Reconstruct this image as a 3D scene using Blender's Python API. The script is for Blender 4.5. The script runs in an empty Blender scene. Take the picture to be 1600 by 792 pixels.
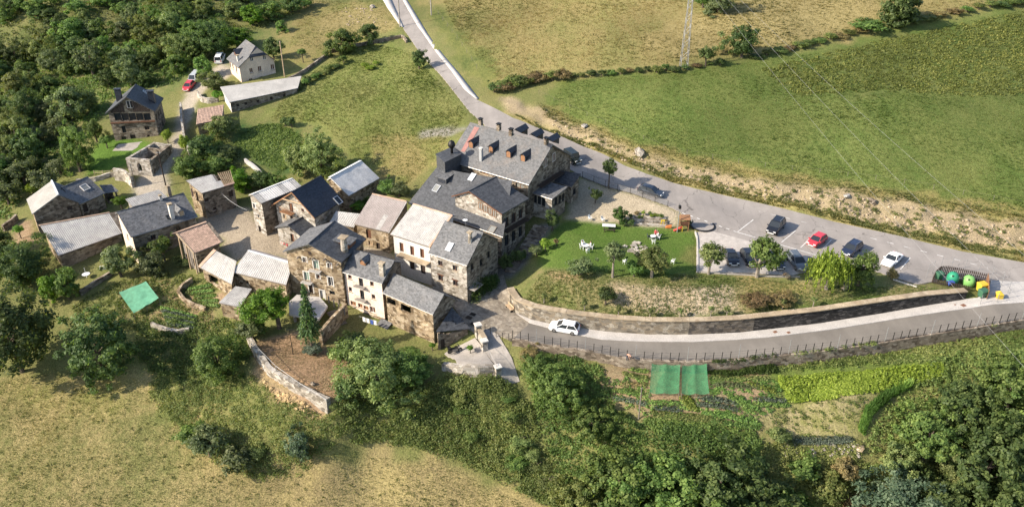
import bpy, math, random
import numpy as np
from mathutils import Vector, Matrix

scene = bpy.context.scene
COL = scene.collection
RNG = np.random.default_rng(7)
random.seed(7)

# ------------------------------------------------------------------ camera, sky, sun, exposure
PITCH = math.radians(30.0)
FOC = 1300.0            # focal length for a frame 1600 wide
CAM_Z = 68.0
cam_data = bpy.data.cameras.new("drone_camera")
cam_data.sensor_width = 36.0
cam_data.lens = 36.0 * FOC / 1600.0
cam_data.clip_start = 0.5
cam_data.clip_end = 5000.0
cam = bpy.data.objects.new("drone_camera", cam_data)
COL.objects.link(cam)
cam.location = (0, 0, CAM_Z)
cam.rotation_euler = (math.pi / 2 - PITCH, 0, 0)
scene.camera = cam

SUN_EL = math.radians(32.0)
SUN_AZ = math.radians(17.0)      # the light travels towards +X and a little towards +Y
world = bpy.data.worlds.new("World")
scene.world = world
world.use_nodes = True
wn = world.node_tree.nodes
wl = world.node_tree.links
wn.clear()
w_out = wn.new("ShaderNodeOutputWorld")
w_bg = wn.new("ShaderNodeBackground")
w_sky = wn.new("ShaderNodeTexSky")
w_sky.sky_type = 'NISHITA'
w_sky.sun_disc = False
w_sky.sun_elevation = SUN_EL
w_sky.sun_rotation = math.radians(270.0) - SUN_AZ
w_sky.altitude = 1000.0
w_sky.dust_density = 3.0
w_bg.inputs["Strength"].default_value = 0.15
wl.new(w_sky.outputs[0], w_bg.inputs[0])
wl.new(w_bg.outputs[0], w_out.inputs[0])

sun_data = bpy.data.lights.new("sun", 'SUN')
sun_data.energy = 5.0
sun_data.angle = math.radians(0.6)
sun_data.color = (1.0, 0.90, 0.76)
sun = bpy.data.objects.new("sun", sun_data)
COL.objects.link(sun)
ldir = Vector((math.cos(SUN_EL) * math.cos(SUN_AZ), math.cos(SUN_EL) * math.sin(SUN_AZ), -math.sin(SUN_EL)))
sun.rotation_euler = ldir.to_track_quat('-Z', 'Y').to_euler()

scene.view_settings.view_transform = 'Standard'
scene.view_settings.look = 'None'
scene.view_settings.exposure = 0.80
scene.view_settings.gamma = 1.0
scene.cycles.max_bounces = 5
scene.cycles.diffuse_bounces = 3
scene.cycles.glossy_bounces = 2
scene.cycles.transmission_bounces = 3
scene.cycles.transparent_max_bounces = 6
scene.cycles.caustics_reflective = False
scene.cycles.caustics_refractive = False
scene.cycles.use_denoising = True

# ------------------------------------------------------------------ picture -> place
CP, SP = math.cos(PITCH), math.sin(PITCH)
def ray(u, v):
    a = (u - 800.0) / FOC
    b = (v - 396.0) / FOC
    return np.array([a, CP - b * SP, -SP - b * CP])
C0 = np.array([0, 0, CAM_Z])
def P(u, v, z):
    d = ray(u, v)
    return C0 + d * ((z - CAM_Z) / d[2])
def proj(q):
    q = np.asarray(q, float) - C0
    zc = q[1] * CP - q[2] * SP
    return 800 + FOC * q[0] / zc, 396 + FOC * (-q[1] * SP - q[2] * CP) / zc

# ------------------------------------------------------------------ value noise
def _hash(ix, iy, seed):
    n = (ix.astype(np.int64) * 374761393 + iy.astype(np.int64) * 668265263 + seed * 1442695041) & 0x7fffffff
    n = ((n ^ (n >> 13)) * 1274126177) & 0x7fffffff
    n = n ^ (n >> 16)
    return (n & 0xffff) / 65535.0
def vnoise(x, y, scale, seed=0):
    x = np.asarray(x, float) / scale
    y = np.asarray(y, float) / scale
    ix, iy = np.floor(x), np.floor(y)
    fx, fy = x - ix, y - iy
    fx = fx * fx * (3 - 2 * fx); fy = fy * fy * (3 - 2 * fy)
    a = _hash(ix, iy, seed); b = _hash(ix + 1, iy, seed); c = _hash(ix, iy + 1, seed); d = _hash(ix + 1, iy + 1, seed)
    return (a * (1 - fx) + b * fx) * (1 - fy) + (c * (1 - fx) + d * fx) * fy
def fnoise(x, y, scale, seed=0, octs=3):
    s = 0; amp = 1; tot = 0
    for k in range(octs):
        s = s + amp * vnoise(x, y, scale / 2 ** k, seed + 17 * k); tot += amp; amp *= .55
    return s / tot

# ------------------------------------------------------------------ terrain heights
# walls that hold a step of ground: (u, v, z at the foot), step height; uphill lies left of the walking direction
STEP_WALLS = {
    'W1': ([(793, 470, .25), (797, 478, .15), (806, 490, 0), (830, 500, 0), (858, 506, 0), (908, 514, 0), (961, 520, .1), (1017, 523.7, .2), (1085, 523.7, .4), (1153, 520.5, .6),
            (1200, 515.5, .8), (1276, 507, 1.1), (1377, 491, 1.6), (1452, 478, 2.0), (1508, 469, 2.3)],
           [2.0, 2.0, 2.0, 2.1, 2.1, 2.1, 2.1, 2.1, 2.1, 2.1, 2.1, 2.1, 2.0, 1.7, 1.2]),
    'W2': ([(800, 531, 0), (878, 544, 0), (927, 551.5, 0), (977, 561.6, 0), (1017, 565, .05), (1078, 566.7, .2), (1128, 565, .35), (1200, 559, .6), (1301, 548, .95), (1389, 535, 1.35),
            (1475, 521, 1.8), (1600, 501, 2.4), (1700, 485, 2.8)],
           [.9, 1.2, 1.3, 1.4, 1.5, 1.6, 1.6, 1.7, 1.8, 1.8, 1.7, 1.6, 1.5]),
    'W3': ([(384, 530, -3.4), (388, 540, -3.4), (398, 560, -3.4), (418, 588, -3.5), (460, 615, -3.6), (511, 640, -3.7)], [.5, 1.0, 1.2, 1.2, 1.2, 1.2]),
    'W4': ([(690, 580, -2.9), (716, 588, -2.8), (745, 590, -2.7), (783, 588, -2.6)], [1.0, 1.4, 1.6, 1.2]),
}
WALL_XY = {k: (np.array([P(u, v, z)[:2] for u, v, z in pts]), np.array(hs), np.array([q[2] for q in pts])) for k, (pts, hs) in STEP_WALLS.items()}
def wall_delta(X, Y, shift=0.0):
    X = np.asarray(X, float); Y = np.asarray(Y, float)
    D = np.zeros_like(X)
    for k, (pl, hs, zs) in WALL_XY.items():
        best = np.full(X.shape, 1e9); sgn = np.zeros_like(X); hh = np.zeros_like(X); endd = np.zeros_like(X)
        n = len(pl) - 1
        for i in range(n):
            ax, ay = pl[i]; bx, by = pl[i + 1]
            dx, dy = bx - ax, by - ay; L2 = dx * dx + dy * dy
            t = ((X - ax) * dx + (Y - ay) * dy) / L2
            tc = np.clip(t, 0, 1)
            dd = np.hypot(X - ax - tc * dx, Y - ay - tc * dy)
            cr = dx * (Y - ay) - dy * (X - ax)
            m = dd < best
            best = np.where(m, dd, best)
            sgn = np.where(m, np.sign(cr / math.sqrt(L2) - shift), sgn)
            hh = np.where(m, hs[i] * (1 - tc) + hs[i + 1] * tc, hh)
            over = np.zeros_like(X)
            if i == 0: over = np.where(t < 0, -t * math.sqrt(L2), over)
            if i == n - 1: over = np.where(t > 1, (t - 1) * math.sqrt(L2), over)
            endd = np.where(m, over, endd)
        D += .5 * hh * sgn * np.exp(-best / 6.0) * np.clip(1 - endd / 2.0, 0, 1)
    return D
CTRL = [
    # lower road and its banks
    (815, 517, 0), (880, 530, 0), (960, 545, .05), (1080, 550, .3), (1200, 543, .7), (1300, 530, 1.05), (1400, 515, 1.45), (1500, 500, 1.95), (1600, 480, 2.5), (1700, 462, 3.0), (1850, 440, 3.6),
    (900, 470, 3.2), (1000, 470, 3.4), (1100, 470, 3.6), (1250, 455, 3.9), (1350, 452, 3.7),
    (840, 450, 3.0), (850, 425, 3.8), (880, 420, 4.3), (950, 440, 4.3), (1050, 440, 4.4), (1180, 437, 4.5), (1290, 446, 4.1),
    # lawn, parking, upper road
    (880, 350, 4.4), (950, 360, 4.4), (1050, 370, 4.5), (1000, 410, 4.4), (1080, 400, 4.5), (920, 390, 4.4), (880, 385, 4.3),
    (960, 333, 4.9), (1010, 335, 5.2), (910, 310, 5.2), (930, 300, 5.6),
    (1120, 390, 4.6), (1200, 410, 4.5), (1150, 360, 5.0), (1250, 380, 4.5), (1330, 400, 4.0), (1400, 420, 3.7), (1450, 425, 3.5), (1500, 440, 3.2), (1560, 455, 2.75), (1600, 450, 2.75),
    (1600, 420, 3.1), (1700, 430, 3.1), (1850, 425, 3.6), (1500, 405, 3.6), (1400, 380, 4.1), (1300, 355, 4.7), (1200, 335, 5.2), (1100, 320, 5.7), (1000, 285, 6.5), (920, 255, 7.3), (870, 232, 7.9), (800, 200, 9.0), (740, 160, 10.2),
    (690, 110, 11.5), (650, 55, 12.8), (620, 10, 13.8), (590, -30, 15),
    # bank and fields above the road
    (850, 176, 10.2), (930, 206, 9.3), (1000, 236, 8.6), (1100, 262, 8.0), (1200, 283, 7.7), (1300, 296, 7.4), (1400, 308, 7.1), (1500, 328, 6.5), (1600, 348, 6.1), (1750, 370, 6.0),
    (838, 199, 8.65), (911, 229, 7.5), (977, 259, 6.85), (1052, 286, 6.1), (1128, 304, 5.65), (1200, 320, 5.3), (1301, 346, 4.75), (1402, 368, 4.2), (1503, 393, 3.65), (1600, 410, 3.2), (1720, 428, 3.2),
    (1000, 200, 10.0), (1200, 230, 9.6), (1400, 250, 9.2), (1600, 270, 8.7), (1000, 140, 12.6), (1200, 140, 13.2), (1400, 140, 13.2), (1600, 140, 12.8),
    (860, 130, 11.8), (780, 140, 10.9), (1060, 108, 14.5), (1150, 92, 15.5), (1300, 62, 17), (1450, 35, 18.5), (1600, 10, 20), (1700, -10, 21),
    (760, 80, 13.0), (700, 60, 13.0), (850, 60, 15), (1000, 60, 17), (1200, 30, 19.5), (700, 0, 15.5), (850, 0, 18), (1000, 0, 20.5), (1200, -20, 22.5), (1500, -30, 24), (1750, 120, 13), (1750, 250, 9), (1800, 0, 21),
    # hotel ground and village lanes
    (885, 338, 4.5), (850, 350, 4.4), (835, 372, 3.2), (815, 395, 1.9), (795, 420, 1.0), (770, 440, .5), (745, 470, .1), (765, 490, 0), (790, 505, 0), (725, 500, -.1),
    (700, 450, .2), (650, 400, .6), (600, 400, .8), (560, 400, .8), (500, 400, .7), (440, 385, .8), (410, 375, .9), (370, 345, 1.0), (330, 345, .9), (300, 350, .6), (400, 330, 1.3),
    (690, 230, 7.0), (660, 270, 5.2), (620, 300, 3.8), (600, 270, 4.4), (700, 200, 8.3), (640, 200, 7.6), (560, 200, 6.8), (560, 240, 5.2), (500, 180, 7.0), (480, 240, 4.2), (430, 230, 3.8), (440, 270, 2.8), (540, 290, 3.2),
    (600, 120, 9.6), (530, 110, 9.4), (660, 120, 10.8), (600, 60, 11.8), (520, 40, 12.0), (480, 80, 10.4), (560, 10, 13.4), (480, 5, 13.2), (440, 40, 11.4),
    (380, 132, 8.0), (440, 122, 8.5), (340, 110, 8.2), (345, 90, 9.0), (360, 178, 6.5), (450, 165, 7.2), (300, 140, 6.6), (285, 175, 5.6), (310, 210, 5.3), (265, 195, 4.9), (210, 225, 4.0), (180, 222, 4.0), (150, 220, 3.4), (170, 250, 2.8), (120, 262, 1.8),
    (230, 268, 2.4), (240, 285, 1.7), (200, 275, 1.9), (285, 255, 3.0), (330, 230, 4.0), (300, 300, 1.4), (260, 320, .9),
    (150, 320, .2), (100, 285, .9), (50, 345, -1.2), (30, 380, -1.9), (90, 420, -2.3), (150, 415, -2.1), (215, 405, -1.6), (280, 410, -1.3), (310, 440, -1.3), (240, 440, -2.0),
    (200, 470, -2.9), (280, 495, -3.0), (320, 465, -2.0), (345, 492, -2.5), (130, 460, -3.0), (60, 470, -3.8), (0, 440, -3.4), (0, 500, -5), (100, 530, -5.5), (200, 540, -5.4), (280, 540, -4.8), (345, 540, -4.6),
    (420, 512, -2.6), (470, 525, -2.4), (445, 550, -2.6), (500, 590, -2.6), (460, 605, -2.5), (530, 610, -2.9), (405, 545, -2.4), (460, 462, -1.2), (530, 482, -1.6), (545, 525, -2.8), (600, 545, -2.7), (660, 548, -2.5), (700, 552, -2.4), (715, 545, -2.2), (740, 560, -1.8), (745, 575, -1.4), (690, 570, -2.1), (640, 535, -2.7), (679, 543, -2.6), (610, 525, -2.8), (560, 512, -2.9), (735, 516, -.6),
    (755, 525, -.6), (775, 555, -1.7), (790, 580, -2.6), (805, 600, -3.4),
    # front slopes and fields
    (0, 600, -7.2), (100, 590, -7), (220, 590, -6.8), (300, 620, -7.2), (370, 600, -5.2), (420, 640, -5.6), (500, 670, -6.6), (560, 640, -4.6), (650, 610, -4.2), (720, 620, -4.6),
    (0, 790, -12), (100, 700, -9.6), (200, 700, -9.6), (300, 790, -12), (400, 740, -10.6), (500, 790, -12.3), (480, 720, -9.4), (560, 720, -9.8), (650, 760, -11.6), (760, 780, -12.6), (-150, 700, -11), (-150, 500, -6), (-150, 350, -3), (100, 900, -14), (500, 900, -15), (900, 900, -15), (1300, 900, -15), (1700, 880, -13),
    (640, 680, -7.6), (740, 680, -7.6), (800, 730, -10), (860, 780, -12.2), (820, 640, -5.2), (880, 680, -7.2), (930, 740, -9.6), (850, 590, -2.8), (900, 575, -1.8), (930, 610, -3.2),
    (1000, 590, -2.0), (1080, 590, -2.1), (1150, 590, -1.9), (1000, 640, -3.6), (1080, 640, -3.4), (1180, 640, -3.2), (1100, 680, -4.6), (1000, 690, -6), (1000, 760, -10), (1150, 760, -9.6), (1180, 700, -5.8),
    (1250, 585, -1.4), (1350, 580, -.9), (1450, 570, -.4), (1250, 620, -2.4), (1380, 610, -1.9), (1480, 590, -1.2), (1300, 660, -3.4), (1340, 690, -4.6), (1280, 740, -8), (1350, 770, -10),
    (1450, 640, -3.6), (1550, 560, .2), (1550, 640, -3), (1550, 720, -8), (1450, 750, -8.5), (1700, 540, 1), (1700, 640, -2), (1750, 750, -8),
    # wooded hillside beyond the village
    (60, 250, .4), (30, 310, -1.0), (0, 350, -2), (60, 190, 2.4), (0, 200, 1.4), (120, 150, 4.6), (50, 120, 5.6), (200, 110, 7.0), (280, 90, 8.4), (0, 70, 8.4), (120, 60, 9.8), (230, 40, 12), (320, 30, 12.5), (400, 10, 13.4), (100, 10, 15), (0, 0, 15),
    (220, 0, 15), (300, -30, 17), (-150, 0, 14), (-150, 150, 4), (-150, 250, 0), (100, -60, 20), (500, -60, 18), (900, -60, 24),
]
def _tps(r2):
    return np.where(r2 > 1e-9, .5 * r2 * np.log(np.maximum(r2, 1e-9)), 0)
_cx = np.array([P(u, v, z) for u, v, z in CTRL])
_cz = _cx[:, 2] - wall_delta(_cx[:, 0], _cx[:, 1])
_wp = []
for k, (pl, hs, zs) in WALL_XY.items():
    i2 = np.linspace(0, len(pl) - 1, 2 * len(pl) - 1); ii = np.arange(len(pl))
    wx, wy, wh, wz = [np.interp(i2, ii, c) for c in (pl[:, 0], pl[:, 1], hs, zs)]
    d = np.gradient(np.stack([wx, wy], -1), axis=0); d /= np.linalg.norm(d, axis=1, keepdims=True)
    lo_, hi_ = (wz, wz + wh) if k != 'W2' else (wz - wh, wz)
    for off, zz in ((-1.2, lo_), (1.2, hi_)):
        x, y = wx - d[:, 1] * off, wy + d[:, 0] * off
        _wp += list(zip(x, y, zz - wall_delta(x, y)))
_cxy = np.concatenate([_cx[:, :2], np.array(_wp)[:, :2]]) / 50.0
_cz = np.concatenate([_cz, np.array(_wp)[:, 2]])
_n = len(_cxy)
_K = _tps(((_cxy[:, None, :] - _cxy[None]) ** 2).sum(-1)) + np.eye(_n) * 0.0015
_Pm = np.c_[np.ones(_n), _cxy]
_M = np.zeros((_n + 3, _n + 3)); _M[:_n, :_n] = _K; _M[:_n, _n:] = _Pm; _M[_n:, :_n] = _Pm.T
_sol = np.linalg.solve(_M, np.r_[_cz, 0, 0, 0])
# ragged relief of the earth bank above the upper road
BANK_TOP = [(780, 150), (850, 172), (930, 206), (1000, 236), (1100, 262), (1200, 283), (1300, 296), (1400, 308), (1500, 328), (1620, 348), (1800, 376)]
BANK_FOOT = [(1800, 448), (1600, 402), (1500, 388), (1400, 364), (1300, 342), (1200, 317), (1128, 301), (1052, 283), (977, 256), (911, 226), (838, 196), (790, 172)]
def terr0(X, Y, shift=0.0):
    X = np.asarray(X, float); Y = np.asarray(Y, float)
    sh = X.shape
    x = np.clip(X.ravel(), -260, 260) / 50.0; y = np.clip(Y.ravel(), 40, 420) / 50.0
    out = np.empty(x.size)
    for i in range(0, x.size, 20000):
        sl = slice(i, i + 20000)
        r2 = (x[sl, None] - _cxy[None, :, 0]) ** 2 + (y[sl, None] - _cxy[None, :, 1]) ** 2
        out[sl] = _tps(r2) @ _sol[:_n] + _sol[_n] + _sol[_n + 1] * x[sl] + _sol[_n + 2] * y[sl]
    return out.reshape(sh) + wall_delta(X, Y, shift)
def G0(u, v):
    """ground point seen at a picture position"""
    d = ray(u, v)
    t = np.arange(60, 520, 5.0)
    q = C0[None] + t[:, None] * d[None]
    below = q[:, 2] < terr0(q[:, 0], q[:, 1])
    if not below.any():
        return P(u, v, 0)
    i = int(np.argmax(below)); lo = t[max(i - 1, 0)]; hi = t[i]
    for _ in range(3):
        tt = np.linspace(lo, hi, 16)
        q = C0[None] + tt[:, None] * d[None]
        b = q[:, 2] < terr0(q[:, 0], q[:, 1])
        j = int(np.argmax(b)) if b.any() else 15
        lo, hi = tt[max(j - 1, 0)], tt[j]
    return C0 + d * (lo + hi) / 2
def inpoly(X, Y, poly):
    X = np.asarray(X, float); Y = np.asarray(Y, float)
    r = np.zeros(X.shape, bool)
    n = len(poly)
    for i in range(n):
        x1, y1 = poly[i][:2]; x2, y2 = poly[(i + 1) % n][:2]
        if y1 == y2: continue
        c = ((y1 > Y) != (y2 > Y)) & (X < (x2 - x1) * (Y - y1) / (y2 - y1) + x1)
        r ^= c
    return r
def GP(pts):
    return [G0(*q)[:2] for q in pts]
BANK = GP(BANK_TOP + BANK_FOOT)
def terr(X, Y, shift=0.0):
    z = terr0(X, Y, shift)
    X = np.asarray(X, float); Y = np.asarray(Y, float)
    b = inpoly(X, Y, BANK)
    if np.any(b):
        z = z + np.where(b, (fnoise(X, Y, 3.0, 5, 3) - .5) * 1.5, 0)
    return z + (fnoise(X, Y, 9.0, 11, 2) - .5) * .25
G = G0
def tz(x, y):
    return float(terr(np.array([x]), np.array([y]))[0])
def tz0(x, y):
    return float(terr0(np.array([x]), np.array([y]))[0])
# ------------------------------------------------------------------ materials
MATS = {}
def _nt(name):
    m = bpy.data.materials.new(name)
    m.use_nodes = True
    nt = m.node_tree
    b = nt.nodes["Principled BSDF"]
    MATS[name] = m
    return m, nt, b
def _coord(nt, scale=(1, 1, 1), kind="Object"):
    tc = nt.nodes.new("ShaderNodeTexCoord")
    mp = nt.nodes.new("ShaderNodeMapping")
    mp.inputs["Scale"].default_value = scale
    nt.links.new(tc.outputs[kind], mp.inputs[0])
    return mp.outputs[0]
def _noise(nt, vec, scale, detail=3, rough=.6):
    n = nt.nodes.new("ShaderNodeTexNoise")
    n.inputs["Scale"].default_value = scale
    n.inputs["Detail"].default_value = detail
    n.inputs["Roughness"].default_value = rough
    if vec is not None: nt.links.new(vec, n.inputs["Vector"])
    return n.outputs["Fac"]
def _ramp(nt, fac, stops):
    r = nt.nodes.new("ShaderNodeValToRGB")
    e = r.color_ramp.elements
    while len(e) < len(stops): e.new(.5)
    for i, (p, c) in enumerate(stops):
        e[i].position = p
        e[i].color = (c[0], c[1], c[2], 1) if hasattr(c, '__len__') else (c, c, c, 1)
    nt.links.new(fac, r.inputs[0])
    return r.outputs[0]
def _mix(nt, fac, a, b, mode='MIX'):
    m = nt.nodes.new("ShaderNodeMix")
    m.data_type = 'RGBA'; m.blend_type = mode
    for sock, val in ((m.inputs[0], fac), (m.inputs[6], a), (m.inputs[7], b)):
        if hasattr(val, 'is_output') or isinstance(val, bpy.types.NodeSocket): nt.links.new(val, sock)
        elif isinstance(val, (int, float)): sock.default_value = val if sock.type == 'VALUE' else (val, val, val, 1)
        else: sock.default_value = (*val, 1)
    return m.outputs[2]
def _bump(nt, b, h, strength=.4, dist=.05):
    n = nt.nodes.new("ShaderNodeBump")
    n.inputs["Strength"].default_value = strength
    n.inputs["Distance"].default_value = dist
    nt.links.new(h, n.inputs["Height"])
    nt.links.new(n.outputs[0], b.inputs["Normal"])
def simple(name, c, rough=.7, var=.25, scale=1.5, metallic=0, bump=0, fine=None, spec=.3):
    m, nt, b = _nt(name)
    v = _coord(nt)
    lo = tuple(max(0, x * (1 - var)) for x in c); hi = tuple(min(1, x * (1 + var)) for x in c)
    col = _ramp(nt, _noise(nt, v, scale, 4), [(.3, lo), (.7, hi)])
    if fine:
        col = _mix(nt, .6, col, _ramp(nt, _noise(nt, v, fine, 2), [(.3, .55), (.7, 1.25)]), 'MULTIPLY')
    nt.links.new(col, b.inputs["Base Color"])
    b.inputs["Roughness"].default_value = rough
    b.inputs["Metallic"].default_value = metallic
    b.inputs["Specular IOR Level"].default_value = spec
    if bump: _bump(nt, b, _noise(nt, v, fine or scale * 8, 3), bump, .05)
    return m
def stone(name, cols, mortar_shade, sc=(1.8, 1.8, 3.0), bump=.9, patch=.3):
    m, nt, b = _nt(name)
    v = _coord(nt, sc)
    wn = nt.nodes.new("ShaderNodeTexNoise"); wn.inputs["Scale"].default_value = 1.2
    nt.links.new(v, wn.inputs["Vector"])
    vv = nt.nodes.new("ShaderNodeVectorMath"); vv.operation = 'MULTIPLY_ADD'
    nt.links.new(wn.outputs["Color"], vv.inputs[0]); vv.inputs[1].default_value = (.5, .5, .5); nt.links.new(v, vv.inputs[2])
    vo = nt.nodes.new("ShaderNodeTexVoronoi"); vo.inputs["Scale"].default_value = 1.0
    nt.links.new(vv.outputs[0], vo.inputs["Vector"])
    sep = nt.nodes.new("ShaderNodeSeparateColor"); nt.links.new(vo.outputs["Color"], sep.inputs[0])
    k = len(cols) - 1
    cr_ = nt.nodes.new("ShaderNodeValToRGB"); cr_.color_ramp.interpolation = 'CONSTANT'
    while len(cr_.color_ramp.elements) < len(cols): cr_.color_ramp.elements.new(.5)
    for i, c in enumerate(cols): cr_.color_ramp.elements[i].position = i / len(cols); cr_.color_ramp.elements[i].color = (*c, 1)
    nt.links.new(sep.outputs[0], cr_.inputs[0]); col = cr_.outputs[0]
    ed = nt.nodes.new("ShaderNodeTexVoronoi"); ed.feature = 'DISTANCE_TO_EDGE'
    nt.links.new(vv.outputs[0], ed.inputs["Vector"])
    joint = _ramp(nt, ed.outputs["Distance"], [(.02, 0), (.12, 1)])
    col = _mix(nt, joint, mortar_shade, col)
    big = _ramp(nt, _noise(nt, _coord(nt), .35, 2), [(.3, 1 - patch), (.7, 1 + patch * .6)])
    col = _mix(nt, 1.0, col, big, 'MULTIPLY')
    nt.links.new(col, b.inputs["Base Color"])
    b.inputs["Roughness"].default_value = .9
    b.inputs["Specular IOR Level"].default_value = .15
    _bump(nt, b, joint, bump, .06)
    return m
def slate(name, c, var=.35, gloss=.55, stain=(.5, .45, .4), amt=.12):
    m, nt, b = _nt(name)
    v = _coord(nt, (3.2, 3.2, 7.0))
    vo = nt.nodes.new("ShaderNodeTexVoronoi"); vo.inputs["Scale"].default_value = 1.0; vo.distance = 'CHEBYCHEV'
    nt.links.new(v, vo.inputs["Vector"])
    sep = nt.nodes.new("ShaderNodeSeparateColor"); nt.links.new(vo.outputs["Color"], sep.inputs[0])
    lo = tuple(x * (1 - var) for x in c); hi = tuple(x * (1 + var) for x in c)
    col = _ramp(nt, sep.outputs[1], [(0, lo), (.5, c), (1, hi)])
    v2 = _coord(nt)
    st = _ramp(nt, _noise(nt, v2, .5, 3, .7), [(.5, 0), (.78, amt)])
    col = _mix(nt, st, col, stain)
    col = _mix(nt, .5, col, _ramp(nt, _noise(nt, v2, 9, 2), [(.3, .6), (.7, 1.3)]), 'MULTIPLY')
    nt.links.new(col, b.inputs["Base Color"])
    b.inputs["Roughness"].default_value = gloss
    b.inputs["Specular IOR Level"].default_value = .35
    _bump(nt, b, vo.outputs["Distance"], .35, .04)
    return m
def foliage(name, c1, c2, transl=.3, rnd=.25, dk=.6):
    m, nt, b = _nt(name)
    at = nt.nodes.new("ShaderNodeAttribute"); at.attribute_name = "tint"
    oi = nt.nodes.new("ShaderNodeObjectInfo")
    col = _ramp(nt, at.outputs["Fac"], [(0, tuple(x * dk for x in c1)), (.45, c1), (1, c2)])
    val = nt.nodes.new("ShaderNodeMapRange")
    val.inputs[3].default_value = 1 - rnd; val.inputs[4].default_value = 1 + rnd
    nt.links.new(oi.outputs["Random"], val.inputs[0])
    hs = nt.nodes.new("ShaderNodeHueSaturation")
    hv = nt.nodes.new("ShaderNodeMapRange"); hv.inputs[3].default_value = .485; hv.inputs[4].default_value = .515
    nt.links.new(oi.outputs["Random"], hv.inputs[0]); nt.links.new(hv.outputs[0], hs.inputs["Hue"])
    nt.links.new(val.outputs[0], hs.inputs["Value"]); nt.links.new(col, hs.inputs["Color"])
    nt.links.new(hs.outputs[0], b.inputs["Base Color"])
    b.inputs["Roughness"].default_value = .55
    b.inputs["Specular IOR Level"].default_value = .25
    tr = nt.nodes.new("ShaderNodeBsdfTranslucent")
    tcol = _mix(nt, 1.0, hs.outputs[0], (1.25, 1.3, .6), 'MULTIPLY')
    nt.links.new(tcol, tr.inputs[0])
    mx = nt.nodes.new("ShaderNodeMixShader"); mx.inputs[0].default_value = transl
    nt.links.new(b.outputs[0], mx.inputs[1]); nt.links.new(tr.outputs[0], mx.inputs[2])
    nt.links.new(mx.outputs[0], nt.nodes["Material Output"].inputs[0])
    return m

# ground: two colours per place (stored on the mesh), interleaved by noise at several sizes
m, nt, b = _nt("ground")
ga = nt.nodes.new("ShaderNodeAttribute"); ga.attribute_name = "col_a"
gb = nt.nodes.new("ShaderNodeAttribute"); gb.attribute_name = "col_b"
v = _coord(nt)
n1 = _noise(nt, _coord(nt, (1.0, .42, 1)), .16, 3, .65); n2 = _noise(nt, v, 1.1, 3, .7); n3 = _noise(nt, v, 5.0, 1, .7)
mm = nt.nodes.new("ShaderNodeMath"); mm.operation = 'MULTIPLY_ADD'; nt.links.new(n2, mm.inputs[0]); mm.inputs[1].default_value = .75; nt.links.new(n1, mm.inputs[2])
f1 = _ramp(nt, mm.outputs[0], [(.66, 0), (1.0, 1)])
mm.inputs[1].default_value = .7
col = _mix(nt, f1, ga.outputs["Color"], gb.outputs["Color"])
col = _mix(nt, 1.0, col, _ramp(nt, n3, [(.28, .65), (.72, 1.32)]), 'MULTIPLY')
col = _mix(nt, 1.0, col, _ramp(nt, _noise(nt, v, .035, 1), [(.3, .82), (.7, 1.16)]), 'MULTIPLY')
nt.links.new(col, b.inputs["Base Color"])
b.inputs["Roughness"].default_value = .95
b.inputs["Specular IOR Level"].default_value = .1
_bump(nt, b, _noise(nt, v, 3.2, 2, .8), .5, .25)

def asph(name, c, crack=.5):
    m, nt, b = _nt(name)
    v = _coord(nt)
    col = _ramp(nt, _noise(nt, v, .12, 5, .65), [(.32, tuple(x * .78 for x in c)), (.68, tuple(x * 1.1 for x in c))])
    col = _mix(nt, 1, col, _ramp(nt, _noise(nt, v, 14, 2), [(.3, .85), (.7, 1.12)]), 'MULTIPLY')
    vs = _noise(nt, _coord(nt, (.6, .06, 1)), 1.0, 3)
    col = _mix(nt, 1, col, _ramp(nt, vs, [(.35, .92), (.65, 1.06)]), 'MULTIPLY')
    wv = nt.nodes.new("ShaderNodeTexVoronoi"); wv.feature = 'DISTANCE_TO_EDGE'; wv.inputs["Scale"].default_value = .11
    nn = nt.nodes.new("ShaderNodeTexNoise"); nn.inputs["Scale"].default_value = .5; nt.links.new(v, nn.inputs["Vector"])
    va = nt.nodes.new("ShaderNodeVectorMath"); va.operation = 'MULTIPLY_ADD'; nt.links.new(nn.outputs["Color"], va.inputs[0]); va.inputs[1].default_value = (4, 4, 0); nt.links.new(v, va.inputs[2])
    nt.links.new(va.outputs[0], wv.inputs["Vector"])
    cr = _ramp(nt, wv.outputs["Distance"], [(.0, 1 - crack), (.006, 1)])
    col = _mix(nt, 1, col, cr, 'MULTIPLY')
    nt.links.new(col, b.inputs["Base Color"])
    b.inputs["Roughness"].default_value = .9; b.inputs["Specular IOR Level"].default_value = .2
    _bump(nt, b, _noise(nt, v, 20, 2), .3, .01)
asph("asphalt_pale", (.295, .265, .238), .55)
asph("asphalt_warm", (.195, .175, .15), .12)
simple("concrete", (.34, .305, .265), .9, .18, .8, bump=.2, fine=9)
simple("concrete_pale", (.45, .42, .385), .9, .12, .6, bump=.15, fine=8)
simple("gravel", (.42, .38, .34), .95, .2, 1.2, bump=.6, fine=12)
simple("earth", (.27, .185, .11), .95, .3, .8, bump=.5, fine=6)
simple("scree", (.35, .275, .185), .95, .3, .7, bump=.8, fine=5)
simple("paint_white", (.66, .64, .60), .8, .25, 2.5, fine=7)
stone("cobble", [(.22, .185, .145), (.33, .28, .215), (.40, .35, .28), (.28, .24, .19)], (.20, .17, .13), (2.6, 2.6, 2.6), .4)
stone("stone_warm", [(.34, .24, .14), (.62, .48, .30), (.16, .115, .07), (.78, .64, .45), (.46, .35, .235), (.56, .43, .28)], (.26, .195, .125))  # joints kept darker than the stones to paint in their shadows
stone("stone_grey", [(.26, .205, .15), (.44, .36, .27), (.14, .11, .08), (.56, .47, .36), (.36, .29, .215)], (.20, .16, .12))  # grey stone, and the darker copy for walls whose shade is painted in
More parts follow.
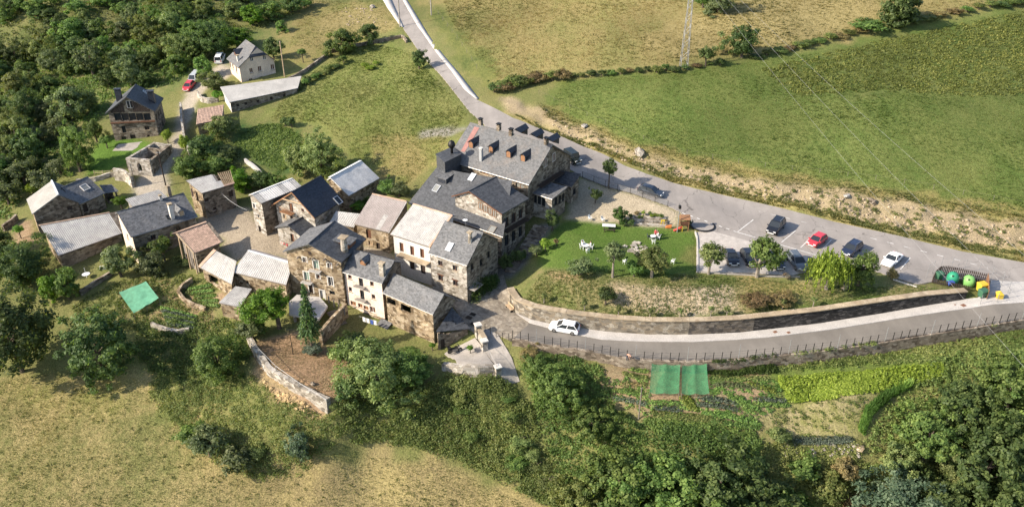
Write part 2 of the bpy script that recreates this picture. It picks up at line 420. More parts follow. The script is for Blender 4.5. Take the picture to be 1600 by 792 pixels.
stone("stone_pale", [(.46, .40, .32), (.68, .61, .51), (.24, .205, .16), (.80, .74, .65), (.58, .51, .42)], (.38, .335, .275))
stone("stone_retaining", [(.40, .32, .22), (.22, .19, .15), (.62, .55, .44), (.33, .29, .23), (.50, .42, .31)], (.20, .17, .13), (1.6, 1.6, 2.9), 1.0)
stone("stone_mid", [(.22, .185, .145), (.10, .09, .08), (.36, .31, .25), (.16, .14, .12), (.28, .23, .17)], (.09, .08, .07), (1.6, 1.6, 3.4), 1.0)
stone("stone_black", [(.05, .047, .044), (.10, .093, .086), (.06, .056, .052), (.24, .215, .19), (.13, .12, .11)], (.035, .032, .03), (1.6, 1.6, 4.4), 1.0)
stone("stone_coping", [(.42, .33, .22), (.50, .41, .29), (.36, .28, .19)], (.34, .27, .185), (1.2, 1.2, 1.2), .4)
simple("plaster_pink", (.70, .57, .47), .9, .12, .7, bump=.1, fine=7)
simple("plaster_cream", (.62, .51, .405), .9, .14, .6, bump=.1, fine=7)
simple("plaster_white", (.60, .565, .51), .9, .12, .8, bump=.1, fine=7)
slate("slate_grey", (.114, .114, .115), .36, .68)
slate("slate_blue", (.060, .062, .066), .34, .62, (.2, .2, .2), .1)
slate("slate_dark", (.030, .034, .044), .30, .5, (.1, .1, .1), .1)
slate("slate_hotel", (.124, .123, .122), .26, .7, (.27, .21, .16), .3)
simple("slate_patch", (.30, .15, .13), .7, .15, 1.5, fine=8)
simple("fibre_white", (.42, .40, .37), .85, .18, .9, bump=.15, fine=6)
simple("fibre_grey", (.40, .38, .35), .85, .2, .9, bump=.15, fine=6)
simple("fibre_mauve", (.33, .285, .26), .85, .12, .8, bump=.15, fine=6)
simple("cement_grey", (.31, .295, .265), .9, .2, .35, bump=.2, fine=7)
simple("lichen_concrete", (.43, .405, .365), .9, .16, .35, bump=.2, fine=7)
simple("pale_sheet", (.64, .61, .56), .85, .14, .6, bump=.15, fine=6)
simple("zinc", (.50, .51, .52), .45, .1, 2, .5)
simple("rust", (.20, .10, .06), .8, .4, 2)
simple("tile_red", (.42, .285, .21), .85, .42, 2.2, bump=.2, fine=4)
simple("tile_edge", (.42, .29, .205), .9, .25, 1.5)
simple("wood_brown", (.13, .060, .034), .65, .25, 3, fine=12)
simple("wood_orange", (.27, .14, .072), .6, .2, 3, fine=12)
simple("wood_grey", (.20, .17, .14), .85, .25, 3, fine=14)
simple("wood_pale", (.45, .33, .21), .8, .2, 3, fine=14)
simple("wood_dark", (.05, .035, .028), .7, .25, 3, fine=12)
simple("paint_green", (.23, .33, .25), .6, .12, 3)
simple("frame_white", (.62, .59, .55), .6, .08, 3)
simple("metal_dark", (.035, .033, .032), .5, .2, 4, .6)
simple("metal_grey", (.28, .27, .26), .45, .2, 4, .7)
simple("galvanised", (.30, .30, .30), .6, .15, 5, .4)
simple("interior_dark", (.018, .016, .015), .9, .2, 2)
simple("bark", (.115, .088, .066), .95, .3, 3, bump=.6, fine=10)
simple("bark_pale", (.24, .205, .165), .95, .25, 3, bump=.5, fine=10)
simple("rubber", (.02, .02, .02), .8, .2, 4)
simple("white_plastic", (.72, .72, .70), .45, .05, 3)
simple("red_plastic", (.50, .07, .05), .45, .08, 3)
simple("orange_plastic", (.60, .20, .06), .5, .08, 3)
simple("yellow_plastic", (.56, .40, .04), .45, .08, 3)
simple("blue_plastic", (.05, .09, .30), .45, .08, 3)
simple("igloo_green", (.030, .24, .13), .45, .08, 2)
simple("igloo_lime", (.18, .38, .11), .45, .08, 2)
simple("bin_green", (.045, .12, .07), .5, .1, 2)
simple("skin", (.46, .26, .18), .6, .06, 5)
simple("cloth_white", (.68, .66, .64), .85, .08, 6)
simple("cloth_dark", (.035, .04, .06), .85, .1, 6)
simple("cloth_red", (.40, .06, .06), .85, .1, 6)
simple("hair_brown", (.05, .03, .02), .7, .2, 20)
simple("flower_red", (.50, .05, .07), .7, .3, 8)
simple("straw", (.42, .30, .15), .95, .3, 1.5, bump=.8, fine=5)
m, nt, b = _nt("glass")
b.inputs["Base Color"].default_value = (.025, .03, .035, 1); b.inputs["Roughness"].default_value = .08
m, nt, b = _nt("glass_pale")
b.inputs["Base Color"].default_value = (.22, .22, .20, 1); b.inputs["Roughness"].default_value = .2
def paint(name, c, rough=.22):
    m, nt, b = _nt(name)
    b.inputs["Base Color"].default_value = (*c, 1); b.inputs["Roughness"].default_value = rough
    b.inputs["Coat Weight"].default_value = .6; b.inputs["Coat Roughness"].default_value = .06
for nm, c in dict(car_white=(.78, .78, .77), car_red=(.52, .035, .045), car_navy=(.018, .024, .05), car_black=(.012, .012, .014), car_grey=(.10, .115, .13), car_slate=(.04, .045, .055), car_olive=(.02, .025, .02), car_silver=(.42, .43, .44)).items():
    paint(nm, c)
def net(name, c, alpha):
    m, nt, b = _nt(name)
    vv = _coord(nt)
    col = _ramp(nt, _noise(nt, vv, 1.3, 4), [(.3, tuple(x * .75 for x in c)), (.7, tuple(min(1, x * 1.2) for x in c))])
    nt.links.new(col, b.inputs["Base Color"]); b.inputs["Roughness"].default_value = .7
    tp = nt.nodes.new("ShaderNodeBsdfTransparent"); mx = nt.nodes.new("ShaderNodeMixShader"); mx.inputs[0].default_value = alpha
    tl = nt.nodes.new("ShaderNodeBsdfTranslucent"); nt.links.new(col, tl.inputs[0])
    m2 = nt.nodes.new("ShaderNodeMixShader"); m2.inputs[0].default_value = .35
    nt.links.new(b.outputs[0], m2.inputs[1]); nt.links.new(tl.outputs[0], m2.inputs[2])
    nt.links.new(tp.outputs[0], mx.inputs[1]); nt.links.new(m2.outputs[0], mx.inputs[2])
    nt.links.new(mx.outputs[0], nt.nodes["Material Output"].inputs[0])
net("net_green", (.065, .28, .12), .66)
net("net_mint", (.17, .47, .29), .9)
net("mesh_panel", (.30, .30, .30), .35)
FOL = {
    'mid': ((.040, .072, .018), (.105, .150, .040)),
    'dark': ((.028, .048, .015), (.074, .102, .032)),
    'olive': ((.056, .080, .026), (.128, .152, .056)),
    'bright': ((.055, .125, .012), (.140, .235, .030)),
    'lime': ((.105, .160, .020), (.260, .330, .055)),
    'grey': ((.048, .068, .029), (.108, .130, .060)),
    'blue': ((.030, .048, .028), (.080, .104, .064)),
    'fir': ((.022, .045, .016), (.065, .095, .032)),
    'ivy': ((.034, .070, .014), (.080, .125, .030)),
    'bramble': ((.052, .074, .020), (.132, .145, .050)),
    'brown': ((.075, .065, .030), (.150, .115, .055)),
    'corn': ((.19, .26, .035), (.40, .47, .085)),
    'veg': ((.052, .092, .022), (.130, .185, .050)),
    'cabbage': ((.090, .130, .090), (.200, .250, .180)),
    'lettuce': ((.130, .190, .030), (.280, .340, .080)),
    'grass': ((.075, .110, .020), (.200, .220, .060)),
    'drygrass': ((.190, .150, .060), (.380, .300, .130)),
    'lawn': ((.040, .095, .010), (.090, .165, .025)),
    'fern': ((.068, .092, .022), (.140, .160, .044)),
}
for k, (a_, b_) in FOL.items():
    g_ = 1.0 if k in ("corn", "lettuce", "grass", "drygrass", "lawn", "cabbage") else (1.45 if k in ('bright', 'lime', 'ivy') else 2.3)
    foliage("leaf_" + k, (a_[0] * g_ * 1.08, a_[1] * g_, a_[2] * g_), (b_[0] * g_ * 1.08, b_[1] * g_, b_[2] * g_), .45)

# ------------------------------------------------------------------ mesh helpers
ORG = {}
def tag(o, label=None, cat=None, group=None, kind=None):
    if label: o["label"] = label
    if cat: o["category"] = cat
    if group: o["group"] = group
    if kind: o["kind"] = kind
    return o
def thing(name, label, cat, loc=(0, 0, 0), group=None, rz=0, scale=None):
    o = bpy.data.objects.new(name, None)
    o.empty_display_size = .5
    COL.objects.link(o)
    o.location = tuple(float(x) for x in loc); o.rotation_euler = (0, 0, rz)
    if scale is not None: o.scale = scale
    tag(o, label, cat, group)
    ORG[o.name] = np.array(loc, float) if rz == 0 else np.zeros(3)
    return o
def place(name, mesh, mat=None, parent=None, matrix=None):
    o = bpy.data.objects.new(name, mesh)
    COL.objects.link(o)
    if parent is not None:
        o.parent = parent
        if parent.name in ORG: ORG[o.name] = ORG[parent.name]
    if matrix is not None: o.matrix_local = matrix
    return o
def setmat(o, mname):
    o.material_slots[0].link = 'OBJECT'
    o.material_slots[0].material = MATS[mname]
def mesh_np(name, V, F, mat, attr=None, smooth=False):
    """V (n,3), F (m,k) all faces of the same size"""
    me = bpy.data.meshes.new(name)
    V = np.ascontiguousarray(V, dtype=np.float32); F = np.ascontiguousarray(F, dtype=np.int32)
    k = F.shape[1]
    me.vertices.add(len(V)); me.vertices.foreach_set("co", V.ravel())
    me.loops.add(F.size); me.loops.foreach_set("vertex_index", F.ravel())
    me.polygons.add(len(F)); me.polygons.foreach_set("loop_start", np.arange(0, F.size, k, dtype=np.int32))
    me.update(calc_edges=True)
    if attr is not None:
        for an, av in attr.items():
            if av.ndim == 1:
                a = me.attributes.new(an, 'FLOAT', 'POINT'); a.data.foreach_set("value", av.astype(np.float32))
            else:
                a = me.attributes.new(an, 'FLOAT_COLOR', 'POINT'); a.data.foreach_set("color", av.astype(np.float32).ravel())
    if smooth: me.polygons.foreach_set("use_smooth", np.ones(len(F), bool))
    if mat: me.materials.append(MATS[mat])
    return me
class MB:
    def __init__(self): self.v = []; self.f = []
    def add(self, vs, fs):
        n = len(self.v); self.v += [tuple(float(c) for c in q) for q in vs]; self.f += [tuple(i + n for i in q) for q in fs]; return self
    def hexa(self, b4, t4):
        return self.add(list(b4) + list(t4), [(3, 2, 1, 0), (4, 5, 6, 7), (0, 1, 5, 4), (1, 2, 6, 5), (2, 3, 7, 6), (3, 0, 4, 7)])
    def box(self, c, s, rz=0):
        x, y, z = [q / 2 for q in s]; ca, sa = math.cos(rz), math.sin(rz)
        pt = lambda a, b_, d: (c[0] + a * ca - b_ * sa, c[1] + a * sa + b_ * ca, c[2] + d)
        return self.hexa([pt(-x, -y, -z), pt(x, -y, -z), pt(x, y, -z), pt(-x, y, -z)], [pt(-x, -y, z), pt(x, -y, z), pt(x, y, z), pt(-x, y, z)])
    def slab(self, poly, t):
        """top polygon (any orientation) thickened downwards by t"""
        n = len(poly); b_ = [(q[0], q[1], q[2] - t) for q in poly]
        return self.add(list(poly) + b_, [tuple(range(n)), tuple(range(2 * n - 1, n - 1, -1))] + [(i, i + n, (i + 1) % n + n, (i + 1) % n) for i in range(n)])
    def tube(self, path, rad, n=6, cap=True):
        path = [np.array(q, float) for q in path]
        if not hasattr(rad, '__len__'): rad = [rad] * len(path)
        base = len(self.v)
        for i, q in enumerate(path):
            t = (path[min(i + 1, len(path) - 1)] - path[max(i - 1, 0)]); t = t / (np.linalg.norm(t) + 1e-9)
            a = np.cross(t, [0, 0, 1.0]) if abs(t[2]) < .9 else np.cross(t, [1.0, 0, 0]); a /= np.linalg.norm(a); b_ = np.cross(t, a)
            for k in range(n):
                an = 2 * math.pi * k / n; w = q + rad[i] * (math.cos(an) * a + math.sin(an) * b_)
                self.v.append(tuple(float(c) for c in w))
        for i in range(len(path) - 1):
            for k in range(n):
                k2 = (k + 1) % n
                self.f.append((base + i * n + k, base + i * n + k2, base + (i + 1) * n + k2, base + (i + 1) * n + k))
        if cap:
            self.f.append(tuple(base + k for k in range(n - 1, -1, -1)))
            e = base + (len(path) - 1) * n
            self.f.append(tuple(e + k for k in range(n)))
        return self
    def lathe(self, prof, c=(0, 0, 0), n=16, sx=1, sy=1):
        base = len(self.v); m_ = len(prof)
        for r, z in prof:
            for k in range(n):
                an = 2 * math.pi * k / n
                self.v.append((c[0] + r * sx * math.cos(an), c[1] + r * sy * math.sin(an), c[2] + z))
        for i in range(m_ - 1):
            for k in range(n):
                k2 = (k + 1) % n
                self.f.append((base + i * n + k, base + i * n + k2, base + (i + 1) * n + k2, base + (i + 1) * n + k))
        self.f.append(tuple(base + k for k in range(n - 1, -1, -1)))
        self.f.append(tuple(base + (m_ - 1) * n + k for k in range(n)))
        return self
    def mesh(self, name, mat, off=None, smooth=False):
        me = bpy.data.meshes.new(name)
        vs = self.v if off is None else [(q[0] - off[0], q[1] - off[1], q[2] - off[2]) for q in self.v]
        me.from_pydata(vs, [], self.f)
        me.materials.append(MATS[mat])
        if smooth:
            for p_ in me.polygons: p_.use_smooth = True
        return me
    def build(self, name, mat, parent=None, smooth=False):
        off = ORG.get(parent.name) if parent is not None else None
        o = place(name, self.mesh(name, mat, off, smooth), parent=parent)
        return o
    def top(self, name, mat, label=None, cat=None, group=None, kind=None, smooth=False):
        """a thing that is one mesh, its origin at its base"""
        a = np.array(self.v); off = np.array([a[:, 0].mean(), a[:, 1].mean(), a[:, 2].min()])
        o = place(name, self.mesh(name, mat, off, smooth)); o.location = tuple(off)
        ORG[o.name] = off
        return tag(o, label, cat, group, kind)
def copy_tree(o, parent=None):
    c = o.copy(); COL.objects.link(c)
    if parent is not None: c.parent = parent
    for ch in o.children: copy_tree(ch, c)
    return c
# ------------------------------------------------------------------ ground sheet
ROAD_L = [(590, -14), (611, 0), (632, 48), (650, 74), (670, 98.5), (700, 131), (720, 157), (733, 174), (768, 205), (830, 236), (880, 258), (908.6, 276), (946.5, 291), (989, 302), (1042, 321), (1063, 331), (1080, 352), (1103, 359), (1171, 377.6), (1216, 390), (1262, 402), (1321, 413), (1366, 423), (1401, 434), (1432, 444)]
ROAD_R = [(613, -14), (628.5, 0), (652.5, 42), (671, 68), (690, 93), (726, 141), (746, 156.6), (800, 184), (838, 199), (911, 229), (977, 259.6), (1010, 272), (1052, 286), (1090, 296), (1128, 304.5), (1165, 313), (1200, 320.5), (1250, 333), (1301, 346), (1350, 357), (1402, 368), (1450, 380), (1503, 393), (1560, 403), (1620, 413)]
TARMAC_END = [(1620, 413), (1720, 433), (1720, 452), (1600, 441), (1548, 439), (1500, 436), (1432, 444)]
LAWN = [(871, 351), (883, 341), (957, 349), (1022, 354), (1078, 364), (1086, 362), (1088, 400), (1088, 428), (1000, 434), (900, 424), (845, 418), (833, 392)]
GRAVELPARK = [(1089, 363), (1103, 359), (1171, 377.6), (1216, 390), (1262, 402), (1262, 423), (1240, 430), (1088, 425)]
LOW_TOP = [(828, 505), (880, 519), (941, 531), (1007, 534), (1083, 534.6), (1153.5, 531), (1200, 527.5), (1301, 515), (1402, 498.5), (1478, 487), (1600, 473), (1720, 455)]
LOW_BOT = [(802, 529.5), (878, 542.5), (927, 550), (977, 560), (1017, 563.4), (1078, 565), (1128, 563.3), (1200, 557), (1301, 546), (1389, 533), (1475, 519), (1600, 499), (1720, 479)]
WALK_IN = [(806, 491), (830, 501), (858, 507), (908, 515), (961, 521), (1017, 524.7), (1085, 524.7), (1153, 521.5), (1200, 516.5), (1276, 508), (1377, 492), (1452, 479), (1508, 470), (1527, 466), (1545, 456), (1548, 439), (1600, 441), (1720, 452)]
PLAZA = [(742, 452), (765, 430), (787, 430), (797, 478), (806, 491), (829, 504), (802, 529.5), (778, 523), (742, 520), (728, 512), (706, 474)]
ALLEY = [(765, 430), (800, 398), (822, 376), (850, 347), (868, 347), (851, 372), (830, 398), (800, 437), (787, 430)]
SQUARE = [(306, 352), (318, 330), (345, 322), (390, 326), (398, 350), (425, 340), (470, 372), (520, 380), (600, 388), (700, 440), (742, 452), (706, 474), (640, 418), (545, 396), (470, 395), (452, 405), (400, 396), (368, 408), (345, 392), (350, 375)]
LANE = [(207, 293), (232, 266), (258, 250), (274, 206), (281, 160), (297, 140), (318, 118), (345, 98), (372, 112), (352, 124), (318, 142), (306, 160), (298, 185), (290, 206), (282, 236), (262, 276), (262, 305), (225, 318)]
RAMP = [(742, 520), (760, 514), (778, 523), (800, 560), (812, 596), (790, 600), (775, 572), (756, 545)]
YARD = [(694, 553), (704, 545), (722, 538), (742, 528), (756, 545), (774, 574), (745, 580), (716, 580), (712, 562)]
TERRACE_SLAB = [(450, 470), (462, 458), (500, 462), (506, 480), (500, 500), (455, 498)]
HOUSE_PATIO = [(176, 236), (185, 226), (235, 220), (246, 226), (215, 231), (206, 236)]
def strip(l, r, n=3):
    rows = []
    k = max(len(l), len(r))
    def res(pl, m_):
        pl = np.array(pl, float); d = np.r_[0, np.cumsum(np.hypot(*np.diff(pl, axis=0).T))]
        t = np.linspace(0, d[-1], m_); return np.c_[np.interp(t, d, pl[:, 0]), np.interp(t, d, pl[:, 1])]
    return res, k
def world_poly(px):
    return np.array([G0(*q)[:2] for q in px])
W_ = {k: world_poly(v) for k, v in dict(road=ROAD_L[:-1] + [ROAD_L[-1]] + TARMAC_END[::-1][1:] + ROAD_R[::-1][1:], lawn=LAWN, park=GRAVELPARK, low=LOW_TOP + LOW_BOT[::-1],
      walk=WALK_IN + LOW_TOP[::-1], plaza=PLAZA, alley=ALLEY, square=SQUARE, lane=LANE, ramp=RAMP, yard=YARD, patio=HOUSE_PATIO).items()}
_w1 = WALL_XY['W1'][0]
W_['walk'] = np.concatenate([_w1[2:] + np.array([0.0, .12]), world_poly(WALK_IN[13:] + LOW_TOP[::-1])])
PAVED = ['road', 'park', 'low', 'walk', 'plaza', 'ramp', 'yard']
def axis_steps(spec):
    out = [spec[0][0]]
    for a, b_, st in spec:
        n = max(1, int(round((b_ - a) / st))); out += list(np.linspace(a, b_, n + 1)[1:])
    return np.array(out)
gx = axis_steps([(-2200, -700, 500), (-700, -260, 110), (-260, -130, 2.6), (-130, -88, 1.4), (-88, 92, .72), (92, 150, 1.4), (150, 260, 2.8), (260, 700, 110), (700, 2200, 500)])
gy = axis_steps([(-900, -100, 400), (-100, 40, 20), (40, 64, 2), (64, 150, .62), (150, 190, .9), (190, 260, 1.7), (260, 420, 4), (420, 900, 80), (900, 3600, 900)])
GX, GY = np.meshgrid(gx, gy)
GZ = terr(GX, GY, .72)
def near_paved(X, Y):
    r = np.zeros(X.shape, bool)
    for k in PAVED: r |= inpoly(X, Y, W_[k])
    return r
_pv = near_paved(GX, GY)
GZ = np.where(_pv, terr0(GX, GY, .72) - .25, GZ)
# soften under-road edge: the row just outside keeps the road level
def Z(poly, ca, cb, jit=1.0): ZONES.append((world_poly(poly), ca, cb, jit))
ZONES = []
DRY = (.235, .19, .078); DRY2 = (.285, .23, .10); GRN = (.088, .108, .030); LUSH = (.070, .125, .020); OLV = (.165, .165, .05); SOIL = (.25, .17, .10); BROWN = (.33, .215, .125); DARK = (.055, .06, .028); STONEY = (.42, .335, .235)
# base: rough green-brown ground
CA = np.zeros(GX.shape + (4,)); CB = np.zeros(GX.shape + (4,)); CA[..., 3] = CB[..., 3] = 1
CA[..., :3] = (.12, .135, .042); CB[..., :3] = (.175, .165, .062)
Z([(-200, 300), (-200, -80), (480, -80), (470, 60), (330, 120), (170, 180), (100, 270), (0, 300)], (.105, .13, .04), (.175, .165, .065))
Z([(-200, 590), (0, 585), (120, 575), (220, 590), (300, 650), (380, 730), (430, 700), (520, 690), (700, 720), (830, 780), (900, 900), (-200, 900)], (.145, .142, .05), (.27, .215, .095), 2)
Z([(520, 690), (600, 690), (720, 730), (830, 790), (860, 850), (420, 850), (430, 730)], (.21, .165, .08), DRY2, 2)
Z([(0, 590), (210, 590), (200, 640), (60, 640), (0, 620)], OLV, DRY2, 2)
Z([(570, 62), (640, 76), (670, 110), (735, 180), (720, 205), (690, 240), (640, 300), (590, 280), (540, 255), (500, 200), (410, 190), (440, 150), (490, 105)], (.125, .150, .038), (.185, .185, .062), 2)
Z([(560, 220), (690, 205), (690, 240), (650, 290), (590, 270)], OLV, DRY, 2)
Z([(440, 60), (480, 0), (600, 0), (632, 48), (580, 62), (520, 90), (450, 110)], OLV, DRY, 2)
Z([(500, 20), (570, 12), (620, 40), (600, 56), (540, 50), (490, 45)], DRY, DRY2, 2)
Z([(655, 0), (600, -60), (1700, -90), (1640, 0), (1400, 40), (1250, 76), (1060, 108), (860, 118), (770, 140), (735, 125)], (.185, .175, .062), DRY, 2)
Z([(665, 10), (690, 10), (790, 120), (760, 140), (720, 105)], GRN, OLV, 1.5)
Z([(1000, 60), (1240, -30), (1400, -30), (1390, 30), (1240, 70), (1060, 95)], DRY, DRY2, 3)
Z([(850, 172), (870, 125), (1060, 112), (1250, 82), (1400, 45), (1640, 5), (1800, 0), (1850, 380), (1620, 348), (1400, 306), (1200, 282), (1000, 236)], (.085, .122, .028), (.135, .155, .044), 1)
Z([(1200, 105), (1400, 60), (1640, 15), (1800, 10), (1800, 150), (1600, 155), (1400, 145), (1250, 150)], (.085, .115, .03), (.135, .145, .045), 3)
Z([(850, 165), (930, 195), (1000, 222), (1200, 265), (1400, 292), (1620, 330), (1620, 350), (1400, 310), (1200, 285), (1000, 240), (850, 182)], OLV, DRY, 1)
Z(BANK_TOP + BANK_FOOT, (.34, .265, .165), (.26, .21, .12), .8)
Z([(790, 172), (838, 190), (911, 221), (1052, 278), (1200, 311), (1400, 357), (1600, 394), (1800, 440), (1800, 452), (1600, 410), (1400, 369), (1200, 322), (1052, 288), (911, 232), (838, 202), (780, 176)], (.26, .225, .09), DRY, .6)
Z([(808, 468), (845, 415), (1088, 425), (1250, 432), (1430, 440), (1510, 462), (1380, 490), (1200, 514), (1080, 521), (960, 517), (860, 503)], (.085, .115, .028), (.21, .18, .08), 1)
Z([(945, 442), (1150, 448), (1165, 480), (1080, 492), (990, 488), (950, 470)], STONEY, (.32, .25, .15), .8)
Z([(860, 420), (895, 425), (910, 437), (870, 440)], DRY2, SOIL, .6)
Z([(1010, 497), (1200, 488), (1380, 462), (1400, 470), (1250, 500), (1080, 516), (960, 512)], LUSH, GRN, .6)
Z([(1150, 432), (1260, 438), (1260, 462), (1170, 455)], (.16, .15, .05), DRY, 1)
Z(LAWN, LUSH, (.095, .14, .03), .2)
Z([(1068, 385), (1088, 385), (1088, 415), (1060, 405)], GRN, OLV, .5)
Z([(883, 341), (905, 278), (990, 303), (1063, 331), (1060, 352), (1022, 354), (957, 349)], (.40, .335, .235), (.33, .275, .19), .3)
Z([(945, 560), (1200, 570), (1200, 620), (1190, 670), (1000, 650), (935, 620)], SOIL, (.21, .17, .095), .5)
Z([(1190, 630), (1380, 612), (1345, 680), (1200, 690)], (.29, .235, .135), (.16, .155, .055), 1)
Z([(1200, 570), (1500, 545), (1500, 590), (1380, 612), (1220, 625)], (.12, .17, .03), GRN, .5)
Z([(395, 535), (470, 515), (545, 560), (535, 620), (511, 636), (430, 592), (400, 560)], BROWN, (.38, .245, .145), .5)
Z([(400, 565), (425, 600), (512, 645), (500, 660), (430, 625), (395, 590)], (.36, .25, .155), (.27, .19, .11), .5)
Z([(330, 465), (355, 450), (362, 470), (345, 480)], (.40, .30, .2), SOIL, .4)
Z([(185, 440), (250, 430), (330, 470), (330, 510), (230, 510), (180, 490)], (.125, .13, .045), SOIL, 1)
Z(SQUARE, (.36, .30, .22), (.28, .23, .165), .4)
Z(LANE, (.40, .345, .27), (.33, .285, .22), .4)
Z(ALLEY, (.14, .13, .115), (.18, .165, .145), .2)
Z([(20, 350), (45, 345), (62, 380), (20, 385)], (.40, .30, .19), SOIL, .5)
Z([(655, 207), (690, 200), (735, 200), (700, 214), (662, 216)], (.30, .275, .24), (.24, .22, .18), .5)
Z([(130, 255), (160, 215), (240, 225), (200, 262), (140, 272)], LUSH, (.10, .17, .03), .4)
Z([(370, 190), (470, 200), (480, 260), (430, 275), (365, 235)], (.055, .10, .03), GRN, 1)
for poly, ca, cb, jit in ZONES:
    jx = (fnoise(GX, GY, 3.5, 31, 2) - .5) * 3.4 * jit; jy = (fnoise(GX, GY, 3.5, 57, 2) - .5) * 3.4 * jit
    mk = inpoly(GX + jx, GY + jy, poly)
    CA[mk, :3] = ca; CB[mk, :3] = cb
def blur(A):
    B = A.copy()
    B[1:-1, 1:-1] = (A[1:-1, 1:-1] * 2 + A[:-2, 1:-1] + A[2:, 1:-1] + A[1:-1, :-2] + A[1:-1, 2:]) / 6
    return B
CA = blur(CA); CB = blur(CB)
ny, nx = GX.shape
idx = np.arange(ny * nx).reshape(ny, nx)
F4 = np.stack([idx[:-1, :-1], idx[:-1, 1:], idx[1:, 1:], idx[1:, :-1]], -1).reshape(-1, 4)
me = mesh_np("ground", np.stack([GX, GY, GZ], -1).reshape(-1, 3), F4, "ground", {"col_a": CA.reshape(-1, 4), "col_b": CB.reshape(-1, 4)}, smooth=True)
ground = place("ground", me); tag(ground, "mountain village ground of meadows, garden plots and banks", kind="structure")

# ------------------------------------------------------------------ paved sheets, each draped a little above the ground
def sheet(name, poly, mat, lift, label, step=.8, shift=0.0):
    """fill a polygon with a clipped grid"""
    poly = np.array([q[:2] for q in poly])
    import bmesh
    from mathutils.geometry import tessellate_polygon
    bm = bmesh.new()
    vs = [bm.verts.new((float(x), float(y), 0)) for x, y in poly]
    for tri in tessellate_polygon([[Vector((float(x), float(y), 0)) for x, y in poly]]):
        try: bm.faces.new([vs[i] for i in tri])
        except ValueError: pass
    lo = poly.min(0); hi = poly.max(0)
    for ax in (0, 1):
        for c in np.arange(lo[ax] + step, hi[ax], step):
            no = (1, 0, 0) if ax == 0 else (0, 1, 0)
            co = (float(c), 0, 0) if ax == 0 else (0, float(c), 0)
            bmesh.ops.bisect_plane(bm, geom=bm.verts[:] + bm.edges[:] + bm.faces[:], dist=1e-5, plane_co=co, plane_no=no)
    bm.verts.ensure_lookup_table()
    xs = np.array([v_.co[:2] for v_ in bm.verts]); zs = terr0(xs[:, 0], xs[:, 1], shift) + lift
    for v_, z_ in zip(bm.verts, zs): v_.co.z = z_
    bmesh.ops.recalc_face_normals(bm, faces=bm.faces[:])
    for f_ in bm.faces:
        if f_.normal.z < 0: f_.normal_flip()
    # skirt so that no gap shows at the rim
    be = [e for e in bm.edges if e.is_boundary]
    for e in be: e.smooth = False
    ret = bmesh.ops.extrude_edge_only(bm, edges=be)
    for g_ in ret["geom"]:
        if isinstance(g_, bmesh.types.BMVert): g_.co.z -= .5
    me = bpy.data.meshes.new(name); bm.to_mesh(me); bm.free()
    me.materials.append(MATS[mat])
    for p_ in me.polygons: p_.use_smooth = True
    return tag(place(name, me), label, kind="structure")
sheet("road", W_['road'], "asphalt_pale", .03, "pale worn asphalt road and car park", 2.2)
sheet("lower_road", W_['low'], "asphalt_warm", .03, "grey asphalt road below the stone wall", 2.0)
sheet("pavement", W_['walk'], "concrete_pale", .12, "pale concrete pavement beside the retaining wall", 2.0, 1.2)
sheet("gravel_parking", W_['park'], "gravel", .045, "pale gravel parking strip beside the lawn", 2.5)
sheet("plaza", W_['plaza'], "cobble", .035, "cobbled plaza below the stone houses", 2.0)
sheet("ramp", W_['ramp'], "concrete", .05, "concrete ramp going down from the plaza", 1.5)
sheet("yard", W_['yard'], "concrete", .04, "pale concrete yard with a parked motorcycle", 1.5)
sheet("patio", W_['patio'], "concrete", .06, "stone patio in front of the slate roofed house", 1.5)
# pale concrete gutters beside the climbing road
def gutter(inner, outer, label):
    a = np.array([G0(*q) for q in inner]); b_ = np.array([G0(*q) for q in outer])
    def res(pl, n):
        d = np.r_[0, np.cumsum(np.linalg.norm(np.diff(pl, axis=0), axis=1))]; t = np.linspace(0, d[-1], n)
        return np.stack([np.interp(t, d, pl[:, i]) for i in range(3)], -1)
    n = 40; a = res(a, n); b_ = res(b_, n)
    V = np.concatenate([a, b_]); V[:, 2] = terr0(V[:, 0], V[:, 1]) + .06
    F = [(i, i + 1, n + i + 1, n + i) for i in range(n - 1)]
    W2 = V.copy(); W2[:, 2] -= .5
    F += [(i, 2 * n + i, 2 * n + i + 1, i + 1) for i in range(n - 1)] + [(n + i, n + i + 1, 3 * n + i + 1, 3 * n + i) for i in range(n - 1)]
    me = mesh_np("gutter", np.concatenate([V, W2]), np.array(F), "concrete_pale")
    tag(place("gutter", me), label, kind="structure")
gutter([(627, -3), (652.5, 42), (690, 93), (726, 141), (744, 155)], [(634, -3), (668, 53), (703, 98.5), (729, 130), (749, 155)], "pale concrete gutter on the uphill side of the climbing road")
gutter([(596, -3), (606, 14), (626, 42)], [(611, -3), (621, 20), (632, 44)], "pale concrete gutter on the village side of the climbing road")
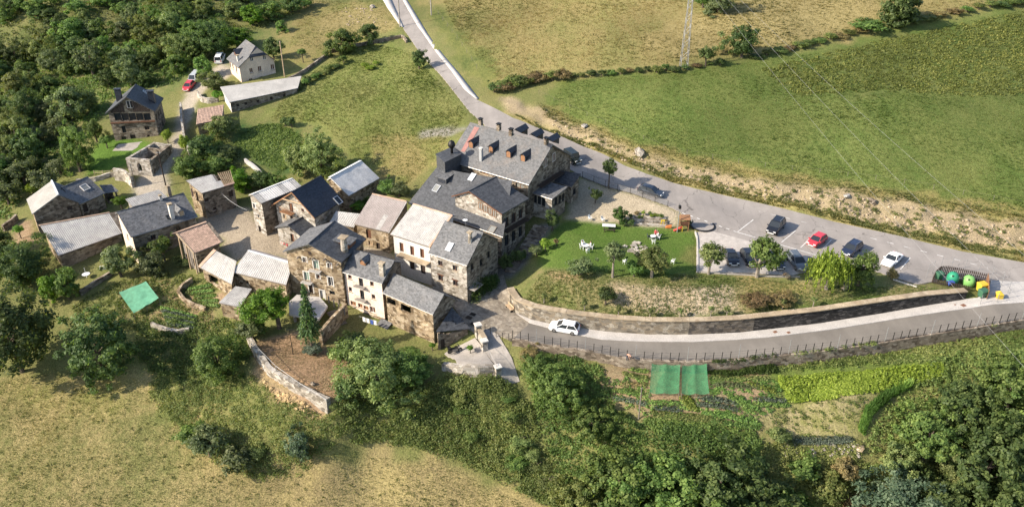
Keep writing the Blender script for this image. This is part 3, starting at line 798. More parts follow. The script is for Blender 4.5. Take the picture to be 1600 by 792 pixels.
# painted markings
def marking(name, pts, width, label, lift=.036):
    q = [G0(*p_) for p_ in pts]
    n = 8; vs = []; fs = []
    a, b_ = q[0][:2], q[-1][:2]; d = (b_ - a) / np.linalg.norm(b_ - a); nn = np.array([-d[1], d[0]]) * width / 2
    for i in range(n + 1):
        c = a + (b_ - a) * i / n
        for s in (-1, 1):
            w = c + nn * s; vs.append((w[0], w[1], tz0(*w) + lift))
    fs = [(2 * i, 2 * i + 2, 2 * i + 3, 2 * i + 1) for i in range(n)]
    me = bpy.data.meshes.new(name); me.from_pydata(vs, [], fs); me.materials.append(MATS["paint_white"])
    return tag(place(name, me), label, kind="structure")
for k, (a, b_) in enumerate([((1152, 363), (1177, 343.5)), ((1221, 379), (1243, 360.5)), ((1251, 387), (1270, 368)), ((1286, 388), (1299, 375)), ((1312, 401), (1325, 388)), ((1372, 417), (1379, 409)), ((1407, 421), (1422, 403))]):
    marking("bay_line", [a, b_], .13, "white painted line between parking bays")
for a, b_ in [((1152, 363), (1180, 371)), ((1219, 382.5), (1267, 396.5)), ((1268, 397), (1300, 406))]:
    marking("bay_line", [a, b_], .14, "white painted line closing off the parking bays")
for i in range(8):
    t = i / 7.0
    x = 1066 + 80 * t; y = 333 + 28 * t
    marking("edge_dash", [(x, y), (x + 5, y + 1.8)], .14, "short white dash at the edge of the asphalt")
for i in range(9):
    x = 1360 + 26 * i; y = 373 + 6.6 * i - 1.0
    marking("centre_dash", [(x, y), (x + 10, y + 2.5)], .11, "faint white dash along the middle of the road")
for i in range(5):
    x = 1180 + 24 * i; y = 329 + 5.8 * i
    marking("centre_dash", [(x, y), (x + 8, y + 2)], .08, "faint white dash along the middle of the road")
# ------------------------------------------------------------------ house builder
def solve_ze(px, vb, z0):
    lo, hi = z0 + .4, z0 + 30
    for _ in range(50):
        m_ = (lo + hi) / 2; q = P(*px, m_)
        if proj([q[0], q[1], z0])[1] < vb: lo = m_
        else: hi = m_
    return lo
def plane_hit(u, v, p0, n):
    d = ray(u, v); return C0 + d * (np.dot(p0 - C0, n) / np.dot(d, n))
ZV = np.array([0, 0, 1.0])
class House:
    def __init__(s, name, label, cat="house", wall="stone_warm", roof="slate_grey", over=.32, thick=.16, cover='slab', cols=8, rows=2, fascia="wood_grey", group=None):
        s.name, s.label, s.cat, s.wallm, s.roofm, s.o, s.t = name, label, cat, wall, roof, over, thick
        s.cover, s.cols, s.rows, s.fascia, s.group = cover, cols, rows, fascia, group
        s.wins = []; s.later = []; s.sidemat = {}; s.hip = 0
    def _foot(s, A, B, foot):
        c, vb, z0 = foot[:3]; s.z0 = foot[3] if len(foot) > 3 else z0; s.ze = solve_ze(A if c == 'A' else B, vb, z0)
        s.a = P(*A, s.ze); s.b = P(*B, s.ze)
    def _frame(s):
        d = s.b - s.a; s.w = np.linalg.norm(d); s.u = d / s.w; s.n = np.array([-s.u[1], s.u[0], 0])
    def gu(s, A, B, foot, R=None, RL=None, back=None):
        s._foot(A, B, foot); s._frame()
        c, r = (s.b, R) if R else (s.a, RL)
        q = plane_hit(r[0], r[1], c, s.u); s.run = float(np.dot(q - c, s.n)); s.rise = float(q[2] - s.ze)
        s.back = s.run if back is None else back
        zb = s.ze + s.rise - s.rise * s.back / s.run
        D = s.run + s.back; up = ZV * s.rise; rb = ZV * (zb - s.ze)
        r0, r1 = s.a + s.n * s.run + up, s.b + s.n * s.run + up
        s.corners = [s.a, s.b, s.b + s.n * D + rb, s.a + s.n * D + rb]
        s.slopes = [[r0, r1, s.b, s.a], [r1, r0, s.corners[3], s.corners[2]]]       # TL TR BR BL
        s.apex = {1: s.run / D, 3: s.back / D}; s.apexz = s.ze + s.rise
        s.typ = 'gu'; return s
    def gv(s, A, B, foot, F, K, depth=None):
        s._foot(A, B, foot); s._frame()
        q = plane_hit(F[0], F[1], s.a, s.n); sa = float(np.dot(q - s.a, s.u)); s.rise = float(q[2] - s.ze)
        D = float(np.dot(P(*K, q[2]) - q, s.n)) if depth is None else depth
        f0 = s.a + s.u * sa + ZV * s.rise; f1 = f0 + s.n * D
        s.corners = [s.a, s.b, s.b + s.n * D, s.a + s.n * D]
        s.slopes = [[f1, f0, s.a, s.corners[3]], [f0, f1, s.corners[2], s.b]]
        s.apex = {0: sa / s.w, 2: 1 - sa / s.w}; s.apexz = s.ze + s.rise
        s.typ = 'gv'; return s
    def quad(s, A, B, R, RL, rise, foot):
        s._foot(A, B, foot); s._frame(); s.rise = rise
        c3 = P(*RL, s.ze + rise); c2 = plane_hit(R[0], R[1], s.a, np.cross(s.b - s.a, c3 - s.a))
        s.corners = [s.a, s.b, c2, c3]; s.slopes = [[c3, c2, s.b, s.a]]
        s.apex = {}; s.typ = 'quad'; return s
    # wall corner plan positions, inset from the eaves
    def plan(s):
        c = [np.array(q[:2]) for q in s.corners]; ctr = sum(c) / 4; out = []
        for i in range(4):
            p_, q, r = c[i - 1], c[i], c[(i + 1) % 4]
            e1 = (q - p_) / np.linalg.norm(q - p_); e2 = (r - q) / np.linalg.norm(r - q)
            n1 = np.array([-e1[1], e1[0]]); n2 = np.array([-e2[1], e2[0]])
            M = np.array([n1, n2]); out.append(np.linalg.solve(M, np.array([np.dot(n1, q) + s.o, np.dot(n2, q) + s.o])))
        return out
    def roof_z(s, x, y):
        best = 1e9
        for sl in s.slopes:
            p_, q, r = sl[0], sl[1], sl[2]
            n = np.cross(q - p_, r - p_)
            best = min(best, p_[2] - (n[0] * (x - p_[0]) + n[1] * (y - p_[1])) / n[2])
        return best
    def side_frame(s, i):
        w = s.plan(); p0, p1 = w[i], w[(i + 1) % 4]; L = np.linalg.norm(p1 - p0); e = (p1 - p0) / L
        return p0, p1, L, e, np.array([-e[1], e[0]])
    def win(s, side, u, v, w, h, kind='w', **k):
        p0, p1, L, e, nin = s.side_frame(side)
        q = plane_hit(u, v, np.array([p0[0], p0[1], 0]), np.array([nin[0], nin[1], 0]))
        sc = float(np.dot(q[:2] - p0, e)); s.wins.append((side, min(max(sc, w / 2 + .12), L - w / 2 - .12), float(q[2]), w, h, kind, k)); return s
    def winm(s, side, fr, z, w, h, kind='w', **k):
        p0, p1, L, e, nin = s.side_frame(side); s.wins.append((side, fr * L, s.z0 + z, w, h, kind, k)); return s
    def on(s, k, u, v):
        sl = s.slopes[k]; n = np.cross(sl[1] - sl[0], sl[2] - sl[0]); return plane_hit(u, v, sl[0], n)
    def finish(s):
        w = s.plan()
        zb = [min(s.z0, tz0(*q)) - .5 for q in w]
        base = np.array([*(sum(w) / 4), s.z0])
        s.obj = thing(s.name, s.label, s.cat, base, s.group)
        mats = {}
        for i in range(4):
            p0, p1, L, e, nin = s.side_frame(i)
            mb = mats.setdefault(s.sidemat.get(i, s.wallm), MB())
            zt0 = s.roof_z(*p0) - s.t * .6; zt1 = s.roof_z(*p1) - s.t * .6
            prof = [(0, zt0)]
            if i in s.apex: prof.append((s.apex[i] * L, s.apexz - s.t * .6))
            prof.append((L, zt1))
            zlo = min(zb[i], zb[(i + 1) % 4]); zr = min(zt0, zt1)
            hs = []
            for (sd, sc, z, ww, hh, kd, k) in s.wins:
                if sd == i and z + hh / 2 < zr - .03 and kd != 'flat':
                    z1 = max(z - hh / 2, zlo + .1); hs.append((sc - ww / 2, sc + ww / 2, z1, z + hh / 2))
            xs = sorted({0.0, L} | {q for h_ in hs for q in h_[:2]}); zs = sorted({zlo, zr} | {q for h_ in hs for q in h_[2:]})
            pt = lambda a, z, d=0: (p0[0] + e[0] * a + nin[0] * d, p0[1] + e[1] * a + nin[1] * d, z)
            for ia in range(len(xs) - 1):
                for iz in range(len(zs) - 1):
                    cx, cz = (xs[ia] + xs[ia + 1]) / 2, (zs[iz] + zs[iz + 1]) / 2
                    if any(h_[0] < cx < h_[1] and h_[2] < cz < h_[3] for h_ in hs): continue
                    mb.add([pt(xs[ia], zs[iz]), pt(xs[ia + 1], zs[iz]), pt(xs[ia + 1], zs[iz + 1]), pt(xs[ia], zs[iz + 1])], [(0, 1, 2, 3)])
            top = [(0, zr), (L, zr)] + [q for q in prof[::-1] if q[1] > zr + 1e-4]
            if len(top) > 2: mb.add([pt(*q) for q in top], [tuple(range(len(top)))])
            for x0, x1, z0_, z1_ in hs:
                D = .32
                for (a, z, c, zz) in ((x0, z0_, x1, z0_), (x1, z0_, x1, z1_), (x1, z1_, x0, z1_), (x0, z1_, x0, z0_)):
                    mb.add([pt(a, z), pt(c, zz), pt(c, zz, D), pt(a, z, D)], [(0, 1, 2, 3)])
        for mm_, mb in mats.items(): mb.build("wall", mm_, s.obj)
        # windows and doors
        for (sd, sc, z, ww, hh, kd, k) in s.wins:
            p0, p1, L, e, nin = s.side_frame(sd)
            zt0 = s.roof_z(*p0) - s.t * .6; zt1 = s.roof_z(*p1) - s.t * .6
            flat = not (z + hh / 2 < min(zt0, zt1) - .03) or kd == 'flat'
            s.window(sd, sc, z, ww, hh, kd, k, flat)
        s.roofs = []
        for k, sl in enumerate(s.slopes): s.roofs.append(s.roof(k, sl))
        for fn in s.later: fn()
        return s
    def window(s, sd, sc, z, w, h, kd, k, flat):
        p0, p1, L, e, nin = s.side_frame(sd)
        pt = lambda a, zz, d: (p0[0] + e[0] * a + nin[0] * d, p0[1] + e[1] * a + nin[1] * d, zz)
        def bar(mb, a0, a1, z0, z1, d0, d1):
            mb.hexa([pt(a0, z0, d0), pt(a1, z0, d0), pt(a1, z0, d1), pt(a0, z0, d1)], [pt(a0, z1, d0), pt(a1, z1, d0), pt(a1, z1, d1), pt(a0, z1, d1)])
        a0, a1, z0, z1 = sc - w / 2, sc + w / 2, z - h / 2, z + h / 2
        dp = -.02 if flat else .2
        if kd == 'o': return
        pm = dict(w='glass', b='glass', s='wood_brown', d='wood_brown', g='paint_green', k='wood_dark', r='wood_orange', p='glass_pale', q='plaster_white', flat='glass', n='glass', y='wood_pale')[kd]
        fm = dict(w='frame_white', b='wood_brown', s='frame_white', d='wood_dark', g='frame_white', k='wood_dark', r='wood_orange', p='wood_orange', q='frame_white', flat='frame_white', n='metal_dark', y='wood_pale')[kd]
        fm = k.get('frame', fm)
        mb = MB(); bar(mb, a0, a1, z0, z1, dp, dp + .03)
        isdoor = kd in 'dkq'
        par = mb.build("door" if isdoor else ("shutter" if kd in 'srg' else "window"), pm, s.obj)
        fr = MB(); t = .07; f0, f1 = dp - .05, dp
        bar(fr, a0, a0 + t, z0, z1, f0, f1); bar(fr, a1 - t, a1, z0, z1, f0, f1); bar(fr, a0 + t, a1 - t, z1 - t, z1, f0, f1); bar(fr, a0 + t, a1 - t, z0, z0 + t, f0, f1)
        if w > .6 and not isdoor: bar(fr, sc - t / 2, sc + t / 2, z0 + t, z1 - t, f0 + .004, f1)
        fr.build("frame", fm, par)
        if not isdoor and not flat and kd != 'n':
            sb = MB(); bar(sb, a0 - .1, a1 + .1, z0 - .1, z0 - .005, -.1, .1); sb.build("sill", k.get('sill', "stone_coping"), par)
        if k.get('surround'):
            sb = MB(); g_ = .16
            bar(sb, a0 - g_, a0 - .005, z0, z1 + g_, -.03, .02); bar(sb, a1 + .005, a1 + g_, z0, z1 + g_, -.03, .02); bar(sb, a0 - .004, a1 + .004, z1 + .005, z1 + g_, -.03, .02)
            sb.build("surround", "plaster_white", par)
        if k.get('lintel'):
            sb = MB(); bar(sb, a0 - .15, a1 + .15, z1 + .005, z1 + .2, -.05, .1); sb.build("lintel", "wood_brown", par)
        if k.get('shut'):
            for sg in (-1, 1):
                sb = MB(); c = a0 - w * .27 if sg < 0 else a1 + w * .27
                bar(sb, c - w * .24, c + w * .24, z0, z1, -.06, -.02); sb.build("shutter_leaf", "wood_brown", par)
    def roof(s, k, sl):
        TL, TR, BR, BL = sl
        if s.hip and s.typ == 'gv':       # half-hipped front gable
            hp = s.hip
            if k == 0: poly = [TL, TR + s.n * (hp * s.rise), TR + (BR - TR) * hp, BR, BL]
            else: poly = [TL + s.n * (hp * s.rise), TR, BR, BL, TL + (BL - TL) * hp]
            o = MB().slab(poly, s.t).build("roof_slope", s.roofm, s.obj)
            if k == 1:
                a = s.slopes[0][1]; l = a + (s.slopes[0][2] - a) * hp; r = a + (s.slopes[1][3] - a) * hp
                MB().slab([a + s.n * (hp * s.rise), l, r], s.t).build("roof_hip", s.roofm, s.obj)
            return o
        if s.cover == 'slab':
            o = s.uneven([TL, TR, BR, BL], s.t).build("roof_slope", s.roofm, s.obj)
            if k == 0 and s.typ != 'gv': MB().tube([BL - ZV * .1, BR - ZV * .1], .07, 6).build("eave_gutter", "metal_grey", o)
        else:
            d = ZV * .06
            o = MB().slab([TL - d, TR - d, BR - d, BL - d], s.t * .6).build("roof_deck", "wood_grey", s.obj)
            s.sheets(o, sl)
        n = np.cross(TR - TL, BL - TL)
        if k == 0 and s.typ in ('gu', 'gv') and s.cover == 'slab':
            MB().tube([TL + ZV * .0, TR + ZV * .0], .09, 6).build("ridge_cap", s.roofm, o)
        return o
    def uneven(s, q, t, nu=9, nv=5):
        """a roof slab whose top sags and ripples a little"""
        TL, TR, BR, BL = q; rg = random.Random(int(abs(TL[0] * 13 + TL[1] * 7))); n = np.cross(TR - TL, BL - TL); n /= np.linalg.norm(n)
        if n[2] < 0: n = -n
        mb = MB(); b_ = [p - ZV * t for p in q]
        for j in range(nv + 1):
            for i in range(nu + 1):
                a, c = i / nu, j / nv; p = (TL * (1 - a) + TR * a) * (1 - c) + (BL * (1 - a) + BR * a) * c
                p = p - n * .05 * math.sin(math.pi * a) * (1 - .5 * c)
                if 0 < j: p = p + n * rg.uniform(-.025, .025)
                mb.v.append(tuple(p))
        for j in range(nv):
            for i in range(nu): k = j * (nu + 1) + i; mb.f.append((k, k + nu + 1, k + nu + 2, k + 1))
        o = len(mb.v); mb.v += [tuple(p) for p in b_]
        top = [i for i in range(nu + 1)]; bot = [nv * (nu + 1) + i for i in range(nu + 1)]; lf = [j * (nu + 1) for j in range(nv + 1)]; rt = [j * (nu + 1) + nu for j in range(nv + 1)]
        mb.f += [tuple(top + [o + 1, o]), tuple(bot[::-1] + [o + 3, o + 2]), tuple(lf[::-1] + [o, o + 3]), tuple(rt + [o + 2, o + 1]), (o, o + 1, o + 2, o + 3)]
        return mb
    def sheets(s, par, sl, skip=()):
        TL, TR, BR, BL = sl
        if s.cover == 'sheet':
            nw, amp = 3, .03
        else:
            nw, amp = 1, .055
        n = np.cross(TR - TL, BL - TL); n = n / np.linalg.norm(n) * (1 if n[2] > 0 else -1)
        rg = random.Random(len(s.name) * 7 + int(TL[0] * 10))
        bil = lambda a, b_: (TL * (1 - a) + TR * a) * (1 - b_) + (BL * (1 - a) + BR * a) * b_
        for r in range(s.rows):
            for c in range(s.cols):
                if (c, r) in skip: continue
                a0, a1 = c / s.cols, (c + 1.0) / s.cols
                b0, b1 = r / s.rows, min(1.0, (r + 1.04) / s.rows)
                if s.cover == 'tile':
                    V = []; Fq = []
                    m_ = 9
                    for i in range(m_):
                        t = i / (m_ - 1); a = a0 + (a1 - a0) * t; hgt_ = amp * math.sin(math.pi * t) + rg.uniform(0, .012)
                        V += [bil(a, b0) + n * hgt_, bil(a, b1) + n * (hgt_ + .02)]
                else:
                    V = []; m_ = nw * 4 + 1; lift = rg.uniform(0, .02) + .015 * (r == 0) * 0; ov = .02 * ((r % 2))
                    for i in range(m_):
                        t = i / (m_ - 1); a = a0 + (a1 - a0) * t
                        hgt_ = amp * math.sin(2 * math.pi * nw * t) + lift
                        V += [bil(a, b0) + n * (hgt_ - .0), bil(a, b1) + n * (hgt_ + .03)]
                Fq = [(2 * i, 2 * i + 1, 2 * i + 3, 2 * i + 2) for i in range(m_ - 1)]
                mb = MB(); mb.add(V, Fq)
                mm_ = s.roofm
                if s.cover == 'sheet' and rg.random() < .25: mm_ = rg.choice(["fibre_grey", "fibre_white", s.roofm])
                mb.build("roof_tile_row" if s.cover == 'tile' else "roof_sheet", mm_, par)
    # ---- things on the roof
    def chimney(s, k, u, v, h, size=(.7, .7), mat="stone_pale", round_=False, cap="stone_coping", below=.6):
        def fn():
            q = s.on(k, u, v); mb = MB(); an = math.atan2(s.u[1], s.u[0])
            if round_: mb.lathe([(size[0] * .56, -below), (size[0] * .5, h * .6), (size[0] * .42, h)], q, 10)
            else: mb.box((q[0], q[1], q[2] + (h - below) / 2), (size[0], size[1], h + below), an)
            o = mb.build("chimney", mat, s.roofs[k])
            c = MB()
            for dx, dy in ((-.3, -.3), (.3, -.3), (.3, .3), (-.3, .3)):
                ca, sa = math.cos(an), math.sin(an); X, Y = dx * size[0], dy * size[1]
                c.box((q[0] + X * ca - Y * sa, q[1] + X * sa + Y * ca, q[2] + h + .09), (.14, .14, .2), an)
            c.box((q[0], q[1], q[2] + h + .25), (size[0] * 1.25, size[1] * 1.25, .12), an)
            c.build("chimney_cap", cap, s.roofs[k])
        s.later.append(fn); return s
    def _slope_axes(s, k):
        TL, TR, BR, BL = s.slopes[k]; x = (BR - BL); x = x / np.linalg.norm(x); n = np.cross(x, TL - BL); n /= np.linalg.norm(n)
        if n[2] < 0: n = -n
        y = np.cross(n, x); y /= np.linalg.norm(y)
        if y[2] < 0: y = -y
        return x, y, n
    def skylight(s, k, u, v, w=.8, l=1.1, mat="glass", frame="metal_dark", tilt=0):
        def fn():
            q = s.on(k, u, v); x, y, n = s._slope_axes(k)
            c = lambda a, b_, d: q + x * a + y * b_ + n * d
            fr = MB(); g_ = .1
            for (a0, a1, b0, b1) in ((-w / 2 - g_, w / 2 + g_, -l / 2 - g_, -l / 2), (-w / 2 - g_, w / 2 + g_, l / 2, l / 2 + g_), (-w / 2 - g_, -w / 2, -l / 2, l / 2), (w / 2, w / 2 + g_, -l / 2, l / 2)):
                fr.hexa([c(a0, b0, -.05), c(a1, b0, -.05), c(a1, b1, -.05), c(a0, b1, -.05)], [c(a0, b0, .12), c(a1, b0, .12), c(a1, b1, .12), c(a0, b1, .12)])
            o = fr.build("skylight", frame, s.obj)
            MB().hexa([c(-w / 2, -l / 2, 0), c(w / 2, -l / 2, 0), c(w / 2, l / 2, 0), c(-w / 2, l / 2, 0)], [c(-w / 2, -l / 2, .07 + tilt), c(w / 2, -l / 2, .07 + tilt), c(w / 2, l / 2, .07), c(-w / 2, l / 2, .07)]).build("pane", mat, o)
        s.later.append(fn); return s
    def dormer(s, k, u, v, w=1.0, h=1.1, front="wood_orange", side=None, roofm=None, gable=.45, shed=False, door=None):
        """u,v: middle of the foot of the dormer's front on the slope"""
        def fn():
            q = s.on(k, u, v); x, y, n = s._slope_axes(k)
            dn = -y.copy(); dn[2] = 0; dn /= np.linalg.norm(dn); bk = -dn
            xs = x.copy(); xs[2] = 0; xs /= np.linalg.norm(xs)
            tanp = y[2] / math.hypot(y[0], y[1])
            zf = q[2]
            top = zf + h; ap = top + (0 if shed else gable * w)
            dl = (top - zf) / tanp + .3; da = (ap - zf) / tanp + .1
            c = lambda a, b_, z: np.array([*(q[:2] + xs[:2] * a + bk[:2] * b_), z])
            body = MB()
            f = [c(-w / 2, 0, zf - .1), c(w / 2, 0, zf - .1), c(w / 2, 0, top)] + ([] if shed else [c(0, 0, ap)]) + [c(-w / 2, 0, top)]
            body.add(f, [tuple(range(len(f)))])
            for sg in (-1, 1):
                body.add([c(sg * w / 2, 0, zf - .1), c(sg * w / 2, 0, top), c(sg * w / 2, dl, top)], [(0, 1, 2)])
            o = body.build("dormer", side or s.roofm, s.obj)
            d0, d1 = w * .38, h * .8
            MB().hexa([c(-d0, -.04, zf + .02), c(d0, -.04, zf + .02), c(d0, .02, zf + .02), c(-d0, .02, zf + .02)], [c(-d0, -.04, zf + d1 + (.2 if not shed else 0)), c(d0, -.04, zf + d1 + (.2 if not shed else 0)), c(d0, .02, zf + d1), c(-d0, .02, zf + d1)]).build("dormer_window", front, o)
            rf = MB(); ov = .14; t = .1
            if shed:
                rf.slab([c(-w / 2 - ov, -.25, top + .02), c(w / 2 + ov, -.25, top + .02), c(w / 2 + ov, dl + .6, top + .35), c(-w / 2 - ov, dl + .6, top + .35)], t)
            else:
                dz = gable * 2 * ov
                rf.slab([c(-w / 2 - ov, -.2, top - dz), c(0, -.2, ap + .03), c(0, da, ap + .03), c(-w / 2 - ov, dl, top - dz)][::-1], t)
                rf.slab([c(0.001, -.2, ap + .03), c(w / 2 + ov, -.2, top - dz), c(w / 2 + ov, dl, top - dz), c(0.001, da, ap + .03)][::-1], t)
            rf.build("dormer_roof", roofm or s.roofm, o)
        s.later.append(fn); return s
    def part(s, fn):
        s.later.append(fn); return s
def stub_bar(p0, p1, r=.03): return MB().tube([p0, p1], r, 5)
# ------------------------------------------------------------------ the hotel group
H = House("hotel_building", "large hotel building with long pale slate roof and four wooden dormers beside the road", "hotel", "stone_grey", "slate_hotel", .45, .2)
H.gu((697, 250), (826.5, 288.5), ('B', 345, 4.5), R=(864, 226))
for u, v in ((736, 231), (767, 238.5), (794.5, 246), (817, 252)): H.dormer(0, u, v, 1.0, 1.05, "wood_orange", roofm="slate_dark", side="slate_dark", gable=.42)
for u, v in ((812, 213), (836, 220), (861, 227)): H.dormer(1, u + 8, v - 4, 1.1, 1.2, "wood_orange", roofm="slate_dark", side="slate_dark", gable=.42)
H.chimney(0, 752, 250, 1.9, (.5, .5), "zinc", cap="plaster_white")
for u, v in ((751, 194), (779.5, 202), (798.5, 210), (853.6, 224)): H.chimney(0, u, v, .75, (.6, .6), "stone_grey", cap="metal_dark")
H.win(1, 865, 245.6, .9, 1.5, 's'); H.win(1, 852, 254.5, .9, 1.5, 's'); H.winm(1, .35, 3.0, 1.0, 1.3, 'n'); H.winm(1, .62, 3.0, 1.0, 1.3, 'n'); H.winm(1, .85, 3.2, 1.0, 1.3, 'n')
H.win(0, 812, 291, 1.6, .8, 'p'); H.win(0, 757, 270, 1.6, .5, 'r')
def hotel_extra():
    x, y, n = H._slope_axes(0)
    pts = [H.on(0, *q) + n * .012 for q in ((741.5, 198), (749, 200), (726, 238), (720, 236.5))]
    MB().slab(pts, .01).build("red_underlay_patch", "slate_patch", H.roofs[0])
    p0, p1, L, e, nin = H.side_frame(1)      # wooden balcony across the right gable
    mb = MB(); z = H.z0 + 4.9
    pt = lambda a, d, zz: (p0[0] + e[0] * a + nin[0] * d, p0[1] + e[1] * a + nin[1] * d, zz)
    mb.hexa([pt(L * .2, -1.0, z), pt(L * .75, -1.0, z), pt(L * .75, 0, z), pt(L * .2, 0, z)], [pt(L * .2, -1.0, z + .15), pt(L * .75, -1.0, z + .15), pt(L * .75, 0, z + .15), pt(L * .2, 0, z + .15)])
    o = mb.build("balcony", "wood_dark", H.obj)
    mb = MB()
    for i in range(25):
        a = L * (.2 + .55 * i / 24); mb.tube([pt(a, -.95, z + .1), pt(a, -.95, z + 1.0)], .03, 4)
    mb.tube([pt(L * .2, -.95, z + 1.0), pt(L * .75, -.95, z + 1.0)], .05, 4); mb.build("railing", "wood_dark", o)
H.part(hotel_extra); H.finish()
HOTEL = H

T_ = thing("lift_tower", "dark slate clad box tower with metal cowl standing against the hotel roof", "tower", P(695, 262, 9))
tc = [P(681.7, 241.9, 12.6), P(695, 254.5, 12.6), P(720, 242, 12.6), P(706.5, 231, 12.6)]
MB().hexa([(q[0], q[1], 4.5) for q in tc], tc).build("wall", "slate_blue", T_)
cx = sum(tc) / 4
MB().slab([cx + (q - cx) * 1.06 + ZV * .14 for q in tc], .12).build("roof", "slate_blue", T_)
cq = cx + np.array([.55, .35, .14])
o = MB().lathe([(.22, 0), (.22, .8), (.34, 1.0), (.62, 1.35), (.62, 1.75), (.4, 2.15), (.1, 2.35)], cq, 14).build("cowl", "metal_dark", T_, smooth=True)

H = House("hotel_wing", "low dark slate roofed wing stepping down in front of the hotel", "building", "stone_grey", "slate_blue", .3, .18)
H.quad((638, 317), (786, 370), (800, 282.5), (682, 262), 4.1, ('A', 352, 2.6))
H.skylight(0, 682, 294.5, .9, 1.2, "glass_pale", "zinc"); H.skylight(0, 737.5, 277, .8, 1.3, "white_plastic", "zinc"); H.skylight(0, 769, 358.5, 1.0, 1.0, "glass_pale", "wood_grey")
H.dormer(0, 690, 285.5, 2.0, .9, "slate_dark", roofm="slate_grey", shed=True)
H.finish()

H = House("hotel_gable_wing", "hotel wing with slate gable, pale stone front and a strip of wooden framed windows", "building", "stone_pale", "slate_blue", .4, .2, fascia="wood_orange")
H.gv((705.6, 306), (784.6, 334.3), ('B', 402, 2.2), (732.8, 298.6), (776, 276))
for u, v in ((751, 322), (758.5, 326), (766, 330), (772.6, 333.5)): H.win(0, u, v, .8, 1.25, 'p')
for fr in (.2, .5, .8): H.winm(1, fr, 2.2, 1.0, 1.9, 'n'); H.winm(1, fr, 5.4, 1.1, 1.7, 'b')
H.sidemat = {1: "stone_grey"}  # right wall gets the darker stone: its shade is in the colour
def gw():
    p0, p1, L, e, nin = H.side_frame(1); z = H.z0 + 4.2
    pt = lambda a, d, zz: (p0[0] + e[0] * a + nin[0] * d, p0[1] + e[1] * a + nin[1] * d, zz)
    o = MB().hexa([pt(.2, -1.0, z), pt(L - .1, -1.0, z), pt(L - .1, 0, z), pt(.2, 0, z)], [pt(.2, -1.0, z + .15), pt(L - .1, -1.0, z + .15), pt(L - .1, 0, z + .15), pt(.2, 0, z + .15)]).build("balcony", "wood_dark", H.obj)
    mb = MB()
    for i in range(28): a = .25 + (L - .4) * i / 27; mb.tube([pt(a, -.95, z + .1), pt(a, -.95, z + 1.0)], .025, 4)
    mb.tube([pt(.25, -.95, z + 1.0), pt(L - .15, -.95, z + 1.0)], .045, 4); mb.build("railing", "wood_dark", o)
    for q0, q1 in ((H.slopes[0][2], H.slopes[0][1]), (H.slopes[1][0], H.slopes[1][3])):
        dn = ZV * .22; MB().hexa([q0 - dn - s_ for s_ in (H.n * .04, H.n * -.04)] + [q1 - dn - s_ for s_ in (H.n * -.04, H.n * .04)], [q0 - s_ - ZV * .03 for s_ in (H.n * .04, H.n * -.04)] + [q1 - ZV * .03 - s_ for s_ in (H.n * -.04, H.n * .04)]).build("barge_board", "wood_brown", H.obj)
H.part(gw); H.finish()

H = House("glazed_bay", "hotel dining room bay with slate roof and glazed corner above the lawn", "building", "stone_pale", "slate_grey", .25, .16)
H.quad((828, 300), (863, 311), (887, 292), (851, 281.6), .5, ('B', 347, 4.5))
for u, v in ((836, 311), (842.5, 313.5), (849, 316)): H.win(0, u, v, .75, 1.5, 'n')
for u, v in ((869, 314.5), (875, 312), (881, 308)): H.win(1, u, v, .85, 1.5, 'n')
H.sidemat = {1: "stone_grey"}; H.finish()  # shaded right side painted with the darker stone
H = House("slate_annexe", "small dark slate roofed annexe between the hotel gable and the road railing", "building", "stone_grey", "slate_blue", .25, .16)
H.quad((859, 281), (893, 291.7), (908, 271.5), (871, 265), 1.1, ('B', 318, 5.2)); H.winm(1, .5, 1.6, 1.0, 1.2, 'n'); H.finish()

# ------------------------------------------------------------------ front row
H = House("stone_barn", "tall stone barn with grey slate roof and two dark openings under its eave", "barn", "stone_warm", "slate_grey", .3, .16)
H.gu((598, 457), (676.6, 491), ('B', 542, -2.6), R=(694, 460))
H.win(0, 607, 470, 1.7, 1.15, 'o'); H.win(0, 634, 482.5, 1.9, 1.25, 'o'); H.win(0, 646, 525, .65, .6, 'k'); H.win(0, 609, 515, 1.1, 1.7, 'k')
H.sidemat = {1: "stone_grey"}  # gable away from the sun coloured darker to paint its shade
def porch():
    p0, p1, L, e, nin = H.side_frame(0)
    q = plane_hit(605, 503, np.array([p0[0], p0[1], 0]), np.array([nin[0], nin[1], 0]))
    c = lambda a, d, z: (q[0] + e[0] * a + nin[0] * d, q[1] + e[1] * a + nin[1] * d, q[2] + z)
    MB().slab([c(-1.1, -.02, .25), c(-1.1, -1.1, -.25), c(1.0, -1.1, -.25), c(1.0, -.02, .25)], .1).build("canopy", "slate_grey", H.obj)
    for a, d0, d1 in ((-.7, -.4, -.02), (.7, -.4, -.02)): MB().tube([c(a, -.9, -.32), c(a, -.02, -.9)], .04, 5).build("bracket", "wood_brown", H.obj)
H.part(porch); H.finish(); BARN = H

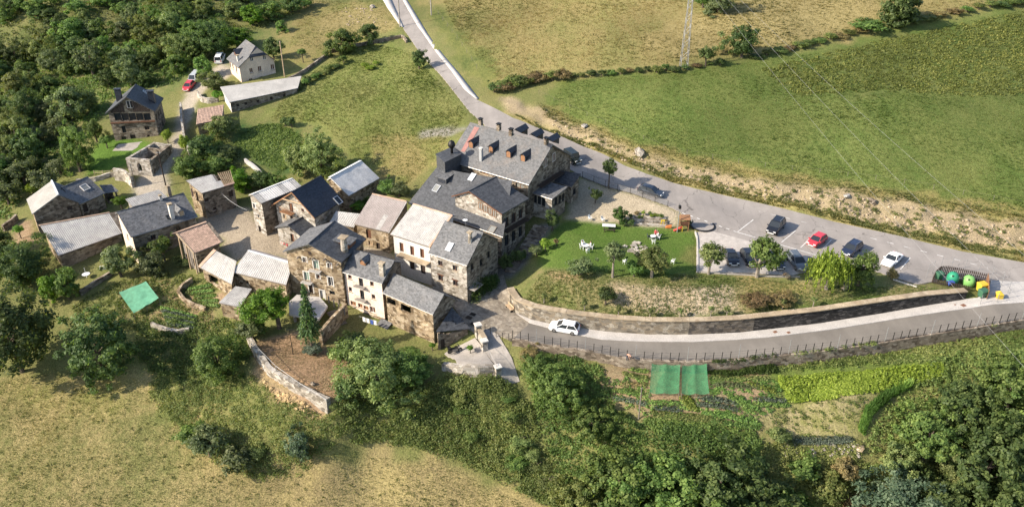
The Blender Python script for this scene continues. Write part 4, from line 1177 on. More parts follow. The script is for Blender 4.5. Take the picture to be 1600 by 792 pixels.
T_ = thing("lean_to_shed", "dark slate lean-to with triangular roof beside the motorcycle yard", "shed", P(700, 525, -2.2))
a_, b2, c_ = P(681, 518, .9), P(706.5, 480, 1.6), P(735, 513, .3)
MB().slab([a_, c_, b2], .14).build("roof_slope", "slate_blue", T_)
fa, fc = a_ + (b2 - a_) * .04 + np.array([.15, .1, 0]), c_ + (b2 - c_) * .06 + np.array([-.25, .1, 0])
wb = MB(); zb_ = -2.9
e_ = (fc - fa)[:2] / np.linalg.norm((fc - fa)[:2]); Lf = np.linalg.norm((fc - fa)[:2]); n_ = np.array([-e_[1], e_[0]])
def lt(a, z, d=0): return (fa[0] + e_[0] * a + n_[0] * d, fa[1] + e_[1] * a + n_[1] * d, z)
for (x0, x1, z0_, z1_) in ((0, .35, zb_, .35), (.35, .95, -.75, .05), (.95, Lf, zb_, -.15), (Lf - .5, Lf, -.15, .05)):
    wb.hexa([lt(x0, z0_), lt(x1, z0_), lt(x1, z0_, .3), lt(x0, z0_, .3)], [lt(x0, z1_), lt(x1, z1_), lt(x1, z1_, .3), lt(x0, z1_, .3)])
wb.build("wall", "stone_grey", T_)
MB().hexa([lt(.35, zb_, .12), lt(.95, zb_, .12), lt(.95, zb_, .18), lt(.35, zb_, .18)], [lt(.35, -.75, .12), lt(.95, -.75, .12), lt(.95, -.75, .18), lt(.35, -.75, .18)]).build("door", "wood_dark", T_)
MB().hexa([(fc[0] - .3, fc[1], zb_), (fc[0], fc[1], zb_), (b2[0], b2[1] - .1, zb_ + 1), (b2[0] - .3, b2[1] - .1, zb_ + 1)], [(fc[0] - .3, fc[1], fc[2] - .2), (fc[0], fc[1], fc[2] - .2), (b2[0], b2[1] - .1, b2[2] - .2), (b2[0] - .3, b2[1] - .1, b2[2] - .2)]).build("side_wall", "stone_grey", T_)
for k in range(5):
    q = a_ * .25 + c_ * .45 + b2 * .3 + (c_ - a_) * (k - 2) * .13 + (b2 - a_) * (.08 if k % 2 else -.05)
    MB().box((q[0], q[1], q[2] + .06), (.16, .1, .12)).build("snow_hook", "metal_dark", T_)

H = House("pink_house", "narrow pink plastered house with slate roof and orange shutters in its lower row", "house", "plaster_pink", "slate_grey", .3, .16)
H.gu((533, 424), (597, 443), ('B', 456.5, 2.9, -2.9), R=(616, 408), back=2.2)
for u, v, w, h, k in ((546.5, 432, .65, .8, 'b'), (564, 441, .75, 1.6, 'n'), (581, 443.5, .65, .8, 'b'), (547.5, 452, .6, .8, 'b'), (566, 461, .75, 1.7, 'n'), (583.5, 463.5, .65, .8, 'b'),
                      (552, 474, 1.0, .75, 'r'), (563, 477.5, .8, .75, 'r'), (572, 481, .9, .7, 'r'), (582, 484, 1.0, 1.1, 's')): H.win(0, u, v, w, h, k)
H.dormer(0, 567, 414, .95, .7, "wood_orange", side="wood_orange", gable=.45); H.chimney(0, 598, 429, 1.75, (.75, .6), "stone_pale")
H.sidemat = {1: "stone_grey", 3: "stone_warm"}  # right gable in the shaded stone copy, left wall in the lit one
def pink():
    p0, p1, L, e, nin = H.side_frame(0)
    pt = lambda a, d, zz: (p0[0] + e[0] * a + nin[0] * d, p0[1] + e[1] * a + nin[1] * d, zz)
    zt = plane_hit(560, 482, np.array([p0[0], p0[1], 0]), np.array([nin[0], nin[1], 0]))[2] - .3
    MB().hexa([pt(-.02, -.1, -4), pt(L, -.1, -4), pt(L, -.005, -4), pt(-.02, -.005, -4)], [pt(-.02, -.1, zt), pt(L, -.1, zt), pt(L, -.005, zt), pt(-.02, -.005, zt)]).build("stone_base", "stone_warm", H.obj)
    for (u, v) in ((564, 447), (566, 467.5)):
        q = plane_hit(u, v, np.array([p0[0], p0[1], 0]), np.array([nin[0], nin[1], 0])); a = float(np.dot(q[:2] - p0, e)); z = q[2]
        o = MB().hexa([pt(a - .9, -.7, z), pt(a + .9, -.7, z), pt(a + .9, 0, z), pt(a - .9, 0, z)], [pt(a - .9, -.7, z + .12), pt(a + .9, -.7, z + .12), pt(a + .9, 0, z + .12), pt(a - .9, 0, z + .12)]).build("balcony", "concrete", H.obj)
        mb = MB()
        for i in range(11): t = a - .85 + 1.7 * i / 10; mb.tube([pt(t, -.66, z + .1), pt(t, -.66, z + .95)], .012, 4)
        for d in (-.66,): mb.tube([pt(a - .85, d, z + .95), pt(a + .85, d, z + .95)], .02, 4)
        mb.build("railing", "metal_dark", o)
H.part(pink); H.finish()

H = House("tall_stone_house", "tall brown stone house with broad slate gable and white framed windows", "house", "stone_warm", "slate_blue", .38, .18)
H.gv((441.5, 392.7), (533.6, 410), ('B', 480, -1.5), (482, 381), (529, 346))
for u, v, w, h, k in ((476, 406, .65, .85, 's'), (493.7, 414, .85, 1.5, 'g'), (514.5, 415, .65, .85, 's'), (479, 431.5, .85, 1.5, 'g'), (497, 432.5, .6, .8, 's'), (516.5, 440, .8, 1.6, 'w'), (519, 457.5, .9, .7, 'n'), (504, 461, .8, 1.7, 'q'), (486, 451, .7, 1.5, 'k')):
    H.win(0, u, v, w, h, k, surround=(k != 'n'))
H.win(0, 484, 395, .45, .45, 'k')
H.dormer(1, 551, 384, 2.0, .75, "wood_brown", side="wood_brown", roofm="slate_grey", shed=True); H.chimney(1, 538.5, 391, 2.0, (1.0, 1.0), "stone_pale", round_=True)
def lit_slope_slate(): H.roofs[0].data.materials[0] = MATS["slate_grey"]  # left slope in paler slate: sunlight painted into the colour
def tall_extra():
    p0, p1, L, e, nin = H.side_frame(0)
    pt = lambda a, d, zz: (p0[0] + e[0] * a + nin[0] * d, p0[1] + e[1] * a + nin[1] * d, zz)
    for (u, v, hw) in ((493.7, 422.5, 1.0), (481, 440.5, .9)):
        q = plane_hit(u, v, np.array([p0[0], p0[1], 0]), np.array([nin[0], nin[1], 0])); a = float(np.dot(q[:2] - p0, e)); z = q[2]
        o = MB().hexa([pt(a - hw, -.7, z), pt(a + hw, -.7, z), pt(a + hw, 0, z), pt(a - hw, 0, z)], [pt(a - hw, -.7, z + .12), pt(a + hw, -.7, z + .12), pt(a + hw, 0, z + .12), pt(a - hw, 0, z + .12)]).build("balcony", "concrete_pale", H.obj)
        mb = MB()
        for i in range(9): t = a - hw + .05 + (2 * hw - .1) * i / 8; mb.tube([pt(t, -.66, z + .1), pt(t, -.66, z + .9)], .012, 4)
        mb.tube([pt(a - hw, -.66, z + .9), pt(a + hw, -.66, z + .9)], .02, 4); mb.build("railing", "metal_dark", o)
    for (u, v) in ((467, 402), (485, 404), (490, 403.5), (508, 405), (512, 408), (528, 413)):
        q = plane_hit(u, v, np.array([p0[0], p0[1], 0]), np.array([nin[0], nin[1], 0])); a = float(np.dot(q[:2] - p0, e))
        MB().hexa([pt(a - .1, -.5, q[2]), pt(a + .1, -.5, q[2]), pt(a + .1, 0, q[2]), pt(a - .1, 0, q[2])], [pt(a - .1, -.5, q[2] + .18), pt(a + .1, -.5, q[2] + .18), pt(a + .1, 0, q[2] + .18), pt(a - .1, 0, q[2] + .18)]).build("beam_end", "wood_grey", H.obj)
H.part(lit_slope_slate); H.part(tall_extra); H.finish(); TALL = H

H = House("grey_stone_house", "pale stone house with slate roof, round chimney and open white skylight", "house", "stone_pale", "slate_grey", .25, .16)
H.gu((669, 395), (729.6, 414.6), ('B', 478, 0), R=(755.5, 363.5))
for u, v in ((688, 411.5), (710.7, 419)): H.win(0, u, v, .8, .9, 'b')
for u, v in ((688.6, 434.5), (711.5, 442.5)): H.win(0, u, v, .85, .95, 'b', lintel=True)
for u, v in ((738, 417), (752, 410), (764, 398)): H.win(1, u, v, .8, 1.2, 'n')
H.winm(1, .25, 1.3, .9, 2.0, 'k'); H.winm(1, .55, 1.3, .9, 2.0, 'k')
H.skylight(0, 702.5, 386, .7, 1.2, "white_plastic", "zinc", .12); H.chimney(0, 734.7, 377.5, 1.35, (.6, .6), "stone_pale", round_=True)
def ant():
    q = H.slopes[0][0] * .45 + H.slopes[0][1] * .55
    o = MB().tube([q, q + ZV * 2.2], .025, 5).build("antenna_mast", "galvanised", H.roofs[0])
    MB().tube([q + ZV * 2.1 - H.u * .6, q + ZV * 2.1 + H.u * .6], .015, 4).tube([q + ZV * 1.8 - H.u * .4, q + ZV * 1.8 + H.u * .4], .015, 4).build("antenna_bar", "galvanised", H.roofs[0])
    MB().lathe([(.02, 0), (.2, .05), (.36, .16), (.38, .2)], q + ZV * 1.1 - H.n * .15, 12).build("satellite_dish", "white_plastic", H.roofs[0])
    p0, p1, L, e, nin = H.side_frame(1)
    pt = lambda a, d, zz: (p0[0] + e[0] * a + nin[0] * d, p0[1] + e[1] * a + nin[1] * d, zz)
    z = H.z0 + 2.5
    o = MB().hexa([pt(.3, -1.1, z), pt(2.6, -1.1, z), pt(2.6, 0, z), pt(.3, 0, z)], [pt(.3, -1.1, z + .12), pt(2.6, -1.1, z + .12), pt(2.6, 0, z + .12), pt(.3, 0, z + .12)]).build("balcony", "concrete", H.obj)
    mb = MB()
    for i in range(14): a = .35 + 2.2 * i / 13; mb.tube([pt(a, -1.05, z + .1), pt(a, -1.05, z + 1)], .015, 4)
    mb.tube([pt(.35, -1.05, z + 1), pt(2.55, -1.05, z + 1)], .025, 4); mb.build("railing", "metal_dark", o)
H.sidemat = {1: "stone_grey"}; H.part(ant); H.finish(); GREYH = H  # shade of the alley side put into its stone colour

H = House("white_roof_barn", "long barn with pale fibre cement roof joined to the grey stone house", "barn", "plaster_white", "fibre_white", .3, .16, 'sheet', 8, 3)
H.gu((610, 366), (672, 386), ('B', 447, 0), R=(707, 337), back=.8)
for u, v in ((627.5, 386.5), (644, 392), (659.5, 396)): H.win(0, u, v, .75, 1.6, 'd', frame='wood_brown')
for u, v in ((644, 415), (661, 421.5)): H.win(0, u, v, .9, 1.5, 'k')
def ledge():
    p0, p1, L, e, nin = H.side_frame(0)
    pt = lambda a, d, zz: (p0[0] + e[0] * a + nin[0] * d, p0[1] + e[1] * a + nin[1] * d, zz)
    z = plane_hit(650, 402, np.array([p0[0], p0[1], 0]), np.array([nin[0], nin[1], 0]))[2]
    MB().hexa([pt(1.2, -1.1, z - .2), pt(L, -1.1, z - .2), pt(L, 0, z - .2), pt(1.2, 0, z - .2)], [pt(1.2, -1.1, z), pt(L, -1.1, z), pt(L, 0, z), pt(1.2, 0, z)]).build("balcony", "stone_coping", H.obj)
    TL, TR, BR, BL = H.slopes[0]
    MB().slab([TR - (TR - TL) * .035, TR + H.u * .05, BR + H.u * .05, BR - (BR - BL) * .035], .2).build("verge", "tile_edge", H.obj).location.z = .1
    MB().tube([TL + ZV * .03, TR + ZV * .03], .11, 6).build("ridge_tile", "tile_edge", H.obj)
H.part(ledge); H.finish()

H = House("mauve_roof_barn", "barn with brownish mauve corrugated roof above wooden doors", "barn", "stone_warm", "fibre_mauve", .3, .16, 'sheet', 8, 2)
H.gu((553, 350), (607, 363), ('B', 397, 1), R=(635, 315), back=.8)
H.win(0, 576, 366, .95, 1.6, 'd'); H.win(0, 579, 380, .8, .8, 'y'); H.win(0, 591, 386, .7, 1.6, 'k')
def rt():
    TL, TR, BR, BL = H.slopes[0]; MB().tube([TL + ZV * .05, TR + ZV * .05], .11, 6).build("ridge_tile", "tile_edge", H.obj)
    MB().slab([TR, TR + H.u * .12, BR + H.u * .12, BR], .15).build("verge", "fibre_white", H.obj)
H.part(rt); H.finish()

# ------------------------------------------------------------------ middle of the village
H = House("wooden_gable_house", "restored house with very dark slate roof, orange timber gable and balcony", "house", "stone_pale", "slate_dark", .5, .18)
H.gv((424, 320), (491.5, 340), ('A', 362, 1.2), (455.6, 300), (514, 278))
H.win(0, 455, 324, .7, 1.5, 'd'); H.win(0, 473, 328, .5, .45, 'b'); H.win(0, 445, 338.5, .7, .8, 'y'); H.win(0, 456, 341, .7, .9, 'b')
H.skylight(1, 528, 313, .9, 1.3, "glass", "zinc")
def tg():
    for q0, q1 in ((H.slopes[0][2], H.slopes[0][1]), (H.slopes[1][0], H.slopes[1][3])):
        dn = ZV * .26; f_ = H.n * .06
        MB().hexa([q0 - dn - f_, q0 - dn + f_, q1 - dn + f_, q1 - dn - f_], [q0 - ZV * .02 - f_, q0 - ZV * .02 + f_, q1 - ZV * .02 + f_, q1 - ZV * .02 - f_]).build("barge_board", "wood_orange", H.obj)
    a, b_ = H.slopes[0][2] * .45 + H.slopes[0][1] * .55, H.slopes[1][3] * .45 + H.slopes[1][0] * .55
    MB().tube([a - ZV * .2 + H.n * .02, b_ - ZV * .2 + H.n * .02], .11, 6).build("tie_beam", "wood_pale", H.obj)
    p0, p1, L, e, nin = H.side_frame(0)
    pt = lambda a, d, zz: (p0[0] + e[0] * a + nin[0] * d, p0[1] + e[1] * a + nin[1] * d, zz)
    q = plane_hit(452, 331, np.array([p0[0], p0[1], 0]), np.array([nin[0], nin[1], 0])); a = float(np.dot(q[:2] - p0, e)); z = q[2]
    o = MB().hexa([pt(a - 1.3, -.9, z), pt(a + 1.3, -.9, z), pt(a + 1.3, 0, z), pt(a - 1.3, 0, z)], [pt(a - 1.3, -.9, z + .12), pt(a + 1.3, -.9, z + .12), pt(a + 1.3, 0, z + .12), pt(a - 1.3, 0, z + .12)]).build("balcony", "wood_orange", H.obj)
    mb = MB()
    for i in range(14): t = a - 1.25 + 2.5 * i / 13; mb.tube([pt(t, -.85, z + .1), pt(t, -.85, z + .95)], .025, 4)
    mb.tube([pt(a - 1.3, -.85, z + .95), pt(a + 1.3, -.85, z + .95)], .04, 4).tube([pt(a - 1.28, -.85, z + .95), pt(a - 1.28, 0, z + .95)], .04, 4).tube([pt(a + 1.28, -.85, z + .95), pt(a + 1.28, 0, z + .95)], .04, 4)
    mb.build("railing", "wood_orange", o)
H.part(tg); H.finish()

H = House("grey_sheet_house", "stone house with grey corrugated sheet roof beside the orange timbered house", "house", "stone_warm", "pale_sheet", .25, .16, 'sheet', 7, 1)
H.gu((408, 318), (472, 292), ('A', 370, 1), RL=(394, 304.4), back=1.3)
H.sidemat = {0: "stone_grey", 3: "stone_pale"}  # front painted dark as in shade, left gable pale as if sunlit
H.win(3, 397.4, 322, .7, .95, 'w', surround=True); H.win(3, 406.5, 360, .75, 1.7, 'k'); H.win(3, 404, 338, .5, .6, 'w')
def rc():
    TL, TR, BR, BL = H.slopes[0]; MB().slab([TL - H.n * .02 + ZV * .1, TR + ZV * .1, TR + H.n * .5 - ZV * .05, TL + H.n * .5 - ZV * .05][::-1], .05).build("ridge_flashing", "white_plastic", H.obj)
H.part(rc); H.finish()

H = House("long_pale_barn", "long low barn with flat pale concrete sheet roof behind the dark slate roof", "barn", "stone_warm", "pale_sheet", .25, .16, 'slab')
H.gu((545, 305.7), (593, 278), ('B', 300, 3), RL=(516, 278), back=.9)
H.part(lambda: MB().slab([H.slopes[0][0] + ZV * .1, H.slopes[0][1] + ZV * .1, H.slopes[0][1] + H.n * .5, H.slopes[0][0] + H.n * .5][::-1], .05).build("ridge_flashing", "white_plastic", H.obj)); H.finish()

H = House("flowerpot_house", "small slate roofed house with brown door and red flower pots", "house", "stone_pale", "slate_blue", .3, .16)
H.gv((429, 355), (469, 368), ('B', 395, 1), (449.7, 352), (482, 334))
H.win(0, 457, 372, .75, 1.5, 'd'); H.win(0, 455, 358.5, .4, .4, 'k')
H.part(lambda: H.roofs[0].data.materials.__setitem__(0, MATS["slate_grey"])); H.finish()  # sun on the left slope put in by a paler slate

H = House("white_sheet_shed", "small shed with pale corrugated roof wedged behind the tall stone house", "shed", "stone_warm", "fibre_white", .2, .14, 'sheet', 4, 1)
H.quad((514, 349), (553, 355), (566, 334.5), (525, 330), 1.2, ('A', 372, 1.5)); H.finish()

H = House("half_ruined_barn", "stone barn whose corrugated roof has half fallen to bare rafters", "barn", "stone_warm", "fibre_white", .22, .14, 'sheet', 6, 1)
H.quad((315, 302), (367, 287), (361, 266), (291, 282), 1.3, ('A', 340, 1.2))
H.sidemat = {0: "stone_grey", 3: "stone_warm"}  # shaded front and sunlit left wall carried by two stone colours
for u, v, w, h, k in ((299.6, 301, .6, 1.7, 's'), (308.4, 308, .6, 1.8, 'k')): H.win(3, u, v, w, h, k)
for u, v, w, h in ((323, 312.5, .7, .7), (361, 303, .8, 1.2), (336, 326, .6, .6)): H.win(0, u, v, w, h, 'k')
def ruin_sheets(par, sl, skip=(), _s=H):
    TL, TR, BR, BL = sl
    cut = .68
    tr, br = TL + (TR - TL) * cut, BL + (BR - BL) * cut
    House.sheets(_s, par, [TL, tr, br, BL], skip=[(5, 0)])
    c0, c1 = TL + (tr - TL) * .833, BL + (br - BL) * .833
    mb = MB(); n = ZV * .05
    mb.add([c0 + (c1 - c0) * .55 + n, tr + (br - tr) * .55 + n, br + n, c1 + n], [(0, 1, 2, 3)]); mb.build("roof_sheet", "fibre_white", par)
    for i in range(7):
        t = cut + (1 - cut) * (i + .5) / 7
        a, b_ = TL + (TR - TL) * t, BL + (BR - BL) * t
        MB().tube([a + ZV * .02, b_ + ZV * .02], .05, 5).build("rafter", "wood_pale", _s.obj)
    mb = MB()
    for i in range(7):
        t0, t1 = cut + (1 - cut) * i / 7, cut + (1 - cut) * (i + .9) / 7
        mb.slab([TL * (1 - t) + TR * t + ((BL * (1 - t) + BR * t) - (TL * (1 - t) + TR * t)) * b_ + ZV * .08 for t, b_ in ((t0, .9), (t1, .9), (t1, 1.0), (t0, 1.0))], .04)
    mb.build("eave_tiles", "tile_red", par)
H.sheets = ruin_sheets
_oldroof = H.roof
def ruin_roof(k, sl, _s=H):
    TL, TR, BR, BL = sl; d = ZV * .08; cut = .62
    o = MB().slab([TL - d, TL + (TR - TL) * cut - d, BL + (BR - BL) * cut - d, BL - d], .08).build("roof_deck", "wood_grey", _s.obj)
    _s.sheets(o, sl); return o
H.roof = ruin_roof; H.finish()

H = House("terracotta_shed", "open sided shed with red terracotta tile roof and grey plank wall", "shed", "wood_grey", "tile_red", .3, .14, 'tile', 20, 1)
H.quad((303.5, 396), (346, 379), (323, 349), (277, 365), 1.7, ('A', 428, -1))
H.sidemat = {0: "stone_warm", 1: "stone_warm", 2: "stone_warm"}
H.winm(3, .2, 1.2, 1.0, 1.6, 'o'); H.winm(3, .75, 1.4, .9, 1.4, 'o')
def tedge():
    TL, TR, BR, BL = H.slopes[0]
    MB().slab([TL - H.u * .9 + H.n * .3 + ZV * .2, TL + ZV * .22, TR + H.u * .1 + ZV * .22, TR + H.u * .1 + H.n * .5 + ZV * .2][::-1], .12).build("ridge_course", "tile_edge", H.obj)
    MB().slab([TR - H.u * .05 + ZV * .1, TR + H.u * .45 + ZV * .08, BR + H.u * .45 + ZV * .08, BR - H.u * .05 + ZV * .1][::-1], .14).build("verge", "stone_grey", H.obj)
    MB().slab([TL - H.u * .25 + ZV * .12, TL + H.u * .06 + ZV * .12, BL + H.u * .06 + ZV * .12, BL - H.u * .12 + ZV * .12], .14).build("verge_board", "wood_pale", H.obj)
    for t in (.05, .5, .95):
        q = TL * (1 - t) + BL * t; MB().tube([(q[0] - .1, q[1], -2.2), q - ZV * .1], .12, 6).build("post", "wood_pale", H.obj)
H.part(tedge); H.finish()

H = House("sagging_shed", "low shed with weathered beige sheet roof below the terracotta roof", "shed", "stone_warm", "lichen_concrete", .2, .12, 'sheet', 6, 1)
H.quad((313, 418), (362, 444), (369.5, 408), (338, 392), 1.5, ('A', 438, -1.2)); H.winm(0, .35, 1.0, 2.4, 1.5, 'o')
H.part(lambda: MB().slab([H.slopes[0][0] - H.u * .7 + ZV * .12, H.slopes[0][0] + H.u * .05 + ZV * .12, H.slopes[0][3] + H.u * .05 + ZV * .12, H.slopes[0][3] - H.u * .5 + ZV * .12][::-1], .2).build("verge", "tile_edge", H.obj)); H.finish()
H = House("ribbed_roof_house", "low stone house with large silvery corrugated roof beside the tall stone house", "house", "stone_warm", "fibre_white", .22, .14, 'sheet', 9, 1)
H.quad((362.5, 425), (447, 445), (457, 413), (387, 392), 1.5, ('A', 447, -.8)); H.win(0, 386.5, 441, .5, .6, 'k')
def rb2():
    TL, TR, BR, BL = H.slopes[0]
    MB().slab([TL + ZV * .1, TR + ZV * .1, TR + H.n * .5 + ZV * .05, TL + H.n * .3 + ZV * .05][::-1], .1).build("ridge_flashing", "white_plastic", H.obj)
    MB().slab([TL + H.n * .3, TR + H.n * .5, TR + H.n * 1.5 - ZV * .4, TL + H.n * 1.3 - ZV * .4][::-1], .1).build("back_slope", "fibre_mauve", H.obj)
H.part(rb2); H.finish()
H = House("hen_house", "tiny stone outhouse with grey corrugated roof at the garden edge", "outhouse", "stone_warm", "fibre_grey", .15, .12, 'sheet', 4, 1)
H.quad((342, 473), (374.5, 480), (393.5, 451), (368, 447), .8, ('A', 493, -2.5)); H.finish()

# ------------------------------------------------------------------ houses at the edge of the village
H = House("concrete_roof_house", "stone house with one plain pale roof slope and one slate slope", "house", "stone_grey", "cement_grey", .25, .18)
H.gv((50, 334.4), (125, 317), ('A', 373, -1.2), (91, 304), (77, 283))
H.sidemat = {3: "stone_warm"}  # left wall warmer as if sunlit, the others darkened as shade
for u, v, w, h in ((39.6, 338, .7, 1.5), (49.7, 347, .6, 1.0), (45, 358, .8, 1.2), (54, 367, .7, 1.4)): H.win(3, u, v, w, h, 'b')
H.win(0, 109, 325, .8, .7, 'k')
H.part(lambda: H.roofs[1].data.materials.__setitem__(0, MATS["slate_grey"]))
H.part(lambda: MB().tube([H.slopes[0][0], H.slopes[0][1] - H.n * .05], .16, 6).build("ridge_cap", "white_plastic", H.obj)); H.finish()
H = House("slate_cottage", "slate roofed cottage with square skylight behind the pale roofed house", "house", "stone_grey", "slate_grey", .25, .16)
H.gu((123.5, 318.6), (164, 301), ('B', 322, .5), RL=(96, 293), back=1.5); H.win(0, 133.6, 325, .9, 1.6, 'k'); H.skylight(0, 133, 293, 1.1, 1.1, "glass_pale", "frame_white"); H.finish()
H = House("slate_porch", "open slate porch on dark posts at the end of the slate cottage", "porch", "stone_grey", "slate_grey", .2, .14)
H.quad((164, 301), (185, 298), (174, 288), (155, 289), .8, ('B', 315, .4)); H.winm(0, .5, 1.2, 1.9, 1.9, 'o'); H.winm(1, .5, 1.2, 1.4, 1.9, 'o'); H.finish()
H = House("long_sheet_barn", "long stone barn with wide grey corrugated roof at the village edge", "barn", "stone_grey", "fibre_grey", .3, .16, 'sheet', 12, 2)
H.quad((91, 399.5), (192, 364), (172, 333), (63, 353), 2.4, ('A', 422, -2.2)); H.win(0, 172, 376, 1.1, 1.5, 'o'); H.sidemat = {3: "stone_warm"}  # sunlit left end painted in warm stone, shade in the others
def lb():
    TL, TR, BR, BL = H.slopes[0]
    MB().slab([TL - H.u * .1 + ZV * .14, TR + ZV * .14, TR + H.n * .5 + ZV * .05, TL + H.n * .5 - H.u * .1 + ZV * .05][::-1], .16).build("ridge_course", "tile_edge", H.obj)
    MB().slab([TR - H.u * .1 + ZV * .1, TR + H.u * 1.0 - ZV * .1, BR + H.u * .3 + ZV * .05, BR - H.u * .1 + ZV * .1][::-1], .2).build("verge", "stone_grey", H.obj)
H.part(lb); H.finish()
H = House("broad_slate_house", "long slate roofed house with tall white chimney and small peaked dormer", "house", "stone_grey", "slate_grey", .3, .18)
H.gu((204, 370), (309, 338), ('B', 362, .8), R=(287, 301.6), back=1.5)
H.dormer(0, 284.5, 337, .9, .8, "wood_pale", side="zinc", gable=.5); H.chimney(0, 269.5, 340, 2.3, (.6, .6), "plaster_white"); H.chimney(0, 251.5, 312, .6, (.4, .4), "zinc"); H.chimney(0, 265, 302, 1.1, (.5, .5), "stone_grey")
H.skylight(0, 264, 339, .6, .6); H.sidemat = {3: "plaster_cream"}; H.winm(0, .3, 1.5, .8, .9, 'b'); H.winm(0, .7, 1.5, .8, .9, 'b'); H.winm(3, .5, 1.6, .6, .9, 'b'); H.finish()
H = House("pale_sheet_shed", "shed with pale ribbed roof squeezed behind the long slate house", "shed", "stone_pale", "fibre_white", .2, .14, 'sheet', 6, 1)
H.quad((207, 323), (263, 309), (248, 296.5), (196, 311), 1.0, ('A', 338, .6)); H.finish()

H = House("white_hipped_house", "detached cream house with half hipped slate roof and brown shutters", "house", "plaster_cream", "slate_grey", .4, .18)
H.hip = .48
H.gv((372, 106), (432, 95.5), ('A', 131, 8), (403, 75), (383, 62))
for u, v, w, h in ((392.6, 110.7, .8, 1.1), (406, 108, .85, 1.2), (428, 104.6, .85, 1.2), (392, 126, .8, .9), (408, 123, .8, .9), (419, 122, .8, .9), (430, 120, .8, .9)): H.win(0, u, v, w, h, 's')
for u, v in ((393, 92.5), (413, 90)): H.win(0, u, v, .75, 1.0, 'w')
for u, v in ((358, 100), (364, 104), (369.5, 109)): H.win(3, u, v, .9, 1.4, 's')
def lit_shaded_slates():
    for o in H.obj.children:
        if o.name.startswith("roof_hip") or o is H.roofs[1]: o.data.materials[0] = MATS["slate_dark"]  # shade painted in: right slope and hip get the darkest slate
    H.roofs[0].data.materials[0] = MATS["slate_hotel"]  # sunlit left slope painted with the pale slate
H.dormer(0, 368, 87, 1.6, .7, "wood_brown", side="slate_dark", roofm="slate_dark", shed=False); H.chimney(0, 372.5, 95, 1.0, (.5, .5), "plaster_white")
H.part(lit_shaded_slates); H.finish()
H = House("stable_shed", "long low stone stable with pale white roof below the cream house", "stable", "stone_grey", "lichen_concrete", .25, .16)
H.quad((358, 160), (465, 138), (471, 119), (344, 136), .9, ('A', 178, 6.5))
for fr in (.1, .22, .4, .6, .8): H.winm(0, fr, 1.4, .6, .6, 'k')
H.sidemat = {3: "plaster_white"}; H.finish()
H = House("loggia_house", "three storey stone house with dark timber gable and glazed loggia", "house", "stone_grey", "slate_blue", .45, .2)
H.gv((164, 177.5), (242, 173.8), ('A', 222, 4), (197, 151.7), (215.7, 131.5))
H.win(0, 203, 163, 1.2, 1.5, 'w')
for u in (184, 195.5, 207, 218.5, 230): H.win(0, u, 182.8, 1.3, 1.5, 'n')
for u, v, w, h, k in ((193.5, 202.5, .75, 1.4, 'n'), (229.5, 200.5, .9, .8, 'b'), (193.5, 216.5, .9, .8, 'b'), (208.5, 217, 1.0, 1.7, 'k'), (232, 213, .5, .5, 'k')): H.win(0, u, v, w, h, k)
for fr in (.2, .45, .7): H.winm(1, fr, 1.4, .8, 1.2, 'n'); H.winm(1, fr, 4.0, .8, 1.4, 'n')
H.chimney(1, 238, 158, 1.9, (1.1, .9), "slate_dark", cap="slate_dark"); H.chimney(0, 187, 156, 2.0, (1.1, .7), "slate_dark", cap="slate_dark")
H.skylight(1, 227, 144, .6, .8, "glass_pale", "zinc"); H.skylight(1, 230, 146.5, .6, .8, "glass_pale", "zinc")
def boards():
    p0, p1, L, e, nin = H.side_frame(0)
    pt = lambda a, d, zz: (p0[0] + e[0] * a + nin[0] * d, p0[1] + e[1] * a + nin[1] * d, zz)
    z = H.ze - .1; ap = H.apex[0] * L; zt = H.apexz - .25
    for i in range(16):
        a0, a1 = L * i / 16 + .02, L * (i + 1) / 16 - .02; m_ = (a0 + a1) / 2
        h_ = (zt - z) * (1 - abs(m_ - ap) / max(ap, L - ap)) - .1
        if h_ < .15 or abs(m_ - .48 * L) < .7: continue
        MB().hexa([pt(a0, -.07, z), pt(a1, -.07, z), pt(a1, -.01, z), pt(a0, -.01, z)], [pt(a0, -.07, z + h_), pt(a1, -.07, z + h_), pt(a1, -.01, z + h_), pt(a0, -.01, z + h_)]).build("board", "wood_dark", H.obj)
    MB().hexa([pt(0, -.3, z - 2.2), pt(L, -.3, z - 2.2), pt(L, 0, z - 2.2), pt(0, 0, z - 2.2)], [pt(0, -.3, z - 2.0), pt(L, -.3, z - 2.0), pt(L, 0, z - 2.0), pt(0, 0, z - 2.0)]).build("floor_beam", "wood_brown", H.obj)
H.part(boards); H.finish()
H = House("red_tile_outbuilding", "small stone outbuilding with faded red tile roof beside the lane", "outbuilding", "stone_warm", "tile_red", .2, .12, 'tile', 18, 1)
H.quad((306.6, 194.6), (347, 187), (350, 164), (309, 170.6), .9, ('A', 210, 5.5)); H.win(0, 328, 201, .8, 1.4, 'k'); H.finish()

